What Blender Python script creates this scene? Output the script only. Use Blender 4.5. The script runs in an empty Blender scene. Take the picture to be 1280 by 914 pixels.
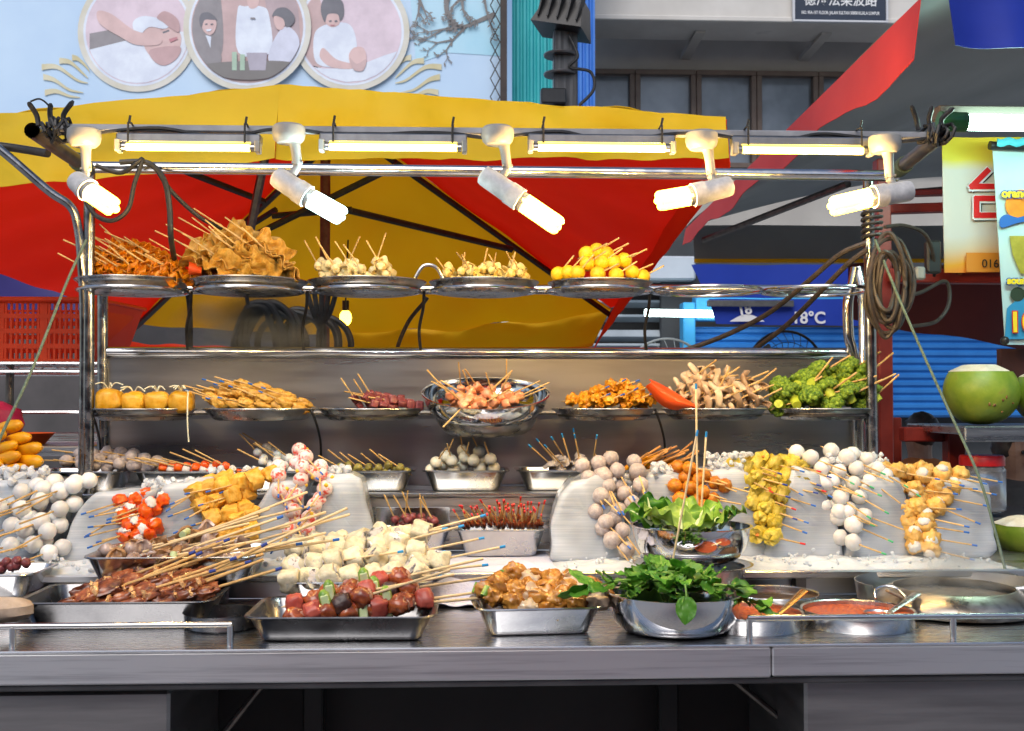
import bpy, math, random
from mathutils import Vector, Matrix, Euler, noise
R = math.radians
random.seed(11)
sc = bpy.context.scene
col = sc.collection
V = Vector
# ------------------------------------------------------------------ camera
F = 1422.0
CAM = V((0, 0, 1.413))
YAW, PITCH = R(2.5), math.atan(43 / 1422)
cd = bpy.data.cameras.new('camera')
cam = bpy.data.objects.new('camera', cd)
col.objects.link(cam)
cam.location = CAM
cam.rotation_euler = (R(90) + PITCH, 0, -YAW)
cd.sensor_width = 36
cd.lens = F * 36 / 1280
cd.clip_end = 2000
cd.clip_start = 0.05
cd.dof.use_dof = True
cd.dof.focus_distance = 2.95
cd.dof.aperture_fstop = 11
sc.camera = cam
RM = cam.rotation_euler.to_matrix()

def ray(px, py):
    return RM @ V(((px - 640) / F, (457 - py) / F, -1))
def P(px, py, Y):
    v = ray(px, py)
    return CAM + v * (Y / v.y)
def PZ(px, py, z):
    v = ray(px, py)
    return CAM + v * ((z - CAM.z) / v.z)
def ZY(py, Y):
    return P(640, py, Y).z
def XY(px, Y, py=500):
    return P(px, py, Y).x
def proj(p):
    q = RM.transposed() @ (V(p) - CAM)
    return (640 + F * q.x / -q.z, 457 - F * q.y / -q.z)

# ------------------------------------------------------------------ mesh builder
class MB:
    def __init__(s):
        s.v, s.f, s.sm = [], [], []
    def add(s, vs, fs, smooth=True):
        o = len(s.v)
        s.v += [V(x) for x in vs]
        s.f += [tuple(i + o for i in f) for f in fs]
        s.sm += [smooth] * len(fs)
        return s
    def merge(s, b, M=None):
        o = len(s.v)
        s.v += [(M @ x if M else x.copy()) for x in b.v]
        s.f += [tuple(i + o for i in f) for f in b.f]
        s.sm += b.sm
        return s
    def box(s, c, size, M=None, bev=0.0):
        hx, hy, hz = size[0] / 2, size[1] / 2, size[2] / 2
        b = min(bev, hx * .9, hy * .9, hz * .9)
        vs, fs = [], []
        if b <= 0:
            vs = [V((x * hx, y * hy, z * hz)) for x in (-1, 1) for y in (-1, 1) for z in (-1, 1)]
            fs = [(0, 1, 3, 2), (4, 6, 7, 5), (0, 4, 5, 1), (2, 3, 7, 6), (0, 2, 6, 4), (1, 5, 7, 3)]
        else:
            idx = {}
            for x in (-1, 1):
                for y in (-1, 1):
                    for z in (-1, 1):
                        for a in range(3):
                            p = [x * (hx - b), y * (hy - b), z * (hz - b)]
                            p[a] += (x, y, z)[a] * b
                            idx[(x, y, z, a)] = len(vs)
                            vs.append(V(p))
            q = [(-1, -1), (1, -1), (1, 1), (-1, 1)]
            def key(a, sg, u, w):
                t = [0, 0, 0]
                t[a] = sg; t[(a + 1) % 3] = u; t[(a + 2) % 3] = w
                return tuple(t)
            for a in range(3):
                for sg in (-1, 1):
                    f = [idx[key(a, sg, u, w) + (a,)] for u, w in q]
                    fs.append(tuple(f if sg > 0 else f[::-1]))
            for a in range(3):
                a1, a2 = (a + 1) % 3, (a + 2) % 3
                for u, w in q:
                    k0, k1 = key(a, -1, u, w), key(a, 1, u, w)
                    f = (idx[k0 + (a1,)], idx[k1 + (a1,)], idx[k1 + (a2,)], idx[k0 + (a2,)])
                    fs.append(f if u * w < 0 else f[::-1])
            for x in (-1, 1):
                for y in (-1, 1):
                    for z in (-1, 1):
                        f = (idx[(x, y, z, 0)], idx[(x, y, z, 1)], idx[(x, y, z, 2)])
                        fs.append(f if x * y * z > 0 else f[::-1])
        c = V(c)
        vs = [(M @ p if M else p) + c for p in vs]
        return s.add(vs, fs, False)
    def tube(s, pts, r, n=8, closed=False, caps=True, smooth=True):
        pts = [V(p) for p in pts]
        m = len(pts)
        rs = r if isinstance(r, (list, tuple)) else [r] * m
        ref = None
        vs, fs = [], []
        for i, p in enumerate(pts):
            a = pts[(i - 1) % m] if (closed or i) else p
            b = pts[(i + 1) % m] if (closed or i < m - 1) else p
            t = (b - a)
            t = t.normalized() if t.length > 1e-9 else V((0, 0, 1))
            if ref is None:
                ref = V((0, 0, 1)) if abs(t.z) < .9 else V((1, 0, 0))
            u = ref - t * ref.dot(t)
            if u.length < 1e-6:
                u = t.orthogonal()
            u.normalize()
            ref = u
            w = t.cross(u)
            for k in range(n):
                an = 2 * math.pi * k / n
                vs.append(p + (u * math.cos(an) + w * math.sin(an)) * rs[i])
        for i in range(m if closed else m - 1):
            j = (i + 1) % m
            for k in range(n):
                l = (k + 1) % n
                fs.append((i * n + k, i * n + l, j * n + l, j * n + k))
        s.add(vs, fs, smooth)
        if caps and not closed:
            o = len(s.v) - len(vs)
            s.f += [tuple(o + k for k in range(n))[::-1], tuple(o + (m - 1) * n + k for k in range(n))]
            s.sm += [False, False]
        return s
    def lathe(s, prof, n=40, c=(0, 0, 0), M=None, smooth=True):
        c = V(c)
        vs, fs = [], []
        for r, z in prof:
            for k in range(n):
                a = 2 * math.pi * k / n
                p = V((max(r, 1e-4) * math.cos(a), max(r, 1e-4) * math.sin(a), z))
                vs.append((M @ p if M else p) + c)
        for i in range(len(prof) - 1):
            for k in range(n):
                l = (k + 1) % n
                fs.append((i * n + k, i * n + l, (i + 1) * n + l, (i + 1) * n + k))
        return s.add(vs, fs, smooth)
    def blob(s, c, rad, amp=0., freq=40., seed=0, box=1.0, nu=16, nv=10, M=None):
        c = V(c)
        if not isinstance(rad, (tuple, list)):
            rad = (rad,) * 3
        vs, fs = [], []
        sd = V((seed * 7.13, seed * 3.7, seed * 1.9))
        def pt(d):
            q = V([math.copysign(abs(x) ** box, x) for x in d])
            k = 1 + amp * noise.noise(d * freq + sd) + amp * .5 * noise.noise(d * freq * 2.3 + sd)
            p = V((q.x * rad[0], q.y * rad[1], q.z * rad[2])) * k
            return (M @ p if M else p) + c
        vs.append(pt(V((0, 0, 1))))
        for i in range(1, nv):
            th = math.pi * i / nv
            for k in range(nu):
                a = 2 * math.pi * k / nu
                vs.append(pt(V((math.sin(th) * math.cos(a), math.sin(th) * math.sin(a), math.cos(th)))))
        vs.append(pt(V((0, 0, -1))))
        for k in range(nu):
            fs.append((0, 1 + k, 1 + (k + 1) % nu))
        for i in range(nv - 2):
            for k in range(nu):
                l = (k + 1) % nu
                a, b = 1 + i * nu, 1 + (i + 1) * nu
                fs.append((a + k, b + k, b + l, a + l))
        a = 1 + (nv - 2) * nu
        for k in range(nu):
            fs.append((a + k, len(vs) - 1, a + (k + 1) % nu))
        return s.add(vs, fs)
    def grid(s, fn, nu, nv, th=0.0, smooth=True):
        vs = [[V(fn(i / nu, j / nv)) for j in range(nv + 1)] for i in range(nu + 1)]
        fl = [x for r in vs for x in r]
        w = nv + 1
        fs = [(i * w + j, (i + 1) * w + j, (i + 1) * w + j + 1, i * w + j + 1) for i in range(nu) for j in range(nv)]
        if th:
            nr = []
            for i in range(nu + 1):
                for j in range(nv + 1):
                    a = vs[min(i + 1, nu)][j] - vs[max(i - 1, 0)][j]
                    b = vs[i][min(j + 1, nv)] - vs[i][max(j - 1, 0)]
                    c = a.cross(b)
                    nr.append(c.normalized() if c.length > 1e-12 else V((0, 0, 1)))
            N = len(fl)
            fl2 = [p - q * th for p, q in zip(fl, nr)]
            fs2 = [tuple(N + k for k in f[::-1]) for f in fs]
            rim = [i * w for i in range(nu)] + [nu * w + j for j in range(nv)] + [i * w + nv for i in range(nu, 0, -1)] + [j for j in range(nv, 0, -1)]
            for k in range(len(rim)):
                a, b = rim[k], rim[(k + 1) % len(rim)]
                fs2.append((a, N + a, N + b, b))
            fl += fl2
            fs += fs2
        return s.add(fl, fs, smooth)
    def prism(s, outline, d, smooth=False):
        """outline: list of points, extruded along vector d"""
        a = [V(p) for p in outline]
        n = len(a)
        d = V(d)
        vs = a + [p + d for p in a]
        fs = [tuple(range(n)), tuple(range(2 * n - 1, n - 1, -1))]
        fs += [(i, i + n, (i + 1) % n + n, (i + 1) % n) for i in range(n)]
        return s.add(vs, fs, smooth)
    def mesh(s, name, m, angle=38):
        me = bpy.data.meshes.new(name)
        me.from_pydata([tuple(p) for p in s.v], [], s.f)
        me.polygons.foreach_set('use_smooth', s.sm)
        if m:
            me.materials.append(m)
        me.update()
        if any(s.sm):
            me.set_sharp_from_angle(angle=R(angle))
        return me
    def build(s, name, m, parent=None, origin=None, fix=False, angle=38):
        if origin is not None:
            o3 = V(origin)
            s.v = [p - o3 for p in s.v]
        me = s.mesh(name, m, angle)
        if fix:
            import bmesh
            bm = bmesh.new(); bm.from_mesh(me)
            bmesh.ops.recalc_face_normals(bm, faces=bm.faces)
            bm.to_mesh(me); bm.free()
        o = bpy.data.objects.new(name, me)
        col.objects.link(o)
        if origin is not None:
            o.location = origin
        if parent:
            o.parent = parent
        return o

def tag(o, label=None, cat=None, group=None, kind=None):
    if label: o['label'] = label
    if cat: o['category'] = cat
    if group: o['group'] = group
    if kind: o['kind'] = kind
    return o
def empty(name, loc=(0, 0, 0), label=None, cat=None, group=None):
    o = bpy.data.objects.new(name, None)
    o.empty_display_size = .05
    col.objects.link(o)
    o.location = loc
    return tag(o, label, cat, group)
def kids(o):
    return [c for c in o.children]
def copy_tree(o, parent=None):
    c = o.copy()
    col.objects.link(c)
    if parent:
        c.parent = parent
        c.matrix_parent_inverse = o.matrix_parent_inverse.copy()
    for ch in kids(o):
        copy_tree(ch, c)
    return c
def text(name, body, size, loc, m, parent=None, rot=(90, 0, 0), align='CENTER', ext=.0008, bold=0.0, sx=1.0):
    cu = bpy.data.curves.new(name, 'FONT')
    cu.body = body
    cu.size = size
    cu.align_x = align
    cu.align_y = 'CENTER'
    cu.extrude = ext
    cu.offset = bold
    cu.materials.append(m)
    to = bpy.data.objects.new(name, cu)
    col.objects.link(to)
    dg = bpy.context.evaluated_depsgraph_get(); dg.update()
    me = bpy.data.meshes.new_from_object(to.evaluated_get(dg))
    me.name = name
    bpy.data.objects.remove(to)
    if not me.materials: me.materials.append(m)
    o = bpy.data.objects.new(name, me)
    col.objects.link(o)
    o.location = loc
    o.rotation_euler = [R(a) for a in rot]
    o.scale = (sx, 1, 1)
    if parent: o.parent = parent
    return o
def spline(pts, n=8, closed=False):
    pts = [V(p) for p in pts]
    m = len(pts)
    out = []
    rng = range(m) if closed else range(m - 1)
    for i in rng:
        if closed:
            p0, p1, p2, p3 = pts[(i - 1) % m], pts[i], pts[(i + 1) % m], pts[(i + 2) % m]
        else:
            p0, p1, p2, p3 = pts[max(i - 1, 0)], pts[i], pts[i + 1], pts[min(i + 2, m - 1)]
        for k in range(n):
            t = k / n
            out.append(.5 * ((2 * p1) + (p2 - p0) * t + (2 * p0 - 5 * p1 + 4 * p2 - p3) * t * t + (3 * p1 - p0 - 3 * p2 + p3) * t ** 3))
    if not closed:
        out.append(pts[-1])
    return out

# ------------------------------------------------------------------ materials
MATS = {}
def mat(name, c1, c2=None, rough=.5, metal=0., scale=30., bump=0., bscale=None, sss=0., trans=0., coat=0., emit=None,
        es=0., stretch=None, vary=0., rvar=0., transl=0., lo=.35, hi=.65, ior=1.45, c3=None, spec=.5, sss_r=(.01, .006, .004), detail=4, bdist=.004):
    if name in MATS:
        return MATS[name]
    m = bpy.data.materials.new(name)
    m.use_nodes = True
    nt = m.node_tree
    N, L = nt.nodes, nt.links
    b = N['Principled BSDF']
    b.inputs['Roughness'].default_value = rough
    b.inputs['Metallic'].default_value = metal
    b.inputs['IOR'].default_value = ior
    b.inputs['Specular IOR Level'].default_value = spec
    b.inputs['Base Color'].default_value = (*c1, 1)
    if sss:
        b.inputs['Subsurface Weight'].default_value = sss
        b.inputs['Subsurface Radius'].default_value = sss_r
        b.inputs['Subsurface Scale'].default_value = 1.0
    if trans: b.inputs['Transmission Weight'].default_value = trans
    if coat:
        b.inputs['Coat Weight'].default_value = coat
        b.inputs['Coat Roughness'].default_value = .15
    if emit:
        b.inputs['Emission Color'].default_value = (*emit, 1)
        b.inputs['Emission Strength'].default_value = es
    if c2 or bump or rvar:
        tc = N.new('ShaderNodeTexCoord')
        mp = N.new('ShaderNodeMapping')
        L.new(tc.outputs['Object'], mp.inputs['Vector'])
        if stretch: mp.inputs['Scale'].default_value = stretch
        if vary:
            oi = N.new('ShaderNodeObjectInfo')
            ml = N.new('ShaderNodeMath'); ml.operation = 'MULTIPLY'; ml.inputs[1].default_value = 5.0
            cx = N.new('ShaderNodeCombineXYZ')
            L.new(oi.outputs['Random'], ml.inputs[0])
            for k in range(3): L.new(ml.outputs[0], cx.inputs[k])
            L.new(cx.outputs[0], mp.inputs['Location'])
        nz = N.new('ShaderNodeTexNoise')
        nz.inputs['Scale'].default_value = scale
        nz.inputs['Detail'].default_value = detail
        nz.inputs['Roughness'].default_value = .6
        L.new(mp.outputs[0], nz.inputs['Vector'])
        if c2:
            cr = N.new('ShaderNodeValToRGB')
            e = cr.color_ramp.elements
            e[0].position, e[1].position = lo, hi
            e[0].color, e[1].color = (*c1, 1), (*c2, 1)
            if c3:
                x = e.new(min(hi + .12, 1)); x.color = (*c3, 1)
            L.new(nz.outputs['Fac'], cr.inputs[0])
            out = cr.outputs[0]
            if vary:
                hs = N.new('ShaderNodeHueSaturation')
                mr = N.new('ShaderNodeMapRange')
                mr.inputs[3].default_value = 1 - vary; mr.inputs[4].default_value = 1 + vary
                L.new(oi.outputs['Random'], mr.inputs[0])
                L.new(mr.outputs[0], hs.inputs['Value'])
                L.new(out, hs.inputs['Color'])
                out = hs.outputs[0]
            L.new(out, b.inputs['Base Color'])
        if rvar:
            mr = N.new('ShaderNodeMapRange')
            mr.inputs[1].default_value = .3; mr.inputs[2].default_value = .7
            mr.inputs[3].default_value = max(rough - rvar, .02); mr.inputs[4].default_value = rough + rvar
            L.new(nz.outputs['Fac'], mr.inputs[0])
            L.new(mr.outputs[0], b.inputs['Roughness'])
        if bump:
            n2 = N.new('ShaderNodeTexNoise')
            n2.inputs['Scale'].default_value = bscale or scale * 2
            n2.inputs['Detail'].default_value = 5
            L.new(mp.outputs[0], n2.inputs['Vector'])
            bp = N.new('ShaderNodeBump')
            bp.inputs['Strength'].default_value = bump
            bp.inputs['Distance'].default_value = bdist
            L.new(n2.outputs['Fac'], bp.inputs['Height'])
            L.new(bp.outputs[0], b.inputs['Normal'])
    if transl:
        t = N.new('ShaderNodeBsdfTranslucent')
        mx = N.new('ShaderNodeMixShader')
        mx.inputs[0].default_value = transl
        src = b.inputs['Base Color']
        if src.links: L.new(src.links[0].from_socket, t.inputs[0])
        else: t.inputs[0].default_value = (*c1, 1)
        L.new(b.outputs[0], mx.inputs[1]); L.new(t.outputs[0], mx.inputs[2])
        L.new(mx.outputs[0], N['Material Output'].inputs[0])
    MATS[name] = m
    return m
# metals
STEEL = mat('brushed_steel', (.50, .50, .50), (.60, .60, .61), .30, 1, scale=3, stretch=(1, 6, 30), rvar=.08, bump=.04, bscale=60)
PANEL = mat('dull_steel_sheet', (.38, .38, .385), (.47, .47, .475), .30, 1, scale=3, stretch=(.5, 1, 6), rvar=.05, bump=.02, bscale=5)
TOPST = mat('worktop_steel', (.58, .59, .61), (.72, .73, .75), .27, 1, scale=9, stretch=(.25, 9, 1), rvar=.04, bump=.03, bscale=9)
PAN = mat('pan_steel', (.48, .48, .48), (.60, .60, .60), .22, 1, scale=9, rvar=.08, bump=.05, bscale=25)
DISH = mat('dull_plate_steel', (.30, .30, .30), (.52, .51, .50), .30, 1, scale=22, rvar=.10, bump=.12, bscale=30)
MIRR = mat('polished_bowl_steel', (.62, .62, .63), (.68, .68, .68), .09, 1, scale=8, rvar=.03)
CHROME = mat('chrome_tube', (.58, .58, .58), (.66, .65, .63), .18, 1, scale=30, rvar=.09)
POLEM = mat('dull_pole_steel', (.26, .26, .265), (.42, .42, .42), .24, 1, scale=30, rvar=.09)
DKPIPE = mat('dark_tarnished_pipe', (.10, .09, .085), (.20, .18, .16), .38, 1, scale=25, rvar=.1)
IRON = mat('black_painted_iron', (.012, .012, .013), (.03, .028, .027), .45, .0, scale=30)
RUST = mat('rusty_red_pole', (.10, .03, .02), (.16, .06, .04), .6, scale=40)
CABLE = mat('black_cable_rubber', (.014, .014, .015), (.03, .03, .03), .5, scale=50)
BROWNC = mat('brown_cable_rubber', (.028, .022, .018), (.055, .042, .034), .5, scale=50)
REDST = mat('maroon_painted_steel', (.20, .018, .012), (.28, .03, .02), .4, scale=12)
DARK = mat('dark_painted_board', (.012, .011, .012), (.022, .02, .02), .6, scale=3)
WHITEPL = mat('aged_white_plastic', (.23, .225, .21), (.32, .31, .29), .4, scale=14)
GREYPL = mat('stained_grey_socket', (.38, .38, .38), (.62, .61, .60), .5, scale=28, bump=.1)
ALU = mat('satin_aluminium', (.30, .30, .30), (.40, .40, .40), .35, 1, scale=20)
BARGREY = mat('weathered_grey_bar', (.26, .26, .27), (.40, .40, .41), .5, .4, scale=10)
WARM_TUBE = mat('lit_warm_tube', (.9, .9, .8), emit=(1., .68, .045), es=9.)
WARM_BULB = mat('lit_warm_bulb', (.9, .9, .8), emit=(1., .66, .035), es=11.)
COOL_BULB = mat('lit_cool_bulb', (.9, .95, .95), emit=(.55, .97, 1.), es=4.)
COOL_TUBE = mat('lit_cool_tube', (.9, .95, .95), emit=(.62, 1., .84), es=34.)
SHOP_TUBE = mat('lit_shop_tube', (.9, .95, .95), emit=(.75, 1., .97), es=5.)
STICK = mat('bamboo_stick', (.50, .30, .10), (.66, .44, .18), .55, scale=60, vary=.22)
STICKP = mat('pale_bamboo_stick', (.62, .45, .23), (.74, .58, .34), .55, scale=60, vary=.15)
BLUE_T = mat('blue_paint_tip', (.02, .13, .50)); GREEN_T = mat('green_paint_tip', (.05, .40, .16)); RED_T = mat('red_paint_tip', (.62, .02, .02))
AZURE_T = mat('azure_paint_tip', (.02, .28, .62)); NAVY_T = mat('navy_paint_tip', (.02, .05, .28))
# ------------------------------------------------------------------ world and light
w = bpy.data.worlds.new('World'); sc.world = w; w.use_nodes = True
nt = w.node_tree
sky = nt.nodes.new('ShaderNodeTexSky'); sky.sky_type = 'NISHITA'; sky.sun_disc = False
SUN_E, SUN_A = R(46), R(198)
sky.sun_elevation = SUN_E; sky.sun_rotation = SUN_A
sky.air_density = 1.0; sky.dust_density = 1.8; sky.ozone_density = 1.0
nt.links.new(sky.outputs[0], nt.nodes['Background'].inputs[0])
nt.nodes['Background'].inputs[1].default_value = .085
sd = bpy.data.lights.new('sun', 'SUN'); sd.energy = 1.1; sd.angle = R(40); sd.color = (1, .95, .90)
so = bpy.data.objects.new('sun', sd); col.objects.link(so)
dirv = V((math.sin(SUN_A) * math.cos(SUN_E), math.cos(SUN_A) * math.cos(SUN_E), math.sin(SUN_E)))
so.rotation_euler = dirv.to_track_quat('Z', 'Y').to_euler()
sc.view_settings.view_transform = 'Standard'; sc.view_settings.look = 'None'
sc.view_settings.exposure = .72; sc.view_settings.gamma = 1
sc.cycles.use_denoising = True
sc.cycles.max_bounces = 7; sc.cycles.transmission_bounces = 5; sc.cycles.transparent_max_bounces = 6
sc.cycles.sample_clamp_indirect = 4.0
sc.cycles.caustics_reflective = False; sc.cycles.caustics_refractive = False

# ------------------------------------------------------------------ ground and distant setting
ASPH = mat('worn_concrete_road', (.31, .32, .335), (.40, .41, .425), .85, scale=8, bump=.3, bscale=60)
g = MB(); g.grid(lambda u, v: (-300 + 600 * u, -300 + 600 * v, 0), 2, 2)
tag(g.build('ground', ASPH), kind='structure')
pv = MB(); pv.box((0, 15.2, .06), (60, 8.0, .12), bev=.01)
tag(pv.build('pavement', mat('concrete_paving', (.22, .22, .21), (.3, .3, .29), .8, scale=3, bump=.2)), kind='structure')

# ---------------- building on the right, with window band
CONC = mat('grey_render', (.54, .52, .49), (.66, .64, .61), .85, scale=1.1, bump=.1, bscale=25, c3=(.40, .40, .39))
DCONC = mat('stained_render', (.48, .46, .43), (.58, .56, .52), .9, scale=1.2, bump=.1)  # mottled render, slightly darker than the overhang
WFRAME = mat('brown_window_frame', (.15, .105, .085), (.19, .14, .115), .5, scale=5)
WGLASS = mat('reflective_window_glass', (.10, .12, .145), (.30, .34, .40), .10, 0., scale=.9, spec=.8, rvar=.02)  # mottled grey imitates cloudy sky reflections in the glass colour
Yb = 14.0
bld = empty('concrete_building', P(940, 500, Yb), 'grey concrete building with an overhanging upper floor and brown framed windows', 'building')
bld.location.z = 0
O = bld.location.copy()
def bpart(mb, name, m, par=bld):
    mb.v = [p - O for p in mb.v]
    return mb.build(name, m, par)
xL, xR = XY(722, Yb), XY(1700, Yb)
z_sof, z_wt, z_wb = ZY(60, Yb), ZY(80, Yb), ZY(205, Yb)
mb = MB(); mb.box(((xL + xR) / 2, Yb + .5, z_wt + 1.2), (xR - xL, .5, 2.4 - .01), bev=.02)
bpart(mb, 'wall', DCONC)
mb = MB(); mb.box(((xL + xR) / 2, Yb + .5, (z_wb + 1.9) / 2 + .9), (xR - xL, .5, z_wb - 2.8), bev=.02)
bpart(mb, 'lower_wall', DCONC)
zb = ZY(24, 13.0)
mb = MB(); mb.box(((xL + xR) / 2, 13.35, zb + 1.5), (xR - xL + .6, .7, 3.0), bev=.03)
mb.box(((xL + xR) / 2, 12.99, zb + .03), (xR - xL + .6, .06, .06), bev=.01)
bpart(mb, 'overhang', CONC)
for bx in (880, 1040):
    a = P(bx, 24, 13.1); mb = MB()
    mb.prism([(a.x - .06, 13.3, zb - .002), (a.x - .06, Yb + .26, zb - .002), (a.x - .06, Yb + .26, zb - .07), (a.x - .06, 13.3, zb - .03)], (.12, 0, 0))
    bpart(mb, 'bracket', DCONC)
edges = [700, 795, 872, 948, 1026, 1102, 1180, 1258]
for i in range(len(edges) - 1):
    x0, x1 = XY(edges[i], Yb + .15), XY(edges[i + 1], Yb + .15)
    mb = MB(); t = .065; zt = z_wt - .004; zz = z_wb + .004
    mb.box(((x0 + x1) / 2, Yb + .2, zt - t / 2), (x1 - x0 - .006, .14, t), bev=.006)
    mb.box(((x0 + x1) / 2, Yb + .2, zz + t / 2), (x1 - x0 - .006, .14, t), bev=.006)
    for sx in (x0 + t / 2 + .003, x1 - t / 2 - .003):
        mb.box((sx, Yb + .2, (zt + zz) / 2), (t, .14, zt - zz - 2 * t - .004), bev=.006)
    wf = bpart(mb, 'window', WFRAME)
    mb = MB(); mb.box(((x0 + x1) / 2, Yb + .235, (zt + zz) / 2), (x1 - x0 - 2 * t - .01, .012, zt - zz - 2 * t - .01))
    mb.v = [p - O for p in mb.v]
    mb.build('pane', WGLASS, wf)
# plate with the address on the overhang
sg = P(1050, 8, 12.93)
pw = XY(1108, 12.93) - XY(993, 12.93)
ph = .62
pz = ZY(20, 12.93) + ph / 2
plate = empty('address_board', (sg.x, 12.93, pz), 'dark blue address board with white Chinese characters fixed to the concrete overhang', 'sign')
NAVY = mat('navy_sign_paint', (.025, .035, .06), (.03, .042, .07), .4, scale=3)
SIGNW = mat('white_sign_paint', (.75, .76, .78), rough=.5)
mb = MB(); mb.box((0, 0, 0), (pw, .03, ph), bev=.004); mb.build('board', NAVY, plate)
mb = MB()
for zz in (-1, 1): mb.box((0, -.004, zz * (ph / 2 + .012)), (pw + .05, .05, .024), bev=.004)
for xx in (-1, 1): mb.box((xx * (pw / 2 + .012), -.004, 0), (.024, .05, ph - .002), bev=.004)
mb.build('frame', mat('sign_frame_white', (.6, .62, .66), rough=.4), plate)
text('address_lettering', 'NO. 95A-1ST FLOOR: JALAN SULTAN 50000 KUALA LUMPUR', .052, (0, -.018, -ph / 2 + .085), SIGNW, plate, ext=.001, bold=.001, sx=.66)
text('chinese_lettering', '\u5fb7\u6d77\u6cd5\u6881\u6ce2\u8def', .17, (0, -.018, -ph / 2 + .235), SIGNW, plate, ext=.001, bold=.002, sx=.85)

# ---------------- shop row across the street, mirrored in the steel
row = empty('shop_row', (0, -8.5, 0), 'dim row of shophouses across the street, mirrored in the steel counter', 'building')
SHOPW = mat('dim_shop_render', (.26, .26, .265), (.36, .36, .36), .9, scale=.8)
mb = MB(); mb.box((0, -3, 2.5), (44, 5, 5.0), bev=.05); mb.build('wall', SHOPW, row)
for k in range(9):
    x = -16 + 4 * k
    mb = MB(); mb.box((x, -.46, 1.3), (3.0, .06, 2.5)); mb.build('shop_opening', DARK, row)
    mb = MB(); mb.prism([(x - 1.7, -.49, 2.9), (x - 1.7, .9, 2.5), (x - 1.7, .9, 2.44), (x - 1.7, -.49, 2.84)], (3.4, 0, 0)); mb.build('awning', mat('awning_' + 'abc'[k % 3], [(.25, .02, .015), (.03, .06, .2), (.2, .2, .2)][k % 3], rough=.7), row)
    mb = MB(); mb.box((x, -.47, 4.0), (1.6, .06, 1.1)); mb.build('window', WGLASS, row)
# ---------------- building and hoarding on the left
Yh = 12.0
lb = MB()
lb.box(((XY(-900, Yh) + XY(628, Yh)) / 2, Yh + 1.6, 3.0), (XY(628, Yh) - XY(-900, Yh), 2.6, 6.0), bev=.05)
tag(lb.build('rendered_building', mat('shadowed_brown_render', (.07, .065, .065), (.11, .10, .10), .9, scale=1.5)),  # plain dark brown render, faintly mottled
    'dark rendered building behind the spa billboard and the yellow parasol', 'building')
bb = empty('spa_billboard', P(300, 60, Yh), 'pale blue spa billboard with three round treatment pictures above the yellow parasol', 'billboard')
OB = bb.location.copy()
def bpt(px, py, d=0.): return P(px, py, Yh - d)
def art(name, outline, m, d, par=bb, th=.004, curve=0):
    pts = [bpt(x, y, d) for x, y in outline]
    if curve: pts = spline(pts, curve, True)
    mb = MB(); mb.prism([p - OB for p in pts], (0, th * .9 if th > .02 else .0008, 0))
    return mb.build(name, m, par, fix=True)
VINYL = mat('pale_blue_vinyl', (.50, .68, .90), (.56, .74, .94), .55, scale=1.0)
VINYL2 = mat('printed_turquoise_vinyl', (.32, .66, .84), (.50, .76, .92), .55, scale=.8)
RINGM = mat('printed_gold_ring', (.64, .62, .52), (.76, .76, .72), .5, scale=2.5)
GOLDP = mat('printed_gold_ornament', (.58, .52, .30), (.72, .69, .52), .5, scale=2)
BROWNP = mat('printed_grey_brown', (.20, .19, .19), (.24, .23, .23), .5, scale=2)
def flat(n, c):
    c = tuple(1.05 * (.82 * a + .18 * b) for a, b in zip(c, (.58, .64, .80)))
    return mat("printed_" + n, c, tuple(min(1, x * 1.16 + .01) for x in c), .55, scale=5)
PINKP, WHITEP, SKINP, SKIN2, DKP, GREYP, TANP, LILAC = (flat('pink_wash', (.66, .52, .58)), flat('white', (.68, .74, .86)), flat('skin', (.62, .40, .36)),
    flat('shaded_skin', (.48, .27, .25)), flat('dark_hair', (.07, .06, .06)), flat('grey_suit', (.20, .17, .16)), flat('tan_wall', (.50, .32, .29)), flat('lilac_white', (.58, .60, .72)))
GREENP = flat('green_box', (.34, .50, .34))
art('panel', [(-260, -330), (628, -330), (628, 300), (-260, 300)], VINYL, .05, th=.05)
art('printed_tree_background', [(486, -330), (627, -330), (627, 70), (560, 66), (520, 80)], VINYL2, .055)
def circ(cx, cy, r, n=48, a0=0, a1=360): return [(cx + r * math.cos(R(a0 + (a1 - a0) * k / n)), cy + r * math.sin(R(a0 + (a1 - a0) * k / n))) for k in range(n)]
def clip(outl, cx, cy, r):
    out = []
    for x, y in outl:
        d = math.hypot(x - cx, y - cy)
        out.append((x, y) if d <= r else (cx + (x - cx) * r / d, cy + (y - cy) * r / d))
    return out
def dens(o, n=6):
    return [(o[i][0] + (o[(i + 1) % len(o)][0] - o[i][0]) * k / n, o[i][1] + (o[(i + 1) % len(o)][1] - o[i][1]) * k / n) for i in range(len(o)) for k in range(n)]
def pic(cx, cy, r, base, shapes, lay):
    ring = art('picture_ring', circ(cx, cy, r + 10), RINGM, .064 + lay)
    art('ring_edge', circ(cx, cy, r + 3), WHITEP, .0655 + lay, ring)
    pc = art('round_picture', circ(cx, cy, r), base, .067 + lay, bb)
    for k, (nm, pts, m) in enumerate(shapes):
        sm = [(p.x, p.y) for p in spline([(x, y, 0) for x, y in pts], 5, True)] if len(pts) > 4 else dens(pts)
        art(nm, clip(sm, cx, cy, r - 1), m, .0685 + lay + .001 * k, pc)
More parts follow.
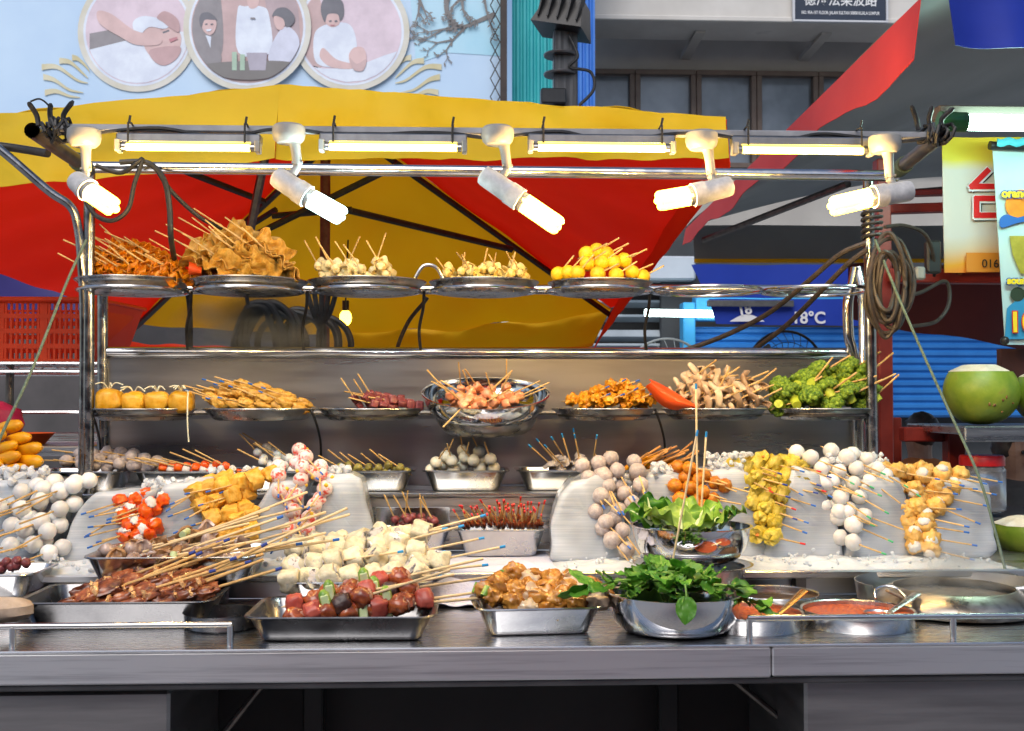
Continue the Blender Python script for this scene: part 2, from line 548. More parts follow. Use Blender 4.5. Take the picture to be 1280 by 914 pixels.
pic(172, 40, 65, PINKP, [
    ('printed_towel', [(110, 60), (235, 40), (240, 90), (170, 108), (120, 90)], WHITEP),
    ('printed_blanket', [(112, 42), (150, 35), (160, 50), (112, 62)], GREYP),
    ('printed_face', [(172, 30), (190, 22), (215, 32), (226, 44), (224, 62), (212, 76), (195, 74), (182, 62)], SKINP),
    ('printed_eye', [(203, 40), (211, 37), (212, 39), (204, 42)], DKP), ('printed_brow', [(200, 36), (210, 33), (211, 34), (201, 38)], SKIN2),
    ('printed_neck', [(188, 62), (224, 58), (222, 72), (206, 82), (192, 76)], SKIN2),
    ('printed_headband', [(166, 28), (182, 20), (212, 28), (206, 36), (186, 34), (172, 46)], WHITEP),
    ('printed_arm', [(122, 14), (140, 18), (168, 38), (200, 46), (198, 56), (170, 56), (150, 46), (125, 30)], SKINP),
    ('printed_hand', [(196, 22), (206, 14), (222, 24), (224, 40), (214, 36), (204, 28)], SKIN2),
    ('printed_lips', [(211, 49), (221, 46), (222, 49), (213, 53)], flat('lips', (.45, .12, .13)))], 0)
pic(438, 40, 64, PINKP, [
    ('printed_wall', [(378, 0), (400, 0), (410, 60), (394, 90), (376, 60)], TANP),
    ('printed_bed', [(385, 88), (440, 84), (500, 66), (500, 110), (390, 110)], WHITEP),
    ('printed_tunic', [(392, 48), (400, 34), (424, 28), (440, 34), (446, 60), (436, 80), (410, 84), (394, 76)], WHITEP),
    ('printed_forearm', [(404, 60), (420, 74), (440, 80), (440, 86), (414, 84), (400, 72)], SKINP),
    ('printed_face', [(406, 22), (414, 16), (424, 20), (424, 30), (416, 34), (408, 30)], SKINP),
    ('printed_hair', [(401, 14), (404, 0), (416, -4), (428, 2), (430, 18), (425, 26), (422, 18), (410, 18), (406, 28)], DKP),
    ('printed_eyes', [(411, 26), (414, 25), (415, 27), (412, 28)], DKP), ('printed_eyes', [(418, 26), (421, 25), (422, 27), (419, 28)], DKP), ('printed_smile', [(412, 31), (419, 31), (417, 32.5), (414, 32.5)], flat('lips', (.45, .12, .13))),
    ('printed_client_face', [(436, 70), (442, 60), (454, 60), (458, 74), (450, 86), (440, 84)], SKINP),
    ('printed_client_hair', [(437, 72), (446, 80), (458, 74), (454, 88), (442, 87)], TANP)], .022)
pic(309, 34, 70, TANP, [
    ('printed_window', [(238, -20), (268, -30), (278, 20), (276, 70), (250, 70), (238, 50)], GREYP),
    ('printed_back_wall', [(330, -10), (372, 0), (376, 60), (340, 60)], flat('mauve_wall', (.40, .28, .28))),
    ('printed_tunic', [(297, 12), (306, 8), (326, 8), (336, 18), (338, 66), (298, 66)], WHITEP),
    ('printed_head', [(308, -6), (318, -12), (324, -4), (322, 8), (312, 10)], SKINP),
    ('printed_suit', [(236, 56), (250, 42), (264, 44), (274, 60), (274, 80), (238, 84)], GREYP),
    ('printed_shirt', [(257, 44), (264, 46), (263, 60)], WHITEP),
    ('printed_face', [(252, 26), (260, 20), (270, 26), (269, 38), (262, 44), (254, 38)], SKINP),
    ('printed_hair', [(249, 26), (252, 17), (262, 16), (271, 24), (266, 25), (256, 25), (252, 34)], DKP),
    ('printed_eyes', [(256, 30), (259, 29), (259.5, 31), (256.5, 31.5)], DKP), ('printed_eyes', [(263, 30), (266, 29), (266.5, 31), (263.5, 31.5)], DKP), ('printed_smile', [(257, 37), (265, 36), (263, 39), (259, 39.5)], WHITEP), ('printed_badge', [(313, 22), (319, 22), (319, 24), (313, 24)], GREYP),
    ('printed_jacket', [(338, 60), (350, 38), (362, 34), (374, 50), (370, 80), (338, 78)], LILAC),
    ('printed_face', [(342, 22), (350, 16), (357, 24), (354, 36), (346, 36)], SKINP),
    ('printed_hair', [(340, 20), (346, 11), (358, 10), (368, 20), (366, 30), (358, 34), (354, 24), (346, 20)], DKP),
    ('printed_table', [(246, 84), (274, 78), (340, 76), (366, 80), (350, 94), (310, 100), (262, 94)], BROWNP),
    ('printed_bowl', [(308, 66), (334, 66), (332, 88), (312, 88)], flat('mauve_bowl', (.36, .32, .38))),
    ('printed_box', [(290, 65), (296, 65), (296, 88), (290, 88)], GREENP), ('printed_box', [(300, 68), (306, 68), (306, 88), (300, 88)], GREENP)], .044)
for sx, cx in ((1, 52), (-1, 552)):
    for (a, b, c, d) in (((0, 84), (20, 84), (44, 100), (58, 104)), ((2, 96), (16, 100), (34, 112), (52, 116)), ((22, 76), (36, 78), (52, 92), (58, 98)),
                         ((4, 116), (18, 114), (34, 120), (48, 122)), ((38, 72), (46, 74), (58, 86), (60, 94))):
        l = [(cx + sx * x, y) for x, y in (a, b, c, d)]
        pts = [V((x, y, 0)) for x, y in l]
        s1 = spline(pts, 6)
        wd = [3.6 * (1 - k / len(s1)) + .3 for k in range(len(s1))]
        o = [(p.x, p.y + h) for p, h in zip(s1, wd)] + [(p.x, p.y - h) for p, h in zip(reversed(s1), reversed(wd))]
        art('printed_leaf_ornament', o, GOLDP, .062)
rr = random.Random(4)
def branch(x, y, a, l, w_, dep):
    x1, y1 = x + l * math.cos(a), y + l * math.sin(a)
    nx, ny = -math.sin(a) * w_, math.cos(a) * w_
    BR.append([(x + nx, y + ny), (x1 + nx * .6, y1 + ny * .6), (x1 - nx * .6, y1 - ny * .6), (x - nx, y - ny)])
    if dep:
        for k in range(2):
            branch(x1, y1, a + rr.uniform(-.8, .8), l * rr.uniform(.6, .85), w_ * .62, dep - 1)
    for k in range(2):
        t = rr.random(); lx, ly = x + (x1 - x) * t, y + (y1 - y) * t; b = a + rr.choice((-1, 1)) * rr.uniform(.5, 1.2); q = rr.uniform(3, 6)
        BR.append([(lx, ly), (lx + q * .5 * math.cos(b + .4), ly + q * .5 * math.sin(b + .4)), (lx + q * math.cos(b), ly + q * math.sin(b)), (lx + q * .5 * math.cos(b - .4), ly + q * .5 * math.sin(b - .4))])
BR = []
branch(618, 18, 2.75, 38, 3.2, 4); branch(560, -12, 1.7, 18, 5, 4); branch(590, -20, 2.2, 22, 3.5, 4); branch(520, -16, 1.3, 18, 3, 3); branch(604, -10, 1.4, 24, 2, 3)
mb = MB()
for k, o in enumerate(BR):
    d = .0625 + .00012 * k
    if all(488 < x < 626 for x, y in o): mb.add([bpt(x, y, d) - OB for x, y in o], [(3, 2, 1, 0)], False)
mb.build('printed_tree_branches', BROWNP, bb)

# lattice mast, corrugated sheets
def corr(name, x0, x1, y0, y1, Y, m, label, cat='metal sheet', pitch=.07, amp=.014, horiz=False):
    a, b = P(x0, y0, Y), P(x1, y1, Y)
    mb = MB(); n = int(abs(b.x - a.x) / pitch) * 4
    mb.grid(lambda u, v: (a.x + (b.x - a.x) * u, Y + amp * (1 if (int(u * n + .5) % 4) in (1, 2) else -1) , a.z + (b.z - a.z) * v), n, 1, th=.004, smooth=False)
    return tag(mb.build(name, m, origin=None), label, cat)
corr('corrugated_sheet', 640, 691, -330, 260, 12.2, mat('turquoise_paint', (.03, .40, .44), (.05, .47, .50), .45, scale=3),
     'turquoise corrugated sheet standing beside the spa billboard')
corr('corrugated_sheet', 692, 744, -330, 260, 12.1, mat('mid_blue_paint', (.04, .17, .58), (.06, .22, .66), .45, scale=3),
     'mid blue corrugated sheet between the floodlight post and the concrete building')
mast = MB()
a0, a1 = P(626, -330, 11.9), P(626, 260, 11.9)
mast.box(((a0.x + a1.x) / 2 + .03, 11.9, (a0.z + a1.z) / 2), (.07, .07, a0.z - a1.z))
for k in range(26):
    za = a1.z + (a0.z - a1.z) * k / 26; zb2 = a1.z + (a0.z - a1.z) * (k + 1) / 26
    mast.tube([(a0.x - .11, 11.86, za), (a0.x - .01, 11.86, zb2)], .006, 5); mast.tube([(a0.x - .11, 11.86, zb2), (a0.x - .01, 11.86, za)], .006, 5)
tag(mast.build('lattice_post', mat('dark_brown_iron', (.03, .02, .02), (.05, .035, .03), .5, scale=5)), 'thin dark lattice post at the edge of the spa billboard', 'post')

# floodlight on its post
Yf = 9.0
fl = empty('floodlight_post', P(707, 500, Yf), 'black floodlight with two round discs on a dark metal post', 'floodlight'); fl.location.z = 0
OF = fl.location.copy()
BLK = mat('black_plastic_housing', (.012, .012, .014), (.022, .022, .024), .35, scale=8)
sF = Yf / F
mb = MB(); zt = ZY(40, Yf)
mb.box((0, 0, zt / 2), (30 * sF, .16, zt), bev=.01); mb.build('post', mat('dark_grey_post', (.03, .03, .033), (.10, .10, .105), .4, .3, scale=2, stretch=(30, 30, 1)), fl)
Mr = Matrix.Rotation(R(14), 3, 'Y') @ Matrix.Rotation(R(-20), 3, 'Z')
mb = MB(); hc = P(707, 22, Yf) - OF
mb.add([hc + Mr @ V(p) for p in [(-.15, -.12, .12), (.15, -.12, .12), (.15, .12, .12), (-.15, .12, .12), (-.21, -.2, -.13), (.21, -.2, -.13), (.21, .16, -.13), (-.21, .16, -.13)]],
       [(3, 2, 1, 0), (4, 5, 6, 7), (0, 1, 5, 4), (1, 2, 6, 5), (2, 3, 7, 6), (3, 0, 4, 7)], False)
for k in range(5): mb.box(hc + Mr @ V((-.16 + .08 * k, -.16, .02)), (.012, .10, .2), M=Mr)
mb.build('lamp_housing', BLK, fl)
for yy in (70, 94):
    mb = MB(); mb.lathe([(0, .01), (.13, .008), (.135, 0), (.13, -.012), (0, -.014)], 32, P(700, yy, Yf) - OF + V((0, -.02, 0))); mb.build('disc', mat('grey_disc', (.08, .08, .085), (.14, .14, .15), .3, .5, scale=6), fl)
mb = MB(); mb.tube(spline([P(712, 45, Yf - .12) - OF, P(722, 70, Yf - .15) - OF, P(712, 84, Yf - .12) - OF, P(738, 90, Yf - .12) - OF, P(742, 112, Yf - .12) - OF, P(724, 132, Yf - .1) - OF], 8), .013, 8); mb.build('cable', CABLE, fl)
mb = MB(); c = P(698, 126, Yf) - OF; mb.box(c + V((-.05, -.1, 0)), (.2, .12, .12), bev=.01); mb.build('junction_box', BLK, fl)

# ---------------- shop front at street level
Ys = 11.2
BLUESH = mat('blue_roller_shutter', (.015, .13, .42), (.025, .18, .52), .4, scale=2)
SKYBL = mat('sky_blue_paint', (.04, .30, .60), (.06, .36, .68), .45, scale=2)
def slats(x0, x1, y0, y1, Y, m, pitch=.075):
    a, b = P(x0, y1, Y), P(x1, y0, Y)
    n = int((b.z - a.z) / pitch)
    mb = MB(); pts = []
    for k in range(n):
        z = a.z + k * pitch
        pts += [(0, z), (-.022, z + pitch * .3), (-.022, z + pitch * .7), (0, z + pitch * .92)]
    pts.append((0, a.z + n * pitch))
    mb.grid(lambda u, v: (a.x + (b.x - a.x) * u, Y + pts[min(int(round(v * (len(pts) - 1))), len(pts) - 1)][0], pts[min(int(round(v * (len(pts) - 1))), len(pts) - 1)][1]), 1, len(pts) - 1, smooth=False)
    return mb
shop = empty('shuttered_kiosk', P(1000, 500, Ys), 'sky blue framed kiosk with a lowered blue roller shutter behind the stall', 'kiosk'); shop.location.z = 0
OS = shop.location.copy()
def spart(mb, n, m, par=None):
    mb.v = [p - OS for p in mb.v]; return mb.build(n, m, par or shop)
spart(slats(864, 1300, 404, 522, Ys, BLUESH), 'roller_shutter', BLUESH)
mb = MB(); a, b = P(858, 392, Ys), P(866, 640, Ys); mb.box((a.x, Ys - .05, a.z / 2 + .1), (.12, .2, a.z), bev=.01)
spart(mb, 'door_post', SKYBL)
mb = MB(); a, b = P(866, 402, Ys), P(1300, 372, Ys); mb.box(((a.x + b.x) / 2, Ys - .06, (a.z + b.z) / 2), (b.x - a.x, .2, b.z - a.z), bev=.01)
spart(mb, 'shutter_box', SKYBL)
mb = MB(); a, b = P(866, 770, Ys + .3), P(1300, 240, Ys + .3); mb.box(((a.x + b.x) / 2, Ys + .4, 1.6), (b.x - a.x + .6, .12, 3.2)); spart(mb, 'back_wall', mat('dim_grey_wall', (.05, .055, .06), (.07, .075, .08), .9, scale=2))
t = MB(); a, b = P(806, 391, Ys - .4), P(972, 394, Ys - .4); t.tube([a, b], .035, 10)
tag(t.build('fluorescent_tube', SHOP_TUBE), 'lit white fluorescent tube in front of the blue shutter', 'lamp')
# louvred wall at the left of the kiosk
lv = empty('louvred_wall', P(800, 500, 11.6), 'dark wall with pale horizontal louvres left of the blue kiosk', 'wall'); lv.location.z = 0
OL = lv.location.copy()
mb = MB(); a, b = P(690, 300, 11.9), P(856, 600, 11.9); mb.box(((a.x + b.x) / 2, 11.95, 1.6), (b.x - a.x, .1, 3.2)); mb.v = [p - OL for p in mb.v]; mb.build('backing', DARK, lv)
LOUV = mat('pale_louvre_metal', (.28, .33, .37), (.36, .41, .46), .4, scale=4)
for k, yy in enumerate((378, 396, 418, 432, 450)):
    mb = MB(); a, b = P(692, yy + 4, 11.7), P(850, yy, 11.7); mb.box((a + b) / 2 - OL, (b.x - a.x, .12, .03 + .05 * (k == 2)), M=Matrix.Rotation(R(-25), 3, 'X'), bev=.004); mb.build('louvre', LOUV, lv)
mb = MB(); a, b = P(790, 322, 11.5), P(848, 352, 11.5); mb.box((a + b) / 2 - OL, (b.x - a.x + .3, .3, a.z - b.z), bev=.02); mb.build('fascia', mat('white_fascia', (.5, .54, .6), (.56, .6, .66), .5, scale=3), lv)
# hanging blue temperature banner
Yn = 8.0
ban = empty('temperature_banner', P(970, 340, Yn), 'deep blue banner sheet printed 18\u00b0C hanging in front of the shutter', 'banner')
OBn = ban.location.copy()
BANB = mat('deep_blue_banner', (.012, .045, .40), (.018, .06, .48), .5, scale=1.5, transl=.2)
def sheet(pa, pb, pc_, pd, sag=.02, freq=7., n=20, m=10, seed=0.):
    def fn(u, v):
        p = (pa * (1 - u) + pb * u) * (1 - v) + (pd * (1 - u) + pc_ * u) * v
        return p + V((0, sag * math.sin(u * freq + seed) * (.4 + .6 * v), sag * .4 * noise.noise(V((u * 4, v * 4, seed)))))
    return fn
mb = MB(); mb.grid(sheet(P(864, 331, Yn), P(1090, 331, Yn), P(1090, 372, Yn), P(884, 372, Yn)), 24, 8, th=.004); mb.v = [p - OBn for p in mb.v]; mb.build('upper_cloth', BANB, ban)
mb = MB(); mb.grid(sheet(P(886, 374, Yn - .02), P(1090, 374, Yn - .02), P(1090, 408, Yn - .02), P(895, 405, Yn - .02), sag=.012), 24, 8, th=.004); mb.v = [p - OBn for p in mb.v]; mb.build('lower_cloth', BANB, ban)
mb = MB(); a, b = P(884, 379, Yn - .06), P(992, 380, Yn - .06); mb.box((a + b) / 2 - OBn, (b.x - a.x, .03, .045), bev=.004); mb.build('bar', ALU, ban)
text('temperature_lettering', '18\u00b0C', .115, P(1011, 398, Yn - .05) - OBn, SIGNW, ban, bold=.003)
text('temperature_lettering', '18', .10, P(931, 388, Yn - .05) - OBn, SIGNW, ban, rot=(90, -12, 0), bold=.003)
mb = MB(); mb.grid(lambda u, v: P(912 + 44 * u, 402 - (9 * math.sin(math.pi * u)) * v, Yn - .045) - OBn, 12, 2, smooth=False); mb.build('printed_oval', SIGNW, ban)
# standing fans
def fan(name, cx, cy, Y, r, label, m):
    o = empty(name, P(cx, cy, Y), label, 'fan', 'fan guards behind the back panel')
    mb = MB()
    for k in range(26):
        a = 2 * math.pi * k / 26
        mb.tube([(.03 * math.cos(a), -.02, .03 * math.sin(a)), (r * .7 * math.cos(a + .12), -.06, r * .7 * math.sin(a + .12)), (r * math.cos(a + .2), 0, r * math.sin(a + .2))], .0022, 4, caps=False)
    for q in (.35, .7): mb.tube([(r * q * math.cos(2 * math.pi * k / 32), -.05, r * q * math.sin(2 * math.pi * k / 32)) for k in range(32)], .0022, 4, closed=True)
    mb.tube([(r * math.cos(2 * math.pi * k / 40), 0, r * math.sin(2 * math.pi * k / 40)) for k in range(40)], .008, 6, closed=True); mb.build('guard', m, o)
    mb = MB()
    for k in range(3):
        a = 2 * math.pi * k / 3
        mb.grid(lambda u, v: (r * .8 * (.15 + .85 * u) * math.cos(a + v * .8), .03 + .04 * v, r * .8 * (.15 + .85 * u) * math.sin(a + v * .8)), 5, 4, th=.003)
    mb.build('blades', mat('grey_fan_blade', (.1, .11, .12), rough=.4), o)
    mb = MB(); mb.tube([(0, .05, 0), (0, .2, 0)], .06, 14); mb.build('motor', BLK, o)
    mb = MB(); mb.tube([(0, .12, -.04), (0, .12, -(o.location.z - .02))], .018, 10); mb.build('stand', DKPIPE, o)
    mb = MB(); mb.lathe([(0, .03), (.2, .02), (.21, 0), (0, 0)], 24, (0, .12, -o.location.z + .001)); mb.build('base', BLK, o)
fan('standing_fan', 834, 476, 7.0, .26, 'pale grey standing fan whose guard shows in front of the louvred wall', mat('pale_grey_wire', (.35, .40, .40), rough=.4))
fan('standing_fan', 982, 462, 6.6, .225, 'dark mesh standing fan whose guard shows against the blue shutter', mat('dark_fan_wire', (.03, .03, .03), rough=.4))
# ------------------------------------------------------------------ big parasol over the back of the stall
YEL = mat('yellow_canvas', (.98, .62, .02), (.99, .69, .03), .6, scale=1.6, transl=.68, bump=.55, bscale=5, bdist=.02)  # underside copy of the yellow fabric, its warmer light put into the colour
VALY = mat('lemon_yellow_canvas', (.80, .60, .016), (.86, .67, .025), .6, scale=1.6, transl=.5, bump=.6, bscale=5, bdist=.02)  # same yellow fabric; light on its outer face put into the colour
REDC = mat('red_canvas', (.92, .075, .018), (.97, .10, .025), .6, scale=1.6, transl=.68, bump=.55, bscale=5, bdist=.02)
par = empty('market_parasol', P(405, 500, 4.7), 'large tilted red and yellow market parasol standing behind the food stall', 'parasol'); par.location.z = 0
OP = par.location.copy()
H = P(432, 150, 4.7)
NL, NM, NR = P(-420, 190, 3.45), P(350, 109, 3.4), P(906, 149, 3.5)
FL_, FR_ = P(170, 402, 6.0), P(764, 388, 6.0)
def panel(name, a, b, m, sag=.10, hem=None):
    mb = MB()
    def fn(u, v):
        e = a * (1 - u) + b * u
        s = 4 * u * (1 - u)
        p = H * (1 - v) + e * v
        dn = sag * s * v ** 1.5
        return p + V((0, 0, -dn + .022 * noise.noise(p * 3.1) + .006 * math.sin(u * 40 + v * 9) * v)) - OP
    mb.grid(fn, 40, 26, th=.002)
    return mb.build(name, m, par)
panel('canopy_panel', NL, FL_, REDC, .0)
panel('canopy_panel', FL_, FR_, YEL, .085)
panel('canopy_panel', FR_, NR, REDC, .05)
panel('canopy_panel', NL, NM, VALY, .0)
panel('canopy_panel', NM, NR, VALY, .0)
def valance(a, b, da, db, m, n=40, wave=.012, sag=0., fr=30, up=.0, u0=0.):
    mb = MB()
    def fn(u, v):
        u = u0 + (1 - u0) * u
        e = a * (1 - u) + b * u
        d = da * (1 - u) + db * u
        s = 4 * u * (1 - u)
        return e + V((0, 0, up - sag * s)) + d * v + V((0, wave * math.sin(u * fr) * v + .03 * noise.noise(V((u * 9, v * 2, 1))) + .012 * noise.noise(V((u * 30, v * 3, 4))), .01 * noise.noise(V((u * 14, 3, 7))) * v)) - OP
    mb.grid(fn, n, 8, th=.002)
    o_ = mb.build('valance', m, par)
    mb = MB(); mb.grid(lambda u, v: V(fn(u, .90 + .10 * v)) + V((0, -.004, -.002)), n, 2, th=.002); mb.build('stitched_hem', m, o_)
    return o_
dn = lambda h, y=0, x=0: V((x, y, -h))
valance(NL + V((0, -.012, .004)), NM + V((0, -.012, .004)), dn(.23, -.03), dn(.235, -.06), VALY, wave=.018, fr=18)
valance(NM + V((0, -.012, .004)), NR + V((0, -.012, .004)), dn(.235, -.06), dn(.135, -.02), VALY, wave=.018, fr=18)
valance(NR + V((.004, 0, 0)), FR_ + V((.004, 0, 0)), dn(.15, 0, .01), dn(.20, 0, -.10), REDC, wave=.02)
valance(FL_ + V((0, .01, .01)), FR_ + V((0, .01, .01)), dn(.20, .02), dn(.20, .02, -.10), YEL, wave=.02, sag=.085, u0=.40)
def rib(a, b, r=.016, m=IRON, nm='rib'):
    mb = MB(); mb.tube([V(a) - OP, V(b) - OP], r, 6); mb.build(nm, m, par)
dz = V((0, 0, -.03))
for q in (NL, NR, FL_, FR_, NM): rib(H + dz, q + dz)
rib(P(270, 318, 4.6), P(500, 205, 4.6), .014, nm='strut'); rib(P(407, 256, 4.75), P(640, 312, 5.2), .015, nm='strut')
rib(P(330, 252, 4.7), P(185, 196, 4.2), .014, nm='strut'); rib(P(345, 262, 4.8), P(300, 290, 4.9), .014, nm='strut')
rib(P(333, 188, 4.3), P(312, 292, 4.4), .017, DKPIPE, 'strut')
rib(P(340, 270, 4.7), P(440, 262, 4.7), .013, nm='strut')
mb = MB(); mb.tube([V((0, 0, .03)), P(407, 170, 4.7) - OP], .021, 12); mb.build('pole', RUST, par)
mb = MB(); mb.tube([H + V((0, 0, .02)) - OP, H + V((0, 0, -.12)) - OP], .045, 12); mb.build('hub', IRON, par)
mb = MB(); mb.lathe([(0, .08), (.22, .07), (.25, .0), (0, 0)], 24, (0, 0, .002)); mb.build('base', DARK, par)
# red parasol on the customers' side, mirrored in the bowls and trays
cp = empty('market_parasol', (.35, -1.9, 0), 'plain red market parasol on the customer side, mirrored in the shiny bowls', 'parasol')
mb = MB()
def cpf(u, v):
    a = 2 * math.pi * u; k = 1.35 / max(abs(math.cos(a)), abs(math.sin(a)))
    k = min(k, 1.75)
    return (k * v * math.cos(a), k * v * math.sin(a), 2.72 - .42 * v + .02 * math.sin(a * 8) * v)
mb.grid(cpf, 48, 10, th=.003); mb.build('canopy_panel', REDC, cp)
mb = MB(); mb.grid(lambda u, v: V(cpf(u, 1.0)) + V((0, 0, -.18 * v)), 48, 2, th=.003); mb.build('valance', REDC, cp)
mb = MB(); mb.tube([(0, 0, 0), (0, 0, 2.7)], .02, 10); mb.build('pole', RUST, cp)
# blue tarp and dark tarp beyond the parasol
TARP = mat('violet_blue_tarp', (.035, .030, .17), (.05, .04, .22), .5, scale=2, transl=.2)
def tarp(name, pts, Y, m, label, cat='tarpaulin', sag=.05, dY=0.):
    a, b, c, d = [P(x, y, Y + (dY if k in (2, 3) else 0)) for k, (x, y) in enumerate(pts)]
    mb = MB(); mb.grid(sheet(a, b, c, d, sag=sag), 24, 10, th=.003)
    return tag(mb.build(name, m, None, origin=(a + c) / 2), label, cat)
tarp('tarpaulin', [(-120, 290), (90, 330), (180, 402), (-120, 402)], 6.6, TARP, 'violet blue tarpaulin hanging low behind the orange crate')
tarp('tarpaulin', [(120, 424), (300, 436), (300, 460), (120, 460)], 6.4, REDC, 'low red tarpaulin strip seen under the parasol above the steel back panel')
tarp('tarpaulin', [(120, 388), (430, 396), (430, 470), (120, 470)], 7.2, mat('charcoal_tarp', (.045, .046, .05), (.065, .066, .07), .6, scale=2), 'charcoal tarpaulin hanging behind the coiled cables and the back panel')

# ------------------------------------------------------------------ right-hand canopy of the neighbouring stall
GREYT = mat('grey_tent_canvas', (.30, .32, .315), (.37, .39, .385), .6, scale=1.2, transl=.6, bump=.1, bscale=4)
REDV = mat('coral_red_canvas', (.82, .07, .06), (.88, .09, .075), .55, scale=2.2, transl=.4)
BLUEV = mat('royal_blue_canvas', (.012, .035, .36), (.018, .05, .46), .45, scale=3, transl=.25)
can = empty('canopy_tent', P(1400, 500, 4.5), 'grey canopy tent of the neighbouring stall with red side valance and blue front valance', 'canopy'); can.location.z = 0
OC = can.location.copy()
A0, A1 = P(1152, -2, 2.75), P(858, 286, 6.6)
W = 3.4
mb = MB()
mb.grid(lambda u, v: A0 * (1 - v) + A1 * v + V((W * u, 0, .55 * math.sin(math.pi * u) * (1 - .35 * v) - .05 * math.sin(math.pi * v) + .03 * math.sin(v * 9 + u * 5))) - OC, 30, 30, th=.003); mb.build('roof_sheet', GREYT, can)
mb = MB()
def rv(u, v):
    h = .155 - .06 * u
    return A0 * (1 - u) + A1 * u + V((-.004 - .02 * v, 0, -h * v * (1 + .15 * math.sin(u * 22)) + .004 * math.sin(u * 60) * v)) - OC
mb.grid(rv, 40, 6, th=.003); mb.build('valance', REDV, can)
mb = MB(); B0, B1 = P(1180, -40, 2.62), P(1600, -40, 2.62)
def bv(u, v):
    hh = .185 + .01 * math.sin(u * 8)
    return B0 * (1 - u) + B1 * u + V((.025 * v, .012 * math.sin(u * 26) * v, -hh * v)) - OC
mb.grid(bv, 40, 8, th=.003); mb.build('valance', BLUEV, can)
mb = MB(); c0, c1 = P(866, 282, 6.62), P(1500, 282, 6.62); c2, c3 = P(1500, 328, 6.62), P(868, 328, 6.62)
mb.grid(lambda u, v: sheet(c0, c1, c2, c3, sag=.015)(u, v) - OC, 24, 8, th=.003); mb.build('back_valance', GREYT, can)
mb = MB(); mb.tube([P(868, 326, 6.6) - OC, P(1500, 326, 6.6) - OC], .012, 6); mb.build('yellow_hem', YEL, can)
for x0, y0, Y0, x1, y1, Y1 in ((1060, 248, 5.0, 1420, 218, 5.0), (880, 300, 6.3, 1060, 230, 5.0)):
    mb = MB(); mb.tube([P(x0, y0, Y0) - OC, P(x1, y1, Y1) - OC], .018, 8); mb.build('roof_bar', DKPIPE, can)
mb = MB(); a = P(1330, 500, 2.7); mb.tube([V((a.x + .1, a.y, 0)) - OC, V((a.x + .1, a.y, A0.z)) - OC], .022, 10)
mb.tube([V((A1.x + 3.2, A1.y, 0)) - OC, V((A1.x + 3.2, A1.y, A1.z)) - OC], .022, 10); mb.build('post', DKPIPE, can)
# dark backdrop sheets behind the frame on the right
tarp('tarpaulin', [(1060, 330), (1290, 334), (1290, 440), (1060, 398)], 5.6, mat('maroon_tarp', (.085, .010, .010), (.13, .016, .014), .6, scale=2, transl=.15), 'maroon tarpaulin hanging behind the red steel frame above the blue shutter')

# red steel frame of the drinks stall
fr = empty('drinks_stall_frame', P(1103, 500, 3.55), 'maroon painted steel frame of the drinks stall carrying the shelf with green coconuts', 'frame'); fr.location.z = 0
OFr = fr.location.copy()
def fpart(n, mb, m=REDST):
    mb.v = [p - OFr for p in mb.v]; return mb.build(n, m, fr)
def bar(x0, y0, x1, y1, Y, t=.05, Y1=None, dp=.05):
    a, b = P(x0, y0, Y), P(x1, y1, Y1 or Y)
    d = b - a
    M = d.to_track_quat('X', 'Z').to_matrix()
    mb = MB(); mb.box((a + b) / 2, (d.length, dp, t), M=M, bev=.004); return mb
a = P(1102, 200, 3.55); mb = MB(); mb.box((a.x, 3.55, a.z / 2), (.045, .045, a.z), bev=.004); fpart('post', mb)
a = P(1117, 522, 3.6); mb = MB(); mb.box((a.x, 3.6, a.z / 2), (.04, .04, a.z), bev=.004); fpart('post', mb)
fpart('cross_bar', bar(1110, 345, 1330, 347, 3.52, .045)); fpart('cross_bar', bar(1110, 262, 1330, 255, 3.75, .03)); fpart('cross_bar', bar(1110, 243, 1330, 236, 3.9, .02))
fpart('shelf_rail', bar(1127, 543, 1205, 543, 3.48, .045))
a = P(1192, 535, 3.45); mb = MB(); mb.box((a.x, 3.45, a.z / 2), (.055, .05, a.z - .01), bev=.004); fpart('post', mb)
mb = MB(); a = P(1203, 533, 3.18); b = P(1420, 533, 3.18); mb.box(((a.x + b.x) / 2, 3.38, a.z - .012), (b.x - a.x, .42, .024), bev=.004)
mb.box(((a.x + b.x) / 2, 3.17, a.z - .022), (b.x - a.x, .014, .044), bev=.003); fpart('steel_shelf', mb, STEEL)
mb = MB(); a = P(1198, 341, 3.49); mb.tube([a, a + V((0, -.012, 0))], .009, 10); fpart('bolt', mb, CHROME)
shelf_z = P(1203, 533, 3.18).z

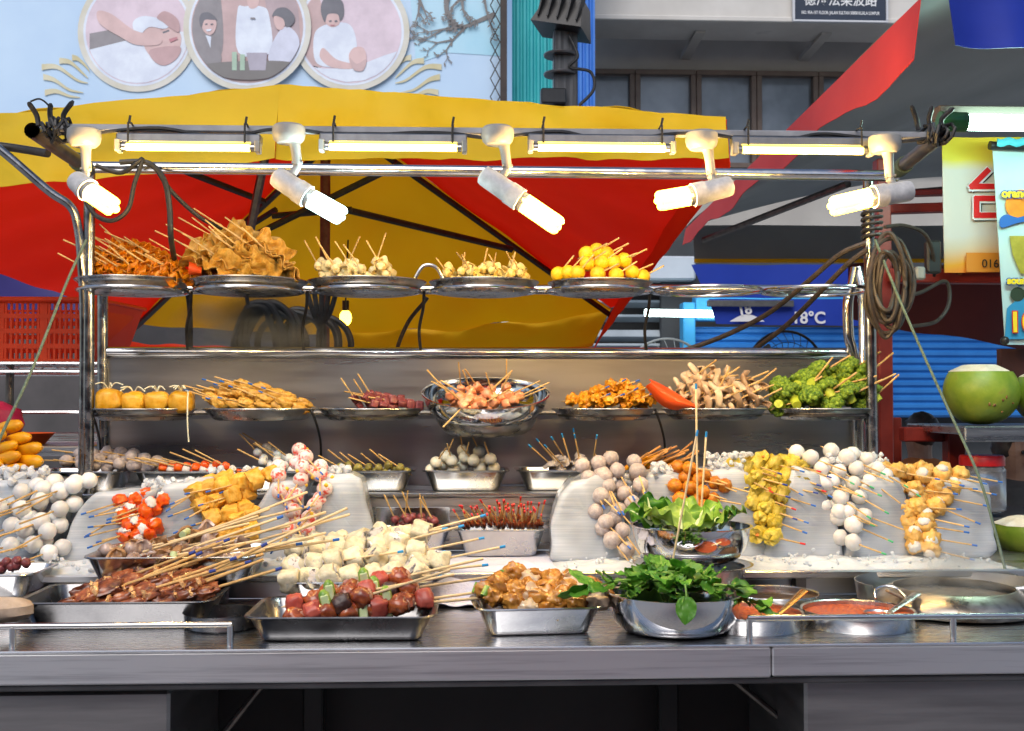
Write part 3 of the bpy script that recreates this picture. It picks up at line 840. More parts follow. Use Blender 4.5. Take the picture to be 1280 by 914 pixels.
# coconuts
COCO = mat('green_coconut_husk', (.12, .22, .015), (.24, .32, .03), .42, scale=16, c3=(.26, .19, .05), bump=.3, bscale=40, lo=.3, hi=.62, detail=9)
HUSK = mat('cut_white_husk', (.62, .55, .42), (.74, .69, .58), .8, scale=40)
SCAR = mat('brown_husk_scar', (.14, .06, .02), (.24, .13, .04), .7, scale=60)
def coconut(cx, base, Y, r, label, cut=.86, sq=.9, seed=1):
    p = P(cx, base, Y)
    o = empty('coconut', p, label, 'coconut', 'green coconuts for sale')
    mb = MB(); n = 40; prof = []
    zc = r * sq
    for k in range(25):
        a = -math.pi / 2 + math.pi * k / 24
        z = math.sin(a)
        if z > cut: break
        prof.append((r * math.cos(a) ** .85 if math.cos(a) > 0 else 0, zc + zc * z))
    mb.lathe(prof, n)
    for i, q in enumerate(mb.v):
        mb.v[i] = q + V((q.x, q.y, 0)) * .035 * noise.noise(q * 14 + V((seed, 0, 0))) + V((q.x, q.y, 0)) * .012 * math.cos(3 * math.atan2(q.y, q.x) + seed)
    mb.build('husk', COCO, o)
    r1, z1 = prof[-1]
    mb = MB(); mb.lathe([(r1 * 1.0, z1), (r1 * .97, z1 + .003), (r1 * .58, z1 + .019), (r1 * .5, z1 + .021), (0, z1 + .021)], 7, smooth=False); mb.build('cut_top', HUSK, o)
    mb = MB()
    for k in range(7):
        a = -1.9 + .12 * k + .3 * random.random(); z = zc * (.35 + .5 * random.random())
        rr_ = r * math.cos(math.asin((z - zc) / zc)) ** .85
        mb.blob((rr_ * .985 * math.cos(a), rr_ * .985 * math.sin(a), z), (.004, .004, .002 + .004 * random.random()), .3, 3, k, nu=7, nv=5)
    mb.build('scar', SCAR, o)
coconut(1226, 531, 3.3, .108, 'whole green coconut with a flat white cut top on the steel shelf, fully in view', .66, .90)
coconut(1312, 531, 3.3, .100, 'green coconut half out of frame beside the whole one on the steel shelf', .66, .88, 4)
coconut(1287, 700, 3.02, .095, 'green coconut with white peeled top standing low beside the last ice block', .38, .80, 7)
# jar with red lid
jr = empty('plastic_jar', P(1228, 640, 3.30), 'clear plastic jar with a red lid behind the rightmost ice block', 'jar')
CLEARP = mat('clear_plastic', (.8, .82, .84), (.84, .86, .88), .08, trans=.85, scale=5)
mb = MB(); mb.lathe([(0, 0), (.06, 0), (.066, .006), (.066, .125), (.058, .135), (.055, .134), (.062, .12), (.062, .010), (0, .006)], 32); mb.build('body', CLEARP, jr)
mb = MB(); mb.lathe([(.0, .168), (.060, .167), (.064, .160), (.064, .137), (.061, .1365), (0, .137)], 32); mb.build('lid', mat('red_lid_plastic', (.55, .015, .02), rough=.35), jr)
tb = MB(); a = P(1240, 640, 3.36); tb.box((a.x + .1, 3.42, a.z / 2 - .003), (.8, .36, a.z - .004), bev=.004)
tag(tb.build('side_cabinet', mat('dark_cabinet_paint', (.03, .03, .034), (.05, .05, .055), .5, scale=3)), 'dark cabinet behind the rightmost ice block carrying the clear jar', 'cabinet')

# menu banner with the red character
mn = empty('menu_banner', P(1215, 255, 3.42), 'white menu banner with a large red Chinese character fading to orange at its foot', 'banner')
OM = mn.location.copy()
m = bpy.data.materials.new('printed_orange_fade'); m.use_nodes = True
N, L = m.node_tree.nodes, m.node_tree.links
tc = N.new('ShaderNodeTexCoord'); sx = N.new('ShaderNodeSeparateXYZ'); nz = N.new('ShaderNodeTexNoise'); nz.inputs['Scale'].default_value = 3
ad = N.new('ShaderNodeMath'); ad.operation = 'MULTIPLY_ADD'; ad.inputs[1].default_value = .10
cr = N.new('ShaderNodeValToRGB'); mr = N.new('ShaderNodeMapRange'); mr.inputs[1].default_value = -.22; mr.inputs[2].default_value = .22
L.new(tc.outputs['Object'], sx.inputs[0]); L.new(tc.outputs['Object'], nz.inputs[0]); L.new(nz.outputs[0], ad.inputs[0]); L.new(sx.outputs['Z'], ad.inputs[2])
L.new(ad.outputs[0], mr.inputs[0]); L.new(mr.outputs[0], cr.inputs[0]); L.new(cr.outputs[0], N['Principled BSDF'].inputs['Base Color'])
e = cr.color_ramp.elements
e[0].position = 0.08; e[0].color = (.72, .10, .02, 1); e[1].position = 1; e[1].color = (.75, .62, .02, 1)
for p_, c_ in ((.22, (.72, .33, .02, 1)), (.34, (.62, .52, .40, 1)), (.42, (.58, .57, .56, 1)), (.84, (.58, .58, .56, 1)), (.92, (.72, .62, .04, 1))):
    x = e.new(p_); x.color = c_
mb = MB(); q = [P(1177, 172, 3.42), P(1290, 172, 3.42), P(1290, 341, 3.42), P(1180, 341, 3.42)]
mb.grid(lambda u, v: sheet(q[0], q[1], q[2], q[3], sag=.004)(u, v) - OM, 12, 12, th=.003); mb.build('banner_sheet', m, mn)
def strokes(name, paths, wpx, Y, m, off, par, O, dy=0, dx=0, th=.002):
    mb = MB()
    for pth in paths:
        for i in range(len(pth) - 1):
            a, b = V((*pth[i], 0)), V((*pth[i + 1], 0)); d = (b - a).normalized(); nn = V((-d.y, d.x, 0)) * wpx / 2
            o = [a + nn - d * wpx * .35, b + nn + d * wpx * .35, b - nn + d * wpx * .35, a - nn - d * wpx * .35]
            mb.prism([P(p.x + dx, p.y + dy, Y - off - .0004 * i) - O for p in o], (0, th, 0))
    return mb.build(name, m, par, fix=True)
PT = [[(1235, 213), (1215, 233), (1265, 233)], [(1262, 248), (1221, 248), (1221, 269), (1262, 269)]]
strokes('character_shadow', PT, 10.5, 3.42, mat('printed_black', (.015, .015, .015)), .010, mn, OM, 2.2, 1.2)
strokes('character_outline', PT, 10.5, 3.42, WHITEP, .014, mn, OM, 1)
strokes('red_character', PT, 7, 3.42, mat('printed_red', (.62, .012, .015), rough=.45), .018, mn, OM)
mb = MB(); mb.prism([P(x, y, 3.405) - OM for x, y in ((1208, 316), (1275, 316), (1275, 340), (1208, 340))], (0, .002, 0)); mb.build('orange_patch', mat('printed_orange', (.60, .22, .02), rough=.5), mn, fix=True)
text('phone_lettering', '016', .036, P(1238, 330, 3.40) - OM, mat('dark_marker_ink', (.02, .015, .01)), mn)
# juice banner
jb = empty('juice_banner', P(1270, 300, 3.3), 'pale turquoise juice banner with an orange, a cup and a price, at the right edge', 'banner')
OJ = jb.location.copy()
mb = MB(); q = [P(1240, 183, 3.3), P(1340, 183, 3.3), P(1340, 431, 3.3), P(1256, 431, 3.3)]
mb.grid(lambda u, v: sheet(q[0], q[1], q[2], q[3], sag=.005)(u, v) - OJ, 12, 16, th=.003)
mb.build('banner_sheet', mat('printed_pale_turquoise', (.38, .62, .68), (.50, .64, .66), .45, scale=3), jb)
mb = MB(); mb.tube([P(1237, 182, 3.28) - OJ, P(1345, 186, 3.28) - OJ], .013, 10); mb.build('top_rail', BLK, jb)
mb = MB(); mb.grid(lambda u, v: P(1246 + 94 * u, 174 + 8 * v + 1.5 * math.sin(u * 30), 3.262 - .004 * math.sin(v * 3)) - OJ, 24, 4, th=.004); mb.build('rolled_edge', mat('bright_turquoise', (.05, .42, .55), (.08, .5, .6), .35, scale=8), jb)
def jart(n, pts, m, off, curve=0):
    p = [P(x, y, 3.3 - off) - OJ for x, y in pts]
    if curve: p = spline(p, curve, True)
    mb = MB(); mb.prism(p, (0, .0015, 0)); mb.build(n, m, jb, fix=True)
jart('printed_orange_fruit', circ(1276, 256, 19, 30), mat('printed_orange_fruit', (.75, .20, .015), (.8, .28, .02), .4, scale=30), .010)
jart('printed_swirl', [(1250, 274), (1258, 268), (1272, 272), (1290, 268), (1320, 272), (1320, 281), (1286, 277), (1268, 280), (1252, 285)], mat('printed_blue', (.02, .12, .45), rough=.45), .013, 3)
jart('printed_cup', [(1262, 295), (1320, 295), (1312, 345), (1276, 342), (1266, 318)], mat('printed_olive_drink', (.30, .28, .03), (.4, .36, .05), .45, scale=40), .010)
jart('printed_plum', circ(1272, 368, 9, 20), mat('printed_dark_plum', (.03, .05, .03), rough=.4), .010); jart('printed_plum', circ(1289, 366, 10, 20), MATS['printed_dark_plum'], .012)
jart('printed_price_disc', circ(1284, 404, 31, 40)[24:] + [(1300, 424), (1256, 424)], mat('printed_price_blue', (.03, .25, .50), rough=.45), .009)
YL = mat('printed_yellow', (.80, .62, .03), rough=.45)
for body, size, x, y, m_ in (('orange', .034, 1252, 242, YL), ('sour plum', .03, 1259, 351, YL), ('10', .085, 1260, 404, YL)):
    t = text('juice_lettering', body, size, P(x, y, 3.28) - OJ, m_, jb, align='LEFT', bold=.0015)
    text('lettering_outline', body, size, P(x, y, 3.283) - OJ, MATS['printed_blue'] if body != '10' else MATS['printed_red'], jb, align='LEFT', bold=.0045)
mb = MB(); mb.blob(P(1256, 426, 3.27) - OJ, .013, nu=14); mb.build('bottom_knob', BLK, jb)
tag(MB().add([P(1252, 436, 3.38), P(1400, 436, 3.38), P(1400, 486, 3.38), P(1252, 486, 3.38)], [(0, 3, 2, 1)], False).merge(MB().box((P(1252, 460, 3.38) + P(1400, 460, 3.38)) / 2 + V((0, .016, 0)), (P(1400, 460, 3.38).x - P(1252, 460, 3.38).x, .03, .116))).build('brown_panel', mat('dark_brown_board', (.05, .018, .015), (.07, .025, .02), .5, scale=4)),
    'dark brown board hanging under the juice banner at the right edge', 'board')
# neighbour's fluorescent tube
nl = empty('fluorescent_lamp', P(1240, 153, 2.85), 'cold white fluorescent lamp with green tape on its end, right of the stall', 'lamp'); ON = nl.location.copy()
mb = MB(); mb.tube([P(1206, 153, 2.85) - ON, P(1420, 156, 2.85) - ON], .021, 14); mb.build('tube', COOL_TUBE, nl)
mb = MB(); mb.box((P(1180, 143, 2.88) + P(1420, 147, 2.88)) / 2 - ON + V((0, .035, .012)), (P(1420, 150, 2.88).x - P(1172, 150, 2.88).x, .05, .035), bev=.004); mb.build('housing', mat('brown_lamp_housing', (.07, .06, .05), rough=.5), nl)
mb = MB(); mb.tube([P(1174, 152, 2.85) - ON, P(1207, 153, 2.85) - ON], .026, 14); mb.build('taped_end', mat('green_tape', (.006, .09, .02), (.015, .05, .02), .35, scale=30), nl)
# ------------------------------------------------------------------ the stall
ZC = .95
st = empty('food_stall', (0, 2.6, 0), 'stainless steel street food stall with a long counter, stepped shelves and a pole frame', 'food stall')
OSt = V((0, 2.6, 0))
def sp(n, mb, m, par=None):
    mb.v = [p - OSt for p in mb.v]; return mb.build(n, m, par or st)
XL_, XR_ = -1.42, 1.62
Yf0 = 2.15
ZP = 1.012      # tray platform
ZL = ZY(616, 3.05)   # ledge
def slab(x0, x1, y0, y1, z0, z1, bev=.004):
    mb = MB(); mb.box(((x0 + x1) / 2, (y0 + y1) / 2, (z0 + z1) / 2), (x1 - x0, y1 - y0, z1 - z0), bev=bev); return mb
sp('worktop', slab(XL_, XR_, Yf0 - .004, 2.69, ZC - .005, ZC, .002), TOPST)
xs = XY(962, Yf0)
APR = mat('scuffed_apron_steel', (.50, .50, .51), (.86, .86, .87), .34, 1, lo=.22, hi=.5, scale=10, stretch=(.25, 1, 9), rvar=.04, bump=.04, bscale=12)
sp('apron', slab(XL_, xs - .001, Yf0 - .002, Yf0 + .03, ZC - .063, ZC - .0055, .003), APR)
sp('apron', slab(xs + .001, XR_, Yf0 - .002, Yf0 + .03, ZC - .061, ZC - .0055, .003), APR)
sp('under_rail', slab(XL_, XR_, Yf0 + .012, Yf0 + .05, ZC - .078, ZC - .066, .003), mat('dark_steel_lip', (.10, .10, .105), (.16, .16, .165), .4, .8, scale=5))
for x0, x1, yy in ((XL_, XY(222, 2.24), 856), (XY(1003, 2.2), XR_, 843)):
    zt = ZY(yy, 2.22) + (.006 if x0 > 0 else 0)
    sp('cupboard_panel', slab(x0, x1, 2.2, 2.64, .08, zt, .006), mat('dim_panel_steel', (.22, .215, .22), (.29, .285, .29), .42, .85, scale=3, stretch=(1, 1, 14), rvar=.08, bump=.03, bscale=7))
sp('inner_back_panel', slab(XL_ + .02, XR_ - .02, 2.646, 2.66, .1, ZC - .03), DARK)
for px in (395, 832):
    a = XY(px, 2.57); sp('inner_post', slab(a - .022, a + .022, 2.54, 2.585, .06, ZC - .03), mat('dark_inner_steel', (.02, .02, .021), (.03, .03, .03), .5, .3, scale=4))
mb = MB(); mb.tube([PZ(250, 940, .6) * 0 + V((XY(272, 2.4), 2.4, .70)), V((XY(372, 2.4), 2.4, ZC - .04))], .007, 8); sp('brace', mb, DKPIPE)
mb = MB(); mb.tube([V((XY(860, 2.4), 2.4, ZC - .05)), V((XY(1000, 2.4), 2.4, .70))], .007, 8); sp('brace', mb, DKPIPE)
for px in (-120, 1380):
    for yy in (2.25, 3.2):
        a = XY(px, 2.3); a = max(min(a, XR_ - .04), XL_ + .04); mb = MB(); mb.tube([(a, yy, .001), (a, yy, .5)], .02, 10); sp('leg', mb, DKPIPE)
# platform step
sp('riser', slab(XL_, XR_, 2.692, 2.704, ZC + .0005, ZP - .012, .002), PANEL)
sp('tray_platform', slab(XL_, XR_, 2.64, 3.052, ZP - .01, ZP - .002, .003), STEEL)
sp('platform_lip', slab(XL_, XR_, 2.626, 2.6395, ZP - .014, ZP + .004, .003), STEEL)
for px in (402, 470):
    a = XY(px, 2.66)
sp('platform_bracket', slab(XY(990, 2.68), XY(1003, 2.68), 2.66, 2.69, ZC + .001, ZP - .0155, .001), DKPIPE)
# ledge
sp('ledge_riser', slab(XL_ + .16, XY(1180, 3.06), 3.056, 3.066, ZP, ZL - .0125, .002), STEEL)
sp('ledge', slab(XL_ + .16, XY(1180, 3.06), 3.05, 3.31, ZL - .012, ZL, .003), STEEL)
# back panel
zt = ZY(441, 3.3)
xa, xb = XY(134, 3.32), XY(1066, 3.32)
sp('back_panel', slab(xa, xb, 3.318, 3.33, ZL + .001, zt - .014, .002), PANEL)
mb = MB(); mb.tube([(xa - .012, 3.318, zt), (xb, 3.318, zt)], .0165, 14); sp('panel_top_tube', mb, CHROME)
# poles
YP = 3.07
z_ct = ZY(213, 3.0)
for px0, px1, Y, ztop, nm in ((111, 111, YP, z_ct, 'pole'), (129, 129, 3.31, ZY(362, 3.31), 'pole'), (1086, 1091, YP, z_ct, 'pole')):
    a = P(px0, 300, Y); b = P(px1, 560, Y); mb = MB(); mb.tube([(b.x, Y, ZP - .002), (a.x, Y, ztop)], .0150, 14); sp(nm, mb, POLEM)
# bent back pole at right
mb = MB(); mb.tube(spline([P(1070, 335, 3.3), P(1066, 355, 3.3), P(1060, 378, 3.3), P(1061, 420, 3.3), P(1066, 440, 3.3), P(1070, 470, 3.3), V((XY(1070, 3.3), 3.3, ZL))], 6), .0155, 12); sp('pole', mb, CHROME)
mb = MB(); mb.tube([P(1072, 335, 3.3), P(1078, 362, 3.28), V((XY(1080, 3.26), 3.26, ZL + .001))], .013, 12); sp('pole', mb, CHROME)
# bent side tube at left
mb = MB(); mb.tube(spline([P(-60, 146, 3.0), P(0, 187, 3.02), P(60, 238, 3.04), P(88, 258, 3.05), P(97, 282, 3.06), P(102, 330, 3.06), P(105, 420, 3.07), V((XY(104, 3.07), 3.07, ZP - .002))], 7), .0115, 12); sp('side_tube', mb, POLEM)
mb = MB(); mb.tube(spline([P(-60, 176, 3.05), P(10, 184, 3.05), P(60, 192, 3.0)], 6), .011, 10); sp('side_tube', mb, IRON)
# cross tube, arms, lamp bar
mb = MB(); mb.tube([P(108, 209, 3.0), P(1122, 220, 3.0)], .0155, 14); sp('cross_tube', mb, CHROME)
for (x0, y0, x1, y1) in ((112, 212, 40, 163), (1118, 216, 1178, 168)):
    mb = MB(); a = P(x0, y0, 3.0); b = P(x1, y1, 2.6); mb.tube([a, b], .018, 14, caps=False); mb.tube([b, a], .0145, 12, caps=False)
    sp('arm_tube', mb, DKPIPE)
    mb = MB(); c = a * .86 + b * .14
    mb.tube([c - (b - a) * .04, c + (b - a) * .10], .023, 12); sp('pipe_wrap', mb, mat('dark_green_wrap', (.02, .04, .035), (.04, .06, .05), .6, scale=60))
a, b = P(66, 160, 2.6), P(1160, 170, 2.6)
d = b - a; mb = MB(); mb.box((a + b) / 2, (d.length, .02, .016), M=d.to_track_quat('X', 'Z').to_matrix(), bev=.003); sp('lamp_bar', mb, BARGREY)
for px in (57, 1160):
    mb = MB(); rq = random.Random(px)
    c = P(px + (8 if px < 100 else 4), 163 + (5 if px > 100 else 0), 2.59)
    for k in range(6):
        rr_ = .016 + .012 * rq.random(); t0 = rq.random() * 6
        mb.tube([c + V((.05 * (k / 5 - .3) + rr_ * .5 * math.sin(j * .9), rr_ * math.cos(j * .785 + t0), rr_ * math.sin(j * .785 + t0))) for j in range(9)], .0042, 6)
    for k in range(3):
        mb.tube(spline([c + V((.03 * k - .03, 0, .01)), c + V((.03 * k - .035, 0, .035)), c + V((.03 * k - .05 + .02 * k, -.01, .055 + .01 * rq.random()))], 4), [.006] * 8 + [.003], 6)
    sp('wire_binding', mb, IRON)
mb = MB(); mb.tube(spline([P(66, 150, 2.57), P(62, 134, 2.57), P(50, 124, 2.57), P(38, 127, 2.57)], 6), .0022, 5); sp('loose_wire', mb, IRON)
mb = MB()
mb.tube(spline([P(60 + (1100 * k / 24), 160 + 10 * k / 24 + 3 + 4.5 * math.sin(k * 1.7) + (3 if k % 5 == 0 else 0), 2.583) for k in range(25)], 5), .0042, 6)
sp('lamp_wire', mb, CABLE)
# plate shelf with rings, upper
zr = ZY(364, 3.15)
mb = MB(); mb.tube([P(132, 362, 3.3), P(1078, 362, 3.3)], .014, 12); sp('shelf_tube', mb, CHROME)
RINGX = [167, 311, 459, 605, 750, 883, 1020]
for px in RINGX:
    r = 66 if px < 800 else 69
    c = P(px, 364, 3.15); rr_ = r * 3.15 / F
    mb = MB(); mb.tube([c + V((rr_ * math.cos(2 * math.pi * k / 40), rr_ * math.sin(2 * math.pi * k / 40), 0)) for k in range(40)], .0048, 8, closed=True); sp('plate_ring', mb, CHROME)
for px in (239, 384, 530, 812):
    a = P(px, 364, 3.2); b = P(px - 4, 440, 3.31)
    mb = MB(); mb.tube(spline([a, P(px - 1, 385, 3.22), P(px - 6, 412, 3.27), b], 5), .0045, 8); sp('ring_stay', mb, IRON)
# lower rings on black hooks
zr2 = ZY(519, 3.15)
mb = MB(); mb.tube([P(118, 516, 3.3), P(1076, 516, 3.3)], .006, 8); sp('shelf_rod', mb, DKPIPE)
for px in (179, 325, 464, 607, 755, 893, 1028):
    c = P(px, 519, 3.15); rr_ = 57 * 3.15 / F
    mb = MB(); mb.tube([c + V((rr_ * math.cos(2 * math.pi * k / 36), rr_ * math.sin(2 * math.pi * k / 36), 0)) for k in range(36)], .004, 6, closed=True); sp('plate_ring', mb, DKPIPE)
for px in (116, 392, 822, 1080):
    mb = MB(); mb.tube(spline([P(px - 3, 512, 3.1), P(px, 520, 3.1), P(px + 5, 535, 3.12), P(px + 9, 556, 3.2), P(px + 9, 590, 3.3)], 5), .0034, 6); sp('shelf_hook', mb, IRON)
# guard rails on the counter front
for (xa_, xb_, ya, yb, posts) in ((-150, 290, 783, 782, (20, 290, -120)), (935, 1420, 775, 766, (935, 1188, 1400))):
    Y = 2.175
    a, b = P(xa_, ya, Y), P(xb_, yb, Y)
    z = (a.z + b.z) / 2
    mb = MB(); mb.tube([(a.x, Y, z), (b.x, Y, z)], .0058, 10); g_ = sp('guard_rail', mb, CHROME)
    for px in posts:
        x = XY(px, Y); mb = MB(); mb.tube([(x, Y, ZC), (x, Y, z - .002)], .0062, 10); mb.v = [p - OSt for p in mb.v]; mb.build('rail_post', CHROME, g_)

# ------------------------------------------------------------------ lamps on the bar
def batten(x0, x1, y, label):
    Y = 2.575
    a, b = P(x0, y, Y), P(x1, y + (x1 - x0) * .01, Y)
    c = (a + b) / 2; O_ = c.copy()
    o = empty('fluorescent_batten', c, label, 'lamp', 'fluorescent battens under the lamp bar')
    Lh = (b - a).length
    M = (b - a).to_track_quat('X', 'Z').to_matrix()
    mb = MB(); mb.box((0, .012, .011), (Lh, .03, .022), M=M, bev=.003); mb.build('housing', ALU, o)
    mb = MB(); mb.tube([M @ V((-Lh / 2 + .022, 0, -.010)), M @ V((Lh / 2 - .022, 0, -.010))], .0085, 12); mb.build('tube', WARM_TUBE, o)
    for s_ in (-1, 1):
        mb = MB(); mb.box(M @ V((s_ * (Lh / 2 - .006), 0, -.008)), (.012, .03, .028), M=M, bev=.002); mb.build('end_holder', WHITEPL, o)
        mb = MB(); mb.tube([M @ V((s_ * (Lh / 2 - .013), 0, -.010)), M @ V((s_ * (Lh / 2 - .0235), 0, -.010))], .0088, 12); mb.build('tube_cap', ALU, o)
        mb = MB(); x = s_ * Lh * .40
        mb.tube([M @ V((x, -.0205, -.004)), M @ V((x, -.0205, .040)), M @ V((x + .001, .0, .044)), M @ V((x, .031, .040)), M @ V((x, .031, -.004))], .0024, 6)
        mb.tube([M @ V((x, -.012, .043)), M @ V((x + .003, -.014, .058))], .003, 5); mb.build('cable_tie', IRON, o)
batten(145, 326, 178, 'leftmost of the four warm fluorescent battens strapped under the lamp bar')
batten(399, 584, 178, 'second warm fluorescent batten from the left under the lamp bar')
batten(660, 844, 179, 'third warm fluorescent batten from the left under the lamp bar')
batten(915, 1091, 182, 'rightmost of the four warm fluorescent battens strapped under the lamp bar')
def spot(bx, by, ax, ay, s0, s1, d0, d1, bm, label):
    Y = 2.545
    c = P(bx, by, Y); o = empty('bulb_lamp', c, label, 'lamp', 'bare bulb lamps under the lamp bar')
    loc = lambda x, y, yy=Y: P(x, y, yy) - c
    mb = MB(); mb.lathe([(0, .024), (.030, .023), (.036, .018), (.037, .002), (.034, -.010), (.026, -.018), (.0, -.019)], 28, (0, 0, .005)); mb.build('base_cup', WHITEPL, o)
    a = loc(bx + (ax - bx) * .7, by + 10); b = loc(ax, ay)
    mb = MB(); mb.tube(spline([loc(bx + (ax - bx) * .4, by + 2), a, b], 5), [.020, .0185, .017, .0155, .014, .0125, .0115, .011, .0108, .0108, .0108], 12); mb.build('neck', WHITEPL, o)
    S0, S1 = loc(*s0, Y - .01), loc(*s1, Y - d0)
    dd = (S1 - S0).normalized()
    mb = MB(); mb.tube([S0, S0 + dd * .004, S0 + dd * .012, S0 + (S1 - S0) * .7, S0 + (S1 - S0) * .705, S1], [.014, .0215, .0235, .0245, .0265, .0265], 20); mb.build('socket', GREYPL, o)
    mb = MB(); mb.tube([b - V((0, 0, .004)), S0 * .62 + S1 * .38], .0095, 10); mb.tube([b + V((-.012, -.006, .004)), b + V((.012, -.006, .004))], .003, 6); mb.build('hinge', WHITEPL, o)
    E = loc(*d1, Y - d0 - .02) if True else None
    Lb = (E - S1)
    u = dd.orthogonal().normalized(); w_ = dd.cross(u)
    mb = MB()
    for k in range(4):
        an = 2 * math.pi * k / 4 + .6
        off = (u * math.cos(an) + w_ * math.sin(an)) * .0125
        n = 8
        pts = [S1 + off + Lb * t for t in (0, .3, .6, .86, .93, .97, 1.0)]
        mb.tube(pts, [.0095, .0098, .0098, .0098, .0088, .006, .001], 10)
    mb.build('bulb', bm, o)
    ld = bpy.data.lights.new('bulb_light', 'POINT'); ld.energy = 25 if bm is WARM_BULB else 12; ld.shadow_soft_size = .03
    ld.color = (1, .62, .22) if bm is WARM_BULB else (.72, .97, 1)
    lo_ = bpy.data.objects.new('bulb_light', ld); col.objects.link(lo_); lo_.parent = o; lo_.location = S1 + Lb * .6
    mb = MB(); mb.tube([S1 - dd * .002, S1 + dd * .012], .0225, 18); mb.build('bulb_collar', WHITEPL, o)
spot(105, 176, 108, 214, (93, 224), (110, 238), .03, (144, 261), WARM_BULB, 'leftmost bare bulb lamp, lit warm, above the fried skin plate')
spot(361, 172, 372, 206, (343, 219), (384, 246), .02, (430, 272), COOL_BULB, 'bare bulb lamp lit cold white above the second plate')
spot(622, 174, 634, 210, (602, 217), (650, 250), .02, (701, 285), WARM_BULB, 'middle bare bulb lamp lit warm, pointing down to the right')
spot(877, 180, 889, 218, (915, 232), (866, 244), .02, (820, 252), WARM_BULB, 'warm bare bulb lamp pointing left above the yellow balls')
spot(1106, 184, 1112, 222, (1140, 238), (1092, 246), .02, (1037, 259), WARM_BULB, 'rightmost bare bulb lamp lit warm, pointing left in front of the pole')

# ------------------------------------------------------------------ cables, coils, ropes
def cable(name, pts, r, m, label, cat='cable', n=8):
    mb = MB(); mb.tube(spline([P(*p) for p in pts], 8), r, n)
    return tag(mb.build(name, m, None, origin=P(*pts[0])), label, cat)
cable('cable', [(120, 207, 2.96), (150, 216, 2.96), (170, 205, 2.95), (178, 200, 2.95), (168, 230, 2.95), (160, 262, 2.95), (140, 276, 2.95), (118, 268, 2.96), (104, 246, 2.97)], .006, CABLE, 'black cable looping down beside the leftmost bulb lamp')
cable('cable', [(150, 203, 2.96), (185, 204, 2.96), (205, 225, 2.97), (212, 260, 2.98), (214, 300, 3.0), (222, 340, 3.2), (236, 375, 3.3), (238, 440, 3.34)], .0075, CABLE, 'thick black cable hanging from the cross tube behind the two fried skin plates')
cable('cable', [(196, 212, 3.0), (215, 240, 3.05), (250, 272, 3.1), (285, 292, 3.15), (300, 330, 3.3), (310, 380, 3.38)], .006, CABLE, 'black cable running diagonally behind the large fried skin pile')
ck = empty('coiled_hose', P(340, 420, 3.45), 'coil of black hose hung behind the upper plates on the back panel', 'hose')
mb = MB(); rq = random.Random(5)
for k in range(11):
    cx = 314 + 9 * k + rq.uniform(-7, 7); oy = rq.uniform(-4, 8); pts = [P(cx + (26 + 3 * (k % 6)) * math.cos(a) + 6 * rq.random(), oy + 424 + (46 - 1.2 * k) * math.sin(a), 3.42 + .009 * k) - ck.location for a in [2 * math.pi * j / 10 for j in range(10)]]
    mb.tube(spline(pts, 5, True), .0100, 8, closed=True)
for k in range(5):
    mb.tube(spline([P(384 + 9 * k, 366, 3.36) - ck.location, P(392 + 5 * k, 392, 3.38) - ck.location, P(398 + 8 * rq.random(), 414, 3.4) - ck.location, P(396 + 12 * rq.random(), 446, 3.42) - ck.location], 5), .0075, 8)
mb.build('hose', CABLE, ck)
cable('cable', [(534, 372, 3.34), (530, 378, 3.34), (512, 400, 3.36), (500, 425, 3.38), (494, 446, 3.4)], .006, BROWNC, 'knotted brown cable dangling beside the handled plate')
cable('cable', [(556, 370, 3.33), (555, 352, 3.33), (545, 334, 3.32), (530, 332, 3.32), (520, 345, 3.32), (516, 356, 3.32)], .0055, CHROME, 'thin grey hook loop rising between the third and fourth upper plates', 'hook')
cable('cable', [(1082, 304, 3.03), (1050, 318, 3.06), (1010, 352, 3.15), (960, 392, 3.3), (905, 420, 3.4), (850, 440, 3.45)], .0075, BROWNC, 'dark brown cable sweeping from the right pole down behind the empty rings')
cable('cable', [(1084, 312, 3.03), (1060, 330, 3.06), (1025, 365, 3.15), (985, 405, 3.3), (950, 432, 3.4), (935, 445, 3.45)], .0075, BROWNC, 'second dark brown cable running steeper from the right pole to the back panel')
cb = empty('cable_bundle', P(1100, 300, 3.0), 'bundle of coiled brown cable tied to the right pole of the stall', 'cable')
mb = MB()
for k in range(9):
    pts = [P(1103 + (13 + 1.8 * k) * math.cos(a) + 7 * rq.random() + (k % 3) * 4, 345 + (38 + 4.5 * (k % 5)) * math.sin(a) + (k % 4) * 7 + 8 * rq.random(), 3.0 + .012 * math.cos(a * 2 + k) + .004 * k) - cb.location for a in [2 * math.pi * j / 9 for j in range(9)]]
    mb.tube(spline(pts, 5, True), .0062, 7, closed=True)
mb.build('coil', BROWNC, cb)
mb = MB(); mb.tube([P(1090, 300, 3.06) - cb.location + V((.026 * math.cos(a), .026 * math.sin(a), .012 * k / 9)) for k, a in enumerate([2 * math.pi * j / 12 for j in range(60)])], .005, 6); mb.build('tie', IRON, cb)
cable('cable', [(1106, 284, 3.2), (1130, 282, 3.25), (1155, 292, 3.3), (1166, 316, 3.35), (1168, 345, 3.4)], .0055, BROWNC, 'brown cable arching right from the bundle to the hanging socket')
cable('cable', [(1120, 372, 3.3), (1150, 366, 3.35), (1182, 352, 3.4), (1186, 380, 3.4), (1170, 402, 3.38), (1140, 408, 3.3)], .006, BROWNC, 'brown cable looping under the maroon cross bar')
sk = empty('hanging_socket', P(1166, 330, 3.38), 'black plug and socket hanging behind the right cable bundle', 'socket')
mb = MB(); mb.box((.0, 0, .02), (.045, .03, .10), bev=.006); mb.build('socket_body', BLK, sk)
mb = MB(); mb.box((-.045, -.01, -.03), (.03, .025, .04), bev=.006); mb.build('plug', WHITEPL, sk)
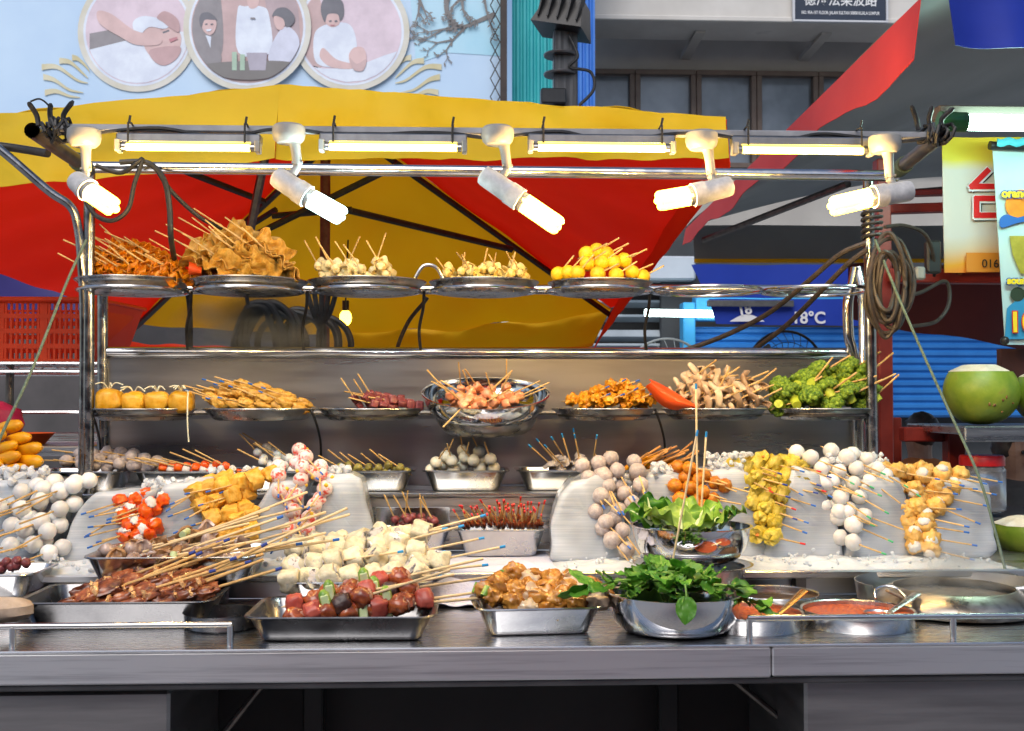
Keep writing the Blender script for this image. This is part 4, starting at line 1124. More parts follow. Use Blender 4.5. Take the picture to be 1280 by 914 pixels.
ROPE = mat('green_grey_rope', (.07, .11, .085), (.13, .18, .14), .8, scale=120)
cable('rope', [(108, 300, 3.02), (84, 352, 2.96), (40, 462, 2.85), (0, 548, 2.76), (-40, 640, 2.68)], .0036, ROPE, 'grey green guy rope slanting down at the left of the stall', 'rope')
cable('rope', [(1094, 300, 3.02), (1130, 388, 2.94), (1180, 500, 2.85), (1222, 592, 2.74), (1245, 668, 2.68), (1262, 735, 2.62)], .0036, ROPE, 'grey green guy rope slanting down past the coconut at the right', 'rope')
kn = MB()
for k in range(7):
    a0_ = rq.random() * 6; c = P(1262, 730, 2.62)
    kn.tube(spline([c + V((.022 * math.cos(a0_ + j * 1.3), .018 * math.sin(a0_ + j * 2.1), -.01 + .03 * math.sin(a0_ * 2 + j))) for j in range(6)], 4), .0036, 5)
tag(kn.build('rope_knot', mat('dark_green_cord', (.03, .06, .05), (.06, .09, .08), .8, scale=80), None, origin=P(1262, 730, 2.62)), 'tangled dark green cord knot at the foot of the right guy rope', 'rope')

# ------------------------------------------------------------------ left side behind the stall: rack, crate
rk = empty('wire_rack', P(30, 500, 4.0), 'chrome wire rack holding the orange crate at the left', 'rack'); rk.location.z = 0
OR = rk.location.copy()
WIRE = mat('chrome_wire', (.55, .57, .60), (.65, .66, .68), .25, 1, scale=20)
zt0, zb0 = ZY(455, 3.75), ZY(465, 3.75)
x0, x1 = XY(-140, 3.75), XY(170, 3.75)
for Y in (3.75, 4.25):
    mb = MB(); mb.tube([(x0, Y, zt0), (x1, Y, zt0)], .005, 8); mb.tube([(x0, Y, zb0), (x1, Y, zb0)], .005, 8)
    n = 20; mb.tube([(x0 + (x1 - x0) * k / n, Y, zt0 if k % 2 else zb0) for k in range(n + 1)], .003, 6); mb.v = [p - OR for p in mb.v]; mb.build('shelf_edge', WIRE, rk)
mb = MB()
for k in range(40):
    x = x0 + (x1 - x0) * k / 39; mb.tube([(x, 3.75, zt0 + .004), (x, 4.25, zt0 + .004)], .0022, 5)
mb.v = [p - OR for p in mb.v]; mb.build('shelf_wires', WIRE, rk)
for px, Y in ((12, 3.9), (-120, 3.9), (150, 4.2)):
    x = XY(px, Y); mb = MB(); mb.tube([(x, Y, .01), (x, Y, zt0 + .005)], .0135, 12)
    for k in range(14): mb.tube([(x, Y, .3 + .05 * k), (x, Y, .304 + .05 * k)], .0145, 12)
    mb.v = [p - OR for p in mb.v]; mb.build('rack_post', DKPIPE, rk)
mb = MB(); mb.tube([P(-140, 516, 3.75), P(150, 515, 3.75)], .0055, 8); mb.v = [p - OR for p in mb.v]; mb.build('lower_rail', WIRE, rk)
tb = empty('side_table', P(60, 560, 3.6), 'low stainless steel side table behind the left end of the stall', 'table'); tb.location.z = 0
OT = tb.location.copy()
mb = slab(XY(-160, 3.5), XY(104, 3.5), 3.5, 3.95, ZY(557, 3.5) - .03, ZY(557, 3.5)); mb.merge(slab(XY(-160, 3.5), XY(104, 3.5), 3.93, 3.96, ZY(557, 3.5) + .001, ZY(540, 3.95), .003)); mb.v = [p - OT for p in mb.v]; mb.build('table_top', STEEL, tb)
for px in (-140, 90):
    mb = MB(); x = XY(px, 3.6); mb.tube([(x, 3.6, 0), (x, 3.6, ZY(557, 3.5) - .032)], .018, 10); mb.v = [p - OT for p in mb.v]; mb.build('leg', DKPIPE, tb)
OB_ = tag(MB().lathe([(0, 0), (.07, 0), (.10, .035), (.104, .037), (.098, .033), (.068, .006), (0, .008)], 32, P(26, 556, 3.68)).build('orange_basin', mat('orange_plastic', (.72, .10, .015), rough=.4)), 'small orange plastic basin on the steel side table at the left', 'basin')
OB_2 = MB().blob(P(4, 530, 3.6), (.06, .05, .07), .2, 2, 3)
tag(OB_2.build('crimson_bag', mat('crimson_plastic_bag', (.35, .01, .05), (.45, .02, .07), .35, scale=10)), 'crimson plastic bag on the steel side table at the left edge', 'bag')
cr_ = empty('plastic_crate', P(60, 453, 3.85), 'orange red slotted plastic crate on the wire rack', 'crate')
CRT = mat('orange_red_plastic', (.90, .10, .03), (.94, .12, .04), .4, scale=4, transl=.4)
def lattice(a, b, h, th, nc, rows, flip=0):
    """a->b bottom edge, slots in groups"""
    mb = MB(); d = b - a; Lx = d.length; M = d.to_track_quat('X', 'Z').to_matrix()
    def bx(u0, u1, z0, z1, t=th):
        mb.box(a + M @ V(((u0 + u1) / 2, 0, (z0 + z1) / 2)), (u1 - u0, t, z1 - z0), M=M)
    rowsz = [(i + .5) * h / rows for i in range(rows)]
    bh = .016
    for i in range(rows + 1):
        z = i * h / rows; bx(0, Lx, max(0, z - bh / 2), min(h, z + bh / 2))
    for g_ in range(nc + 1):
        u = g_ * Lx / nc; bx(max(0, u - .012), min(Lx, u + .012), .001, h - .001, th * .93)
    for i in range(rows):
        z0, z1 = i * h / rows + bh / 2, (i + 1) * h / rows - bh / 2
        for g_ in range(nc):
            for k in range(1, 8):
                u = (g_ + k / 8) * Lx / nc; bx(u - .0035, u + .0035, z0, z1, th * .8)
    return mb
zc0 = zt0 + .009
ca, cb_ = V((XY(-110, 3.82), 3.82, zc0)), V((XY(108, 3.82), 3.82, zc0))
hC = ZY(378, 3.8) - zc0
mb = lattice(ca, cb_, hC, .008, 4, 4); mb.v = [p - cr_.location for p in mb.v]; mb.build('front_panel', CRT, cr_)
cc = V((XY(150, 4.2), 4.2, zc0))
mb = MB(); mb.prism([cb_ + V((.005, 0, 0)), cc + V((.005, 0, 0)), V((XY(176, 4.2), 4.2, zc0 + hC)), V((cb_.x + .03, 3.80, zc0 + hC))], (.006, 0, 0)); mb.v = [p - cr_.location for p in mb.v]; mb.build('end_panel', CRT, cr_, fix=True)
cdq = V((ca.x, 4.2, zc0)); mb = lattice(cdq, cc, hC, .008, 4, 4); mb.v = [p - cr_.location for p in mb.v]; mb.build('rear_panel', CRT, cr_)
mb = MB(); mb.box(((ca.x + cb_.x) / 2, 3.815, zc0 + hC + .005), (cb_.x - ca.x + .04, .03, .016), bev=.004)
e0, e1 = V((cb_.x + .03, 3.80, zc0 + hC + .004)), V((XY(178, 4.2), 4.21, zc0 + hC + .004)); d = e1 - e0
mb.box((e0 + e1) / 2, (d.length, .025, .014), M=d.to_track_quat('X', 'Z').to_matrix(), bev=.004); mb.v = [p - cr_.location for p in mb.v]; mb.build('rim', CRT, cr_)
mb = slab(ca.x, cb_.x, 3.83, 4.19, zc0 + .001, zc0 + .008); mb.v = [p - cr_.location for p in mb.v]; mb.build('floor_panel', CRT, cr_)
# ------------------------------------------------------------------ dishes
def lathe_dish(name, prof, m, loc, label, cat, group=None, M=None, n=48, part='body'):
    mb = MB(); mb.lathe(prof, n, M=M)
    o = mb.build(name, m, None); o.location = loc
    return tag(o, label, cat, group)
def plate_prof(r, h=.034):
    return [(0, 0), (r * .74, 0), (r * .80, .003), (r * .93, h * .72), (r * .955, h * .86), (r * .985, h * .9), (r, h * .97), (r * .997, h * 1.03), (r * .975, h * 1.04), (r * .945, h * .95), (r * .915, h * .74), (r * .79, .006), (r * .73, .0025), (0, .0025)]
def bowl_prof(r, h, foot=.52, lip=.010, th=.0016):
    o = []
    for k in range(13):
        t = k / 12
        a = t * math.pi / 2
        o.append((r * (foot + (.965 - foot) * math.sin(a) ** .70), h * (1 - math.cos(a)) ** .95))
    out = [(0, 0)] + o + [(r * .985, h * 1.0), (r, h * 1.005), (r * 1.002, h * 1.02), (r * .985, h * 1.03), (r * .955, h * 1.02)]
    inn = [(x - th, z + th) for x, z in reversed(o[1:-1])] + [(r * foot - th, th), (0, th)]
    return out + inn
def pan_mesh(w, d, h, taper=.018, rim=.010, rc=.03, th=.0015):
    def loop(w_, d_, r_, z):
        pts = []
        for cx, cy, a0 in ((1, 1, 0), (-1, 1, 90), (-1, -1, 180), (1, -1, 270)):
            for k in range(6):
                a = R(a0 + 18 * k)
                pts.append(V((cx * (w_ / 2 - r_) + r_ * math.cos(a), cy * (d_ / 2 - r_) + r_ * math.sin(a), z)))
        return pts
    wb, db = w - 2 * rim, d - 2 * rim
    L_ = [loop(wb - 2 * taper - .02, db - 2 * taper - .02, rc * .5, 0), loop(wb - 2 * taper - .006, db - 2 * taper - .006, rc * .7, .003), loop(wb - 2 * taper + .0, db - 2 * taper + .0, rc * .85, .010),
          loop(wb, db, rc, h - .004), loop(w - .003, d - .003, rc * 1.2, h - .002), loop(w, d, rc * 1.25, h), loop(w - .004, d - .004, rc * 1.2, h + .0022), loop(wb - .001, db - .001, rc, h + .0005),
          loop(wb - 2 * taper - 2 * th, db - 2 * taper - 2 * th, rc * .8, .011), loop(wb - 2 * taper - .012, db - 2 * taper - .012, rc * .6, .0035), loop(wb - 2 * taper - .026, db - 2 * taper - .026, rc * .4, .0018)]
    mb = MB(); n = 24
    vs = [p for l in L_ for p in l]; fs = []
    for i in range(len(L_) - 1):
        for k in range(n):
            l = (k + 1) % n; fs.append((i * n + k, i * n + l, (i + 1) * n + l, (i + 1) * n + k))
    mb.add(vs, fs); mb.f += [tuple(range(n))[::-1], tuple((len(L_) - 1) * n + k for k in range(n))]; mb.sm += [False, False]
    return mb
def pan(name, c, w, d, h, rz, m, label, cat='tray', group=None, tilt=0.):
    o = pan_mesh(w, d, h).build(name, m, None, angle=50); o.location = c; o.rotation_euler = (tilt, 0, R(rz)); return tag(o, label, cat, group)

YPL = 3.15
R1 = [(167, 70, 'heaped with red brown fried skin skewers, far left'), (311, 73, 'holding the big heap of pale fried bean curd skin'), (459, 74, 'with a few wonton skewers on the upper shelf'),
      (605, 69, 'with a low heap of pale yellow dumpling skewers on the upper shelf'), (750, 66, 'holding the pyramid of yellow balls')]
PLZ1 = zr + .0055
for cx, rp, lb_ in R1:
    c = P(cx, 350, YPL); lathe_dish('steel_plate', plate_prof(rp * YPL / F, .034), DISH, (c.x, YPL, PLZ1 - .016), 'round steel plate ' + lb_, 'plate', 'round steel plates on the pole shelves')
RIM1 = PLZ1 + .018
R2 = [(179, 65, 'with four stuffed fried bean curd pockets'), (325, 70, 'with battered fritter skewers on the lower pole shelf'), (464, 66, 'with dark red meat skewers on the lower pole shelf'), (755, 66, 'with orange fried chunks on the lower pole shelf'),
      (893, 66, 'holding the mushroom skewers'), (1028, 64, 'holding the broccoli skewers')]
PLZ2 = zr2 + .0045
for cx, rp, lb_ in R2:
    c = P(cx, 515, YPL); lathe_dish('steel_plate', plate_prof(rp * YPL / F, .032), DISH, (c.x, YPL, PLZ2 - .018), 'round steel plate ' + lb_, 'plate', 'round steel plates on the pole shelves')
RIM2 = PLZ2 + .015
# mixing bowl tilted on a lower bowl
c = P(608, 519, YPL)
lathe_dish('steel_bowl', bowl_prof(.148, .075, .40), DISH, (c.x, YPL, PLZ2 - .064), 'dull steel bowl sunk in its ring under the tilted mixing bowl', 'bowl')
Mt = Matrix.Rotation(R(15), 3, 'X')
BOWLC = P(607, 513, YPL - .02)
lathe_dish('mixing_bowl', bowl_prof(.176, .062, .62), MIRR, BOWLC + V((0, .0, -.012)), 'shiny tilted mixing bowl full of pink raw fish skewers', 'bowl', M=Mt)
# trays on the ledge
T3 = [(106, 116, 'with pinkish grey meatball skewers'), (238, 132, 'with red and white fish cake skewers'), (352, 100, 'with small white balls, partly behind the pink flecked balls'), (464, 116, 'with olive brown stuffed skewers'),
      (582, 112, 'heaped with white quail egg skewers'), (697, 110, 'with blue tipped pale fungus skewers'), (812, 104, 'with a thatch of orange brown thin sticks')]
YT = 3.155
for cx, wp, lb_ in T3:
    c = P(cx, 600, YT); pan('deep_tray', (c.x, YT, ZL + .0005), wp * 3.06 / F, .185, .056, 0, PAN, 'deep steel tray on the ledge ' + lb_, group='deep trays along the ledge')
RIM3 = ZL + .058
# trays on platform behind the cloth
c = P(625, 690, 2.94); T4B = pan('deep_tray', (c.x, 2.955, ZP), 118 * 2.9 / F, .18, .070, 2, PAN, 'deep steel tray packed with red tipped thin sticks on the white cloth', group='deep trays below the ledge')
c = P(518, 690, 2.94); T4A = pan('deep_tray', (c.x, 2.965, ZP), 96 * 2.9 / F, .16, .066, 0, PAN, 'deep steel tray of dark sausage skewers beside the clear ice block', group='deep trays below the ledge')
o = MB().grid(lambda u, v: P(470 + 92 * u, 634 - 0 * v, 3.03) + V((0, .012 * v, -.09 * v)), 8, 6, th=.004).build('pan_lid', PAN, None, origin=P(516, 640, 3.03)); tag(o, 'steel lid standing upright behind the dark sausage tray', 'lid')
# front trays
def ptray(x0, x1, yb, Yfr, dp, h, rz, lab, z=ZC, m=PAN, tilt=0.):
    xa, xb = XY(x0, Yfr), XY(x1, Yfr)
    return pan('steel_tray', ((xa + xb) / 2, Yfr + dp / 2, z + .0004), xb - xa, dp, h, rz, m, lab, group='steel trays on the front of the counter', tilt=tilt)
DPAN = mat('dark_pan_steel', (.15, .15, .155), (.24, .24, .245), .25, 1, scale=9, rvar=.08, bump=.05, bscale=25)  # darker copy of the pan steel; dark reflections put into the base colour
TA = ptray(14, 266, 785, 2.32, .25, .056, 0, 'steel tray of marinated pork skewers at the left of the counter', m=DPAN)
TB = ptray(303, 547, 808, 2.175, .235, .050, -1, 'dark steel tray of sausage and cucumber skewers at the counter edge', m=DPAN)
TC = ptray(590, 756, 793, 2.215, .19, .056, 5, 'steel tray of fried dumpling skewers at the middle of the counter')
TD = ptray(352, 542, 745, 2.475, .21, .056, 0, 'steel tray of fish roll skewers behind the sausage tray', z=ZC + .012)
TE = ptray(100, 322, 720, 2.49, .26, .060, 0, 'steel tray of squid and mushroom skewers behind the pork tray', z=ZC + .062, tilt=R(0))
TF = ptray(-110, 42, 730, 2.50, .20, .055, 0, 'steel tray of dark red pieces cut by the left edge of the photo', z=ZC + .03)
# stands that carry the raised trays
for o_, zz in ((TD, .012), (TE, .062), (TF, .03)):
    d_ = o_.dimensions
    mb = MB(); mb.lathe([(0, 0), (.10, 0), (.105, .003), (.105, zz - .003), (.10, zz), (0, zz)], 36)
    q = mb.build('round_stand', DPAN, None); q.location = (o_.location.x, o_.location.y - .01, ZC + .0002)
    tag(q, 'low round steel stand under the ' + {TD: 'fish roll tray', TE: 'squid and mushroom tray', TF: 'dark red tray at the left edge'}[o_], 'stand')
q = lathe_dish('steel_pot', [(0, 0), (.07, 0), (.075, .004), (.076, .03), (.079, .032), (.074, .031), (.073, .006), (0, .004)], DPAN, (XY(272, 2.3), 2.36, ZC + .0004), 'low steel pot standing between the pork tray and the sausage tray', 'pot')
mb = MB(); mb.blob(P(0, 775, 2.26) + V((-.01, .04, .012)), (.06, .04, .026), .12, 2, 4, M=Matrix.Rotation(.4, 3, 'Z')); tag(mb.build('taro_root', mat('pale_root_skin', (.42, .32, .24), (.58, .47, .38), .7, scale=30, bump=.3)), 'pale brown taro root lying at the left edge of the counter', 'root')
# vegetable bowls
LB = V((XY(842, 2.28), 2.280, ZC)); zlb = P(842, 740, 2.280).z - ZC
lathe_dish('vegetable_bowl', bowl_prof(.139, zlb, .56), MIRR, LB + V((0, 0, .0004)), 'lower shiny steel bowl overflowing with watercress at the counter edge', 'bowl')
UBY = 2.60
zpot = P(862, 704, UBY).z - ZC
UB = V((XY(863, UBY), UBY, ZC + zpot + .002)); zub = P(862, 657, UBY).z - UB.z
pc = P(866, 704, UBY)
lathe_dish('steel_pot', [(0, 0), (.11, 0), (.118, .006), (.118, zpot - .006), (.135, zpot - .001), (.137, zpot), (.134, zpot + .001), (.117, zpot - .004), (.114, .01), (0, .008)], PAN, (pc.x, UBY, ZC + .0004), 'steel pot with a wide rim carrying the lettuce bowl', 'pot')
lathe_dish('vegetable_bowl', bowl_prof(.139, zub, .42), MIRR, UB, 'upper shiny steel bowl of pale green lettuce standing on the steel pot', 'bowl')
# sauce pots
SOUP = mat('red_chilli_sauce', (.30, .03, .01), (.60, .13, .025), .22, scale=130, bump=.4, c3=(.70, .30, .06), hi=.6, spec=.3)
BROTH = mat('dark_brown_broth', (.10, .055, .025), (.16, .09, .04), .08, scale=20, coat=.5)
def sauce(cx, cy, Y, rp, m, lab, hh=None):
    p = P(cx, cy, Y); r = rp * Y / F; h = p.z - ZC
    o = empty('sauce_pot', (p.x, Y, ZC + .0004), lab, 'pot', 'round sauce pots on the counter')
    mb = MB(); mb.lathe([(0, 0), (r * .97, 0), (r * .98, .002), (r * .985, h - .004), (r * 1.0, h - .002), (r * 1.01, h), (r * 1.0, h + .0015), (r * .965, h - .001), (r * .96, .003), (0, .002)], 56); mb.build('body', PAN, o)
    mb = MB(); mb.lathe([(r * .958, h - .0085), (r * .5, h - .008), (0, h - .008)], 40); mb.build('sauce', m, o)
    return p, r
sauce(938, 764, 2.315, 65, SOUP, 'sauce pot of red chilli sauce with the gold handled ladle')
sauce(1072, 762, 2.325, 70, SOUP, 'sauce pot of red chilli sauce with the grey ladle, right of the gold ladle')
sauce(968, 741, 2.53, 55, BROTH, 'sauce pot of dark broth behind the gold handled ladle')
def ladle(a, b, m, lab, w=.018):
    o = empty('ladle', P(*a), lab, 'ladle')
    A, B = V((0, 0, 0)), P(*b) - P(*a)
    d = B - A; M = d.to_track_quat('X', 'Z').to_matrix()
    mb = MB()
    def hf(u, v):
        return M @ V((d.length * u, (v - .5) * w * (.7 + .5 * u), .0025 * math.cos((v - .5) * 3)))
    mb.grid(hf, 10, 6, th=.002); mb.build('handle', m, o)
    mb = MB(); mb.lathe([(0, 0), (.018, .003), (.028, .014), (.030, .024), (.028, .024), (.017, .005), (0, .003)], 20, A + V((-.01, 0, -.014))); mb.build('scoop', m, o)
ladle((966, 775, 2.31), (1005, 738, 2.36), mat('brass_handle', (.62, .40, .16), (.72, .50, .24), .25, 1, scale=20), 'gold coloured ladle leaning in the left sauce pot')
ladle((1104, 771, 2.32), (1146, 742, 2.38), STEEL, 'grey steel ladle leaning in the right sauce pot')
sp_ = empty('serving_spoon', P(1112, 745, 2.40), 'flat steel spoon with wooden pad hooked on the rim of the steaming pot', 'spoon')
mb = MB(); mb.tube(spline([(-.03, 0, -.005), (-.024, .015, .012), (0, .02, .018), (.02, .01, .014), (.03, -.012, .0)], 6), .003, 6); mb.build('wire_loop', STEEL, sp_)
mb = MB(); mb.box((.01, 0, .004), (.034, .022, .006), M=Matrix.Rotation(R(25), 3, 'Y'), bev=.002); mb.build('pad', mat('worn_wood', (.20, .15, .10), (.30, .23, .16), .7, scale=40), sp_)
# steaming pot and its guard
SPY = 2.47
p = P(1192, 733, SPY); hS = p.z - ZC
stp = empty('steaming_pot', (p.x, SPY, ZC + .0004), 'wide dull metal pot with a narrowing mouth, steaming at the right end of the counter', 'pot')
rS = 74 * SPY / F
POTM = mat('burnt_pot_metal', (.20, .17, .13), (.44, .41, .37), .34, 1, scale=14, rvar=.12, bump=.1, lo=.38, hi=.55)
mb = MB(); mb.lathe([(0, 0), (rS * 1.05, 0), (rS * 1.30, hS * .10), (rS * 1.36, hS * .28), (rS * 1.33, hS * .46), (rS * 1.18, hS * .78), (rS * 1.03, hS * .96), (rS, hS), (rS * .98, hS), (rS * 1.0, hS * .92), (rS * 1.25, hS * .5), (rS * 1.25, hS * .3), (0, hS * .12)], 64); mb.build('body', POTM, stp)
mb = MB(); mb.lathe([(rS * 1.24, hS * .55), (0, hS * .55)], 40); mb.build('broth', mat('grey_broth', (.20, .19, .17), (.26, .25, .23), .2, scale=20), stp)
mb = MB(); mb.tube(spline([(rS * .98, -.03, hS * .95), (rS * 1.25, -.05, hS * 1.05), (rS * 1.6, -.06, hS * .9)], 5), .007, 8); mb.build('handle', STEEL, stp)
gd = MB()
def gf(u, v):
    a = R(200 - 215 * u); r = rS * 1.52 * (1 + .05 * v)
    return V((p.x + r * math.cos(a), SPY + .02 + r * .80 * math.sin(a), ZC + .001 + (hS * 1.14) * v))
gd.grid(gf, 40, 3, th=.002)
tag(gd.build('steam_guard', PANEL), 'curved sheet steel guard standing round the back of the steaming pot', 'guard')
# cloth
CLO = mat('lavender_white_cloth', (.55, .55, .68), (.68, .68, .80), .85, scale=12, bump=.4, bscale=200)
def clf(u, v):
    x = XY(525, 2.75) + (XY(692, 2.75) - XY(525, 2.75)) * u + .01 * noise.noise(V((v * 5, 1, 2)))
    if v < .62: y, z = 3.02 - .375 * v / .62, ZP + .001
    elif v < .80: t = (v - .62) / .18; y, z = 2.645 - .03 * math.sin(t * 1.57), ZP + .001 - .058 * t
    else: t = (v - .8) / .2; y, z = 2.612 - .07 * t, ZC + .002
    k = .012 * max(0, noise.noise(V((u * 7, v * 9, 0)))) + .008 * max(0, math.sin(u * 15 + v * 6)) * (v > .3)
    inside = 0 if (.08 < u and v < .5) else 1
    return (x, y - k * (.5 if v > .62 else 0), z + (k if inside else 0) + (.002 if v > .6 else 0))
o = MB().grid(clf, 50, 50, th=.0015).build('folded_cloth', CLO, None, origin=(XY(608, 2.75), 2.75, ZP)); tag(o, 'crumpled lavender white cloth lying under the red tipped sticks tray', 'cloth')
for o_ in (T4A, T4B): o_.location.z = ZP + .003
# orange dish by the mushrooms
OP_ = mat('bright_orange_plastic', (.70, .07, .008), (.74, .09, .012), .35, scale=6)
mb = MB(); mb.grid(lambda u, v: P(811 + 58 * u + 3 * math.sin(v * 5), 475 + 33 * u ** 1.2 + (8 + 22 * math.sin(3.14 * u)) * v * (1 - .6 * u), YPL - .08 - .03 * math.sin(v * 3.1)), 14, 8, th=.003)
tag(mb.build('orange_scoop', OP_), 'bright orange plastic scoop leaning on the mushroom plate', 'scoop')
mb = MB(); c_ = P(243, 336, YPL - .09); mb.grid(lambda u, v: P(236 + 16 * u, 328 + 6 * u + (14 - 4 * u) * v, YPL - .07 - .02 * math.sin(v * 3)), 8, 6, th=.003)
tag(mb.build('orange_scoop', OP_), 'orange plastic scoop half buried beside the big bean curd skin heap', 'scoop')

# ------------------------------------------------------------------ ice
ice = bpy.data.materials.new('frosted_ice'); ice.use_nodes = True
N, L = ice.node_tree.nodes, ice.node_tree.links
b = N['Principled BSDF']
b.inputs['Base Color'].default_value = (.90, .93, .96, 1)
b.inputs['Roughness'].default_value = .18; b.inputs['IOR'].default_value = 1.31
b.inputs['Transmission Weight'].default_value = .46
b.inputs['Subsurface Weight'].default_value = .35; b.inputs['Subsurface Radius'].default_value = (.05, .06, .07); b.inputs['Subsurface Scale'].default_value = 1
tc = N.new('ShaderNodeTexCoord'); mp = N.new('ShaderNodeMapping'); mp.inputs['Scale'].default_value = (3, 8, 230)
n1 = N.new('ShaderNodeTexNoise'); n1.inputs['Scale'].default_value = 2.2; n1.inputs['Detail'].default_value = 4
n2 = N.new('ShaderNodeTexNoise'); n2.inputs['Scale'].default_value = 9
ad = N.new('ShaderNodeMath'); ad.operation = 'MULTIPLY_ADD'; ad.inputs[1].default_value = .5
bp = N.new('ShaderNodeBump'); bp.inputs['Strength'].default_value = .25; bp.inputs['Distance'].default_value = .006
L.new(tc.outputs['Object'], mp.inputs[0]); L.new(mp.outputs[0], n1.inputs[0]); L.new(tc.outputs['Object'], n2.inputs[0])
L.new(n1.outputs[0], ad.inputs[0]); L.new(n2.outputs[0], ad.inputs[2]); L.new(ad.outputs[0], bp.inputs['Height']); L.new(bp.outputs[0], b.inputs['Normal'])
cr = N.new('ShaderNodeValToRGB'); e = cr.color_ramp.elements
e[0].position = .36; e[0].color = (.70, .77, .86, 1); e[1].position = .66; e[1].color = (.86, .91, .97, 1)
L.new(n1.outputs[0], cr.inputs[0]); L.new(cr.outputs[0], b.inputs['Base Color'])
n3 = N.new('ShaderNodeTexNoise'); n3.inputs['Scale'].default_value = 7; n3.inputs['Detail'].default_value = 2
m3 = N.new('ShaderNodeMapRange'); m3.inputs[1].default_value = .3; m3.inputs[2].default_value = .7; m3.inputs[3].default_value = .30; m3.inputs[4].default_value = .72
L.new(tc.outputs['Object'], n3.inputs[0]); L.new(n3.outputs[0], m3.inputs[0]); L.new(m3.outputs[0], b.inputs['Transmission Weight'])
b.inputs['Coat Weight'].default_value = .4; b.inputs['Coat Roughness'].default_value = .08

ICE = ice
CICE = mat('crushed_ice', (.76, .82, .89), (.88, .92, .97), .25, trans=.25, sss=.5, sss_r=(.03, .035, .04), scale=40, ior=1.31)
import bmesh
def iceblock(pts, Y0, dp, label, bev=.012, m=None, taper=.9):
    cx = sum(x for x, y in pts) / len(pts); cy = max(y for x, y in pts)
    base = P(cx, cy, Y0); sd = len(bpy.data.meshes) * .37
    o2 = [V((x, y, 0)) for x, y in pts]
    o2 = [o2[k].lerp(o2[(k + 1) % len(o2)], t / 10) for k in range(len(o2)) for t in range(10)]
    o2 = [q + V((1.6 * noise.noise(V((q.x * .05, q.y * .05, sd))), 1.6 * noise.noise(V((q.x * .05, q.y * .05, sd + 5))), 0)) * 2 for q in o2]
    for _ in range(1): o2 = [(o2[k - 1] + o2[k] * 2 + o2[(k + 1) % len(o2)]) / 4 for k in range(len(o2))]
    n = len(o2); cc = sum(o2, V((0, 0, 0))) / n
    rows = []
    for t in (.12, .3, .48, .64, .78, .89, .95, .985, 1.0):
        r_ = []
        for q in o2:
            w_ = cc.lerp(q, t); p = P(w_.x, w_.y, Y0 + (cy - w_.y) * .00025) - base
            p.y += .009 * max(0, (t - .86) / .14) ** 2.2 + .007 * noise.noise(V((p.x * 13, p.z * 13, sd))) + .0012 * noise.noise(V((p.x * 9, p.z * 120, sd)))
            r_.append(p)
        rows.append(r_)
    for k in range(1, 9):
        t = k / 8
        rows.append([V((p.x * (1 - (1 - taper) * t) + .004 * noise.noise(V((p.x * 20, t * 3, p.z * 20 + sd))), p.y + dp * t, p.z * (1 - .02 * t) + .004 * noise.noise(V((p.z * 20, t * 3, p.x * 20 + sd))))) for p in rows[8]])
    for t in (.6, .15): rows.append([rows[16][0].lerp(p, 1) * 1 + (sum(rows[16], V((0, 0, 0))) / n - p) * (1 - t) for p in rows[16]])
    mb = MB(); vs = [p for r_ in rows for p in r_]; fs = []
    for a in range(len(rows) - 1):
        for k in range(n): fs.append((a * n + k, a * n + (k + 1) % n, (a + 1) * n + (k + 1) % n, (a + 1) * n + k))
    fs.append(tuple(range(n))); fs.append(tuple((len(rows) - 1) * n + k for k in range(n)))
    mb.add(vs, fs)
    base.z = max(base.z, ZP)
    o = mb.build('ice_block', m or ICE, None, fix=True, angle=60); o.location = base
    return tag(o, label, 'ice block', 'ice blocks that hold the skewers')
YI = 2.80
iceblock([(-90, 702), (-90, 606), (0, 600), (96, 602), (70, 640), (52, 702)], YI + .04, .17, 'ice block behind the white egg ball skewers at the left edge')
iceblock([(66, 709), (96, 640), (120, 616), (196, 612), (184, 640), (158, 709)], YI, .18, 'ice block between the white egg balls and the crab claw skewers')
iceblock([(165, 709), (186, 640), (206, 608), (268, 598), (286, 640), (296, 709)], YI + .01, .18, 'ice block between the crab claws and the fried tofu skewers')
iceblock([(288, 705), (316, 640), (340, 602), (384, 600), (376, 640), (366, 705)], YI + .01, .18, 'ice block between the fried tofu and the pink flecked ball skewers')
iceblock([(370, 703), (386, 640), (400, 598), (438, 590), (450, 598), (466, 660), (466, 703)], YI + .02, .17, 'clear cornered ice block right of the pink flecked balls')
iceblock([(688, 706), (690, 655), (700, 622), (716, 604), (738, 597), (760, 600), (776, 640), (796, 706)], YI, .17, 'dome shaped ice block left of the grey meatball skewers', .016)
iceblock([(780, 706), (792, 640), (812, 596), (848, 592), (866, 610), (884, 650), (890, 706)], YI + .03, .16, 'grey clear ice block behind the lettuce bowl')
iceblock([(880, 704), (868, 640), (886, 588), (934, 585), (950, 630), (962, 704)], YI + .01, .17, 'ice block topped with crushed ice beside the orange meatballs')
iceblock([(956, 702), (970, 640), (990, 582), (1022, 592), (1044, 640), (1058, 702)], YI, .17, 'ice block between the yellow shumai and the white fish ball skewers')
iceblock([(1056, 700), (1066, 640), (1080, 600), (1126, 596), (1140, 640), (1158, 698)], YI, .17, 'ice block between the white fish balls and the golden stuffed ball skewers')
iceblock([(1160, 698), (1166, 640), (1178, 602), (1212, 598), (1238, 606), (1242, 640), (1248, 690), (1238, 698)], YI, .17, 'rightmost ice block beside the low coconut')
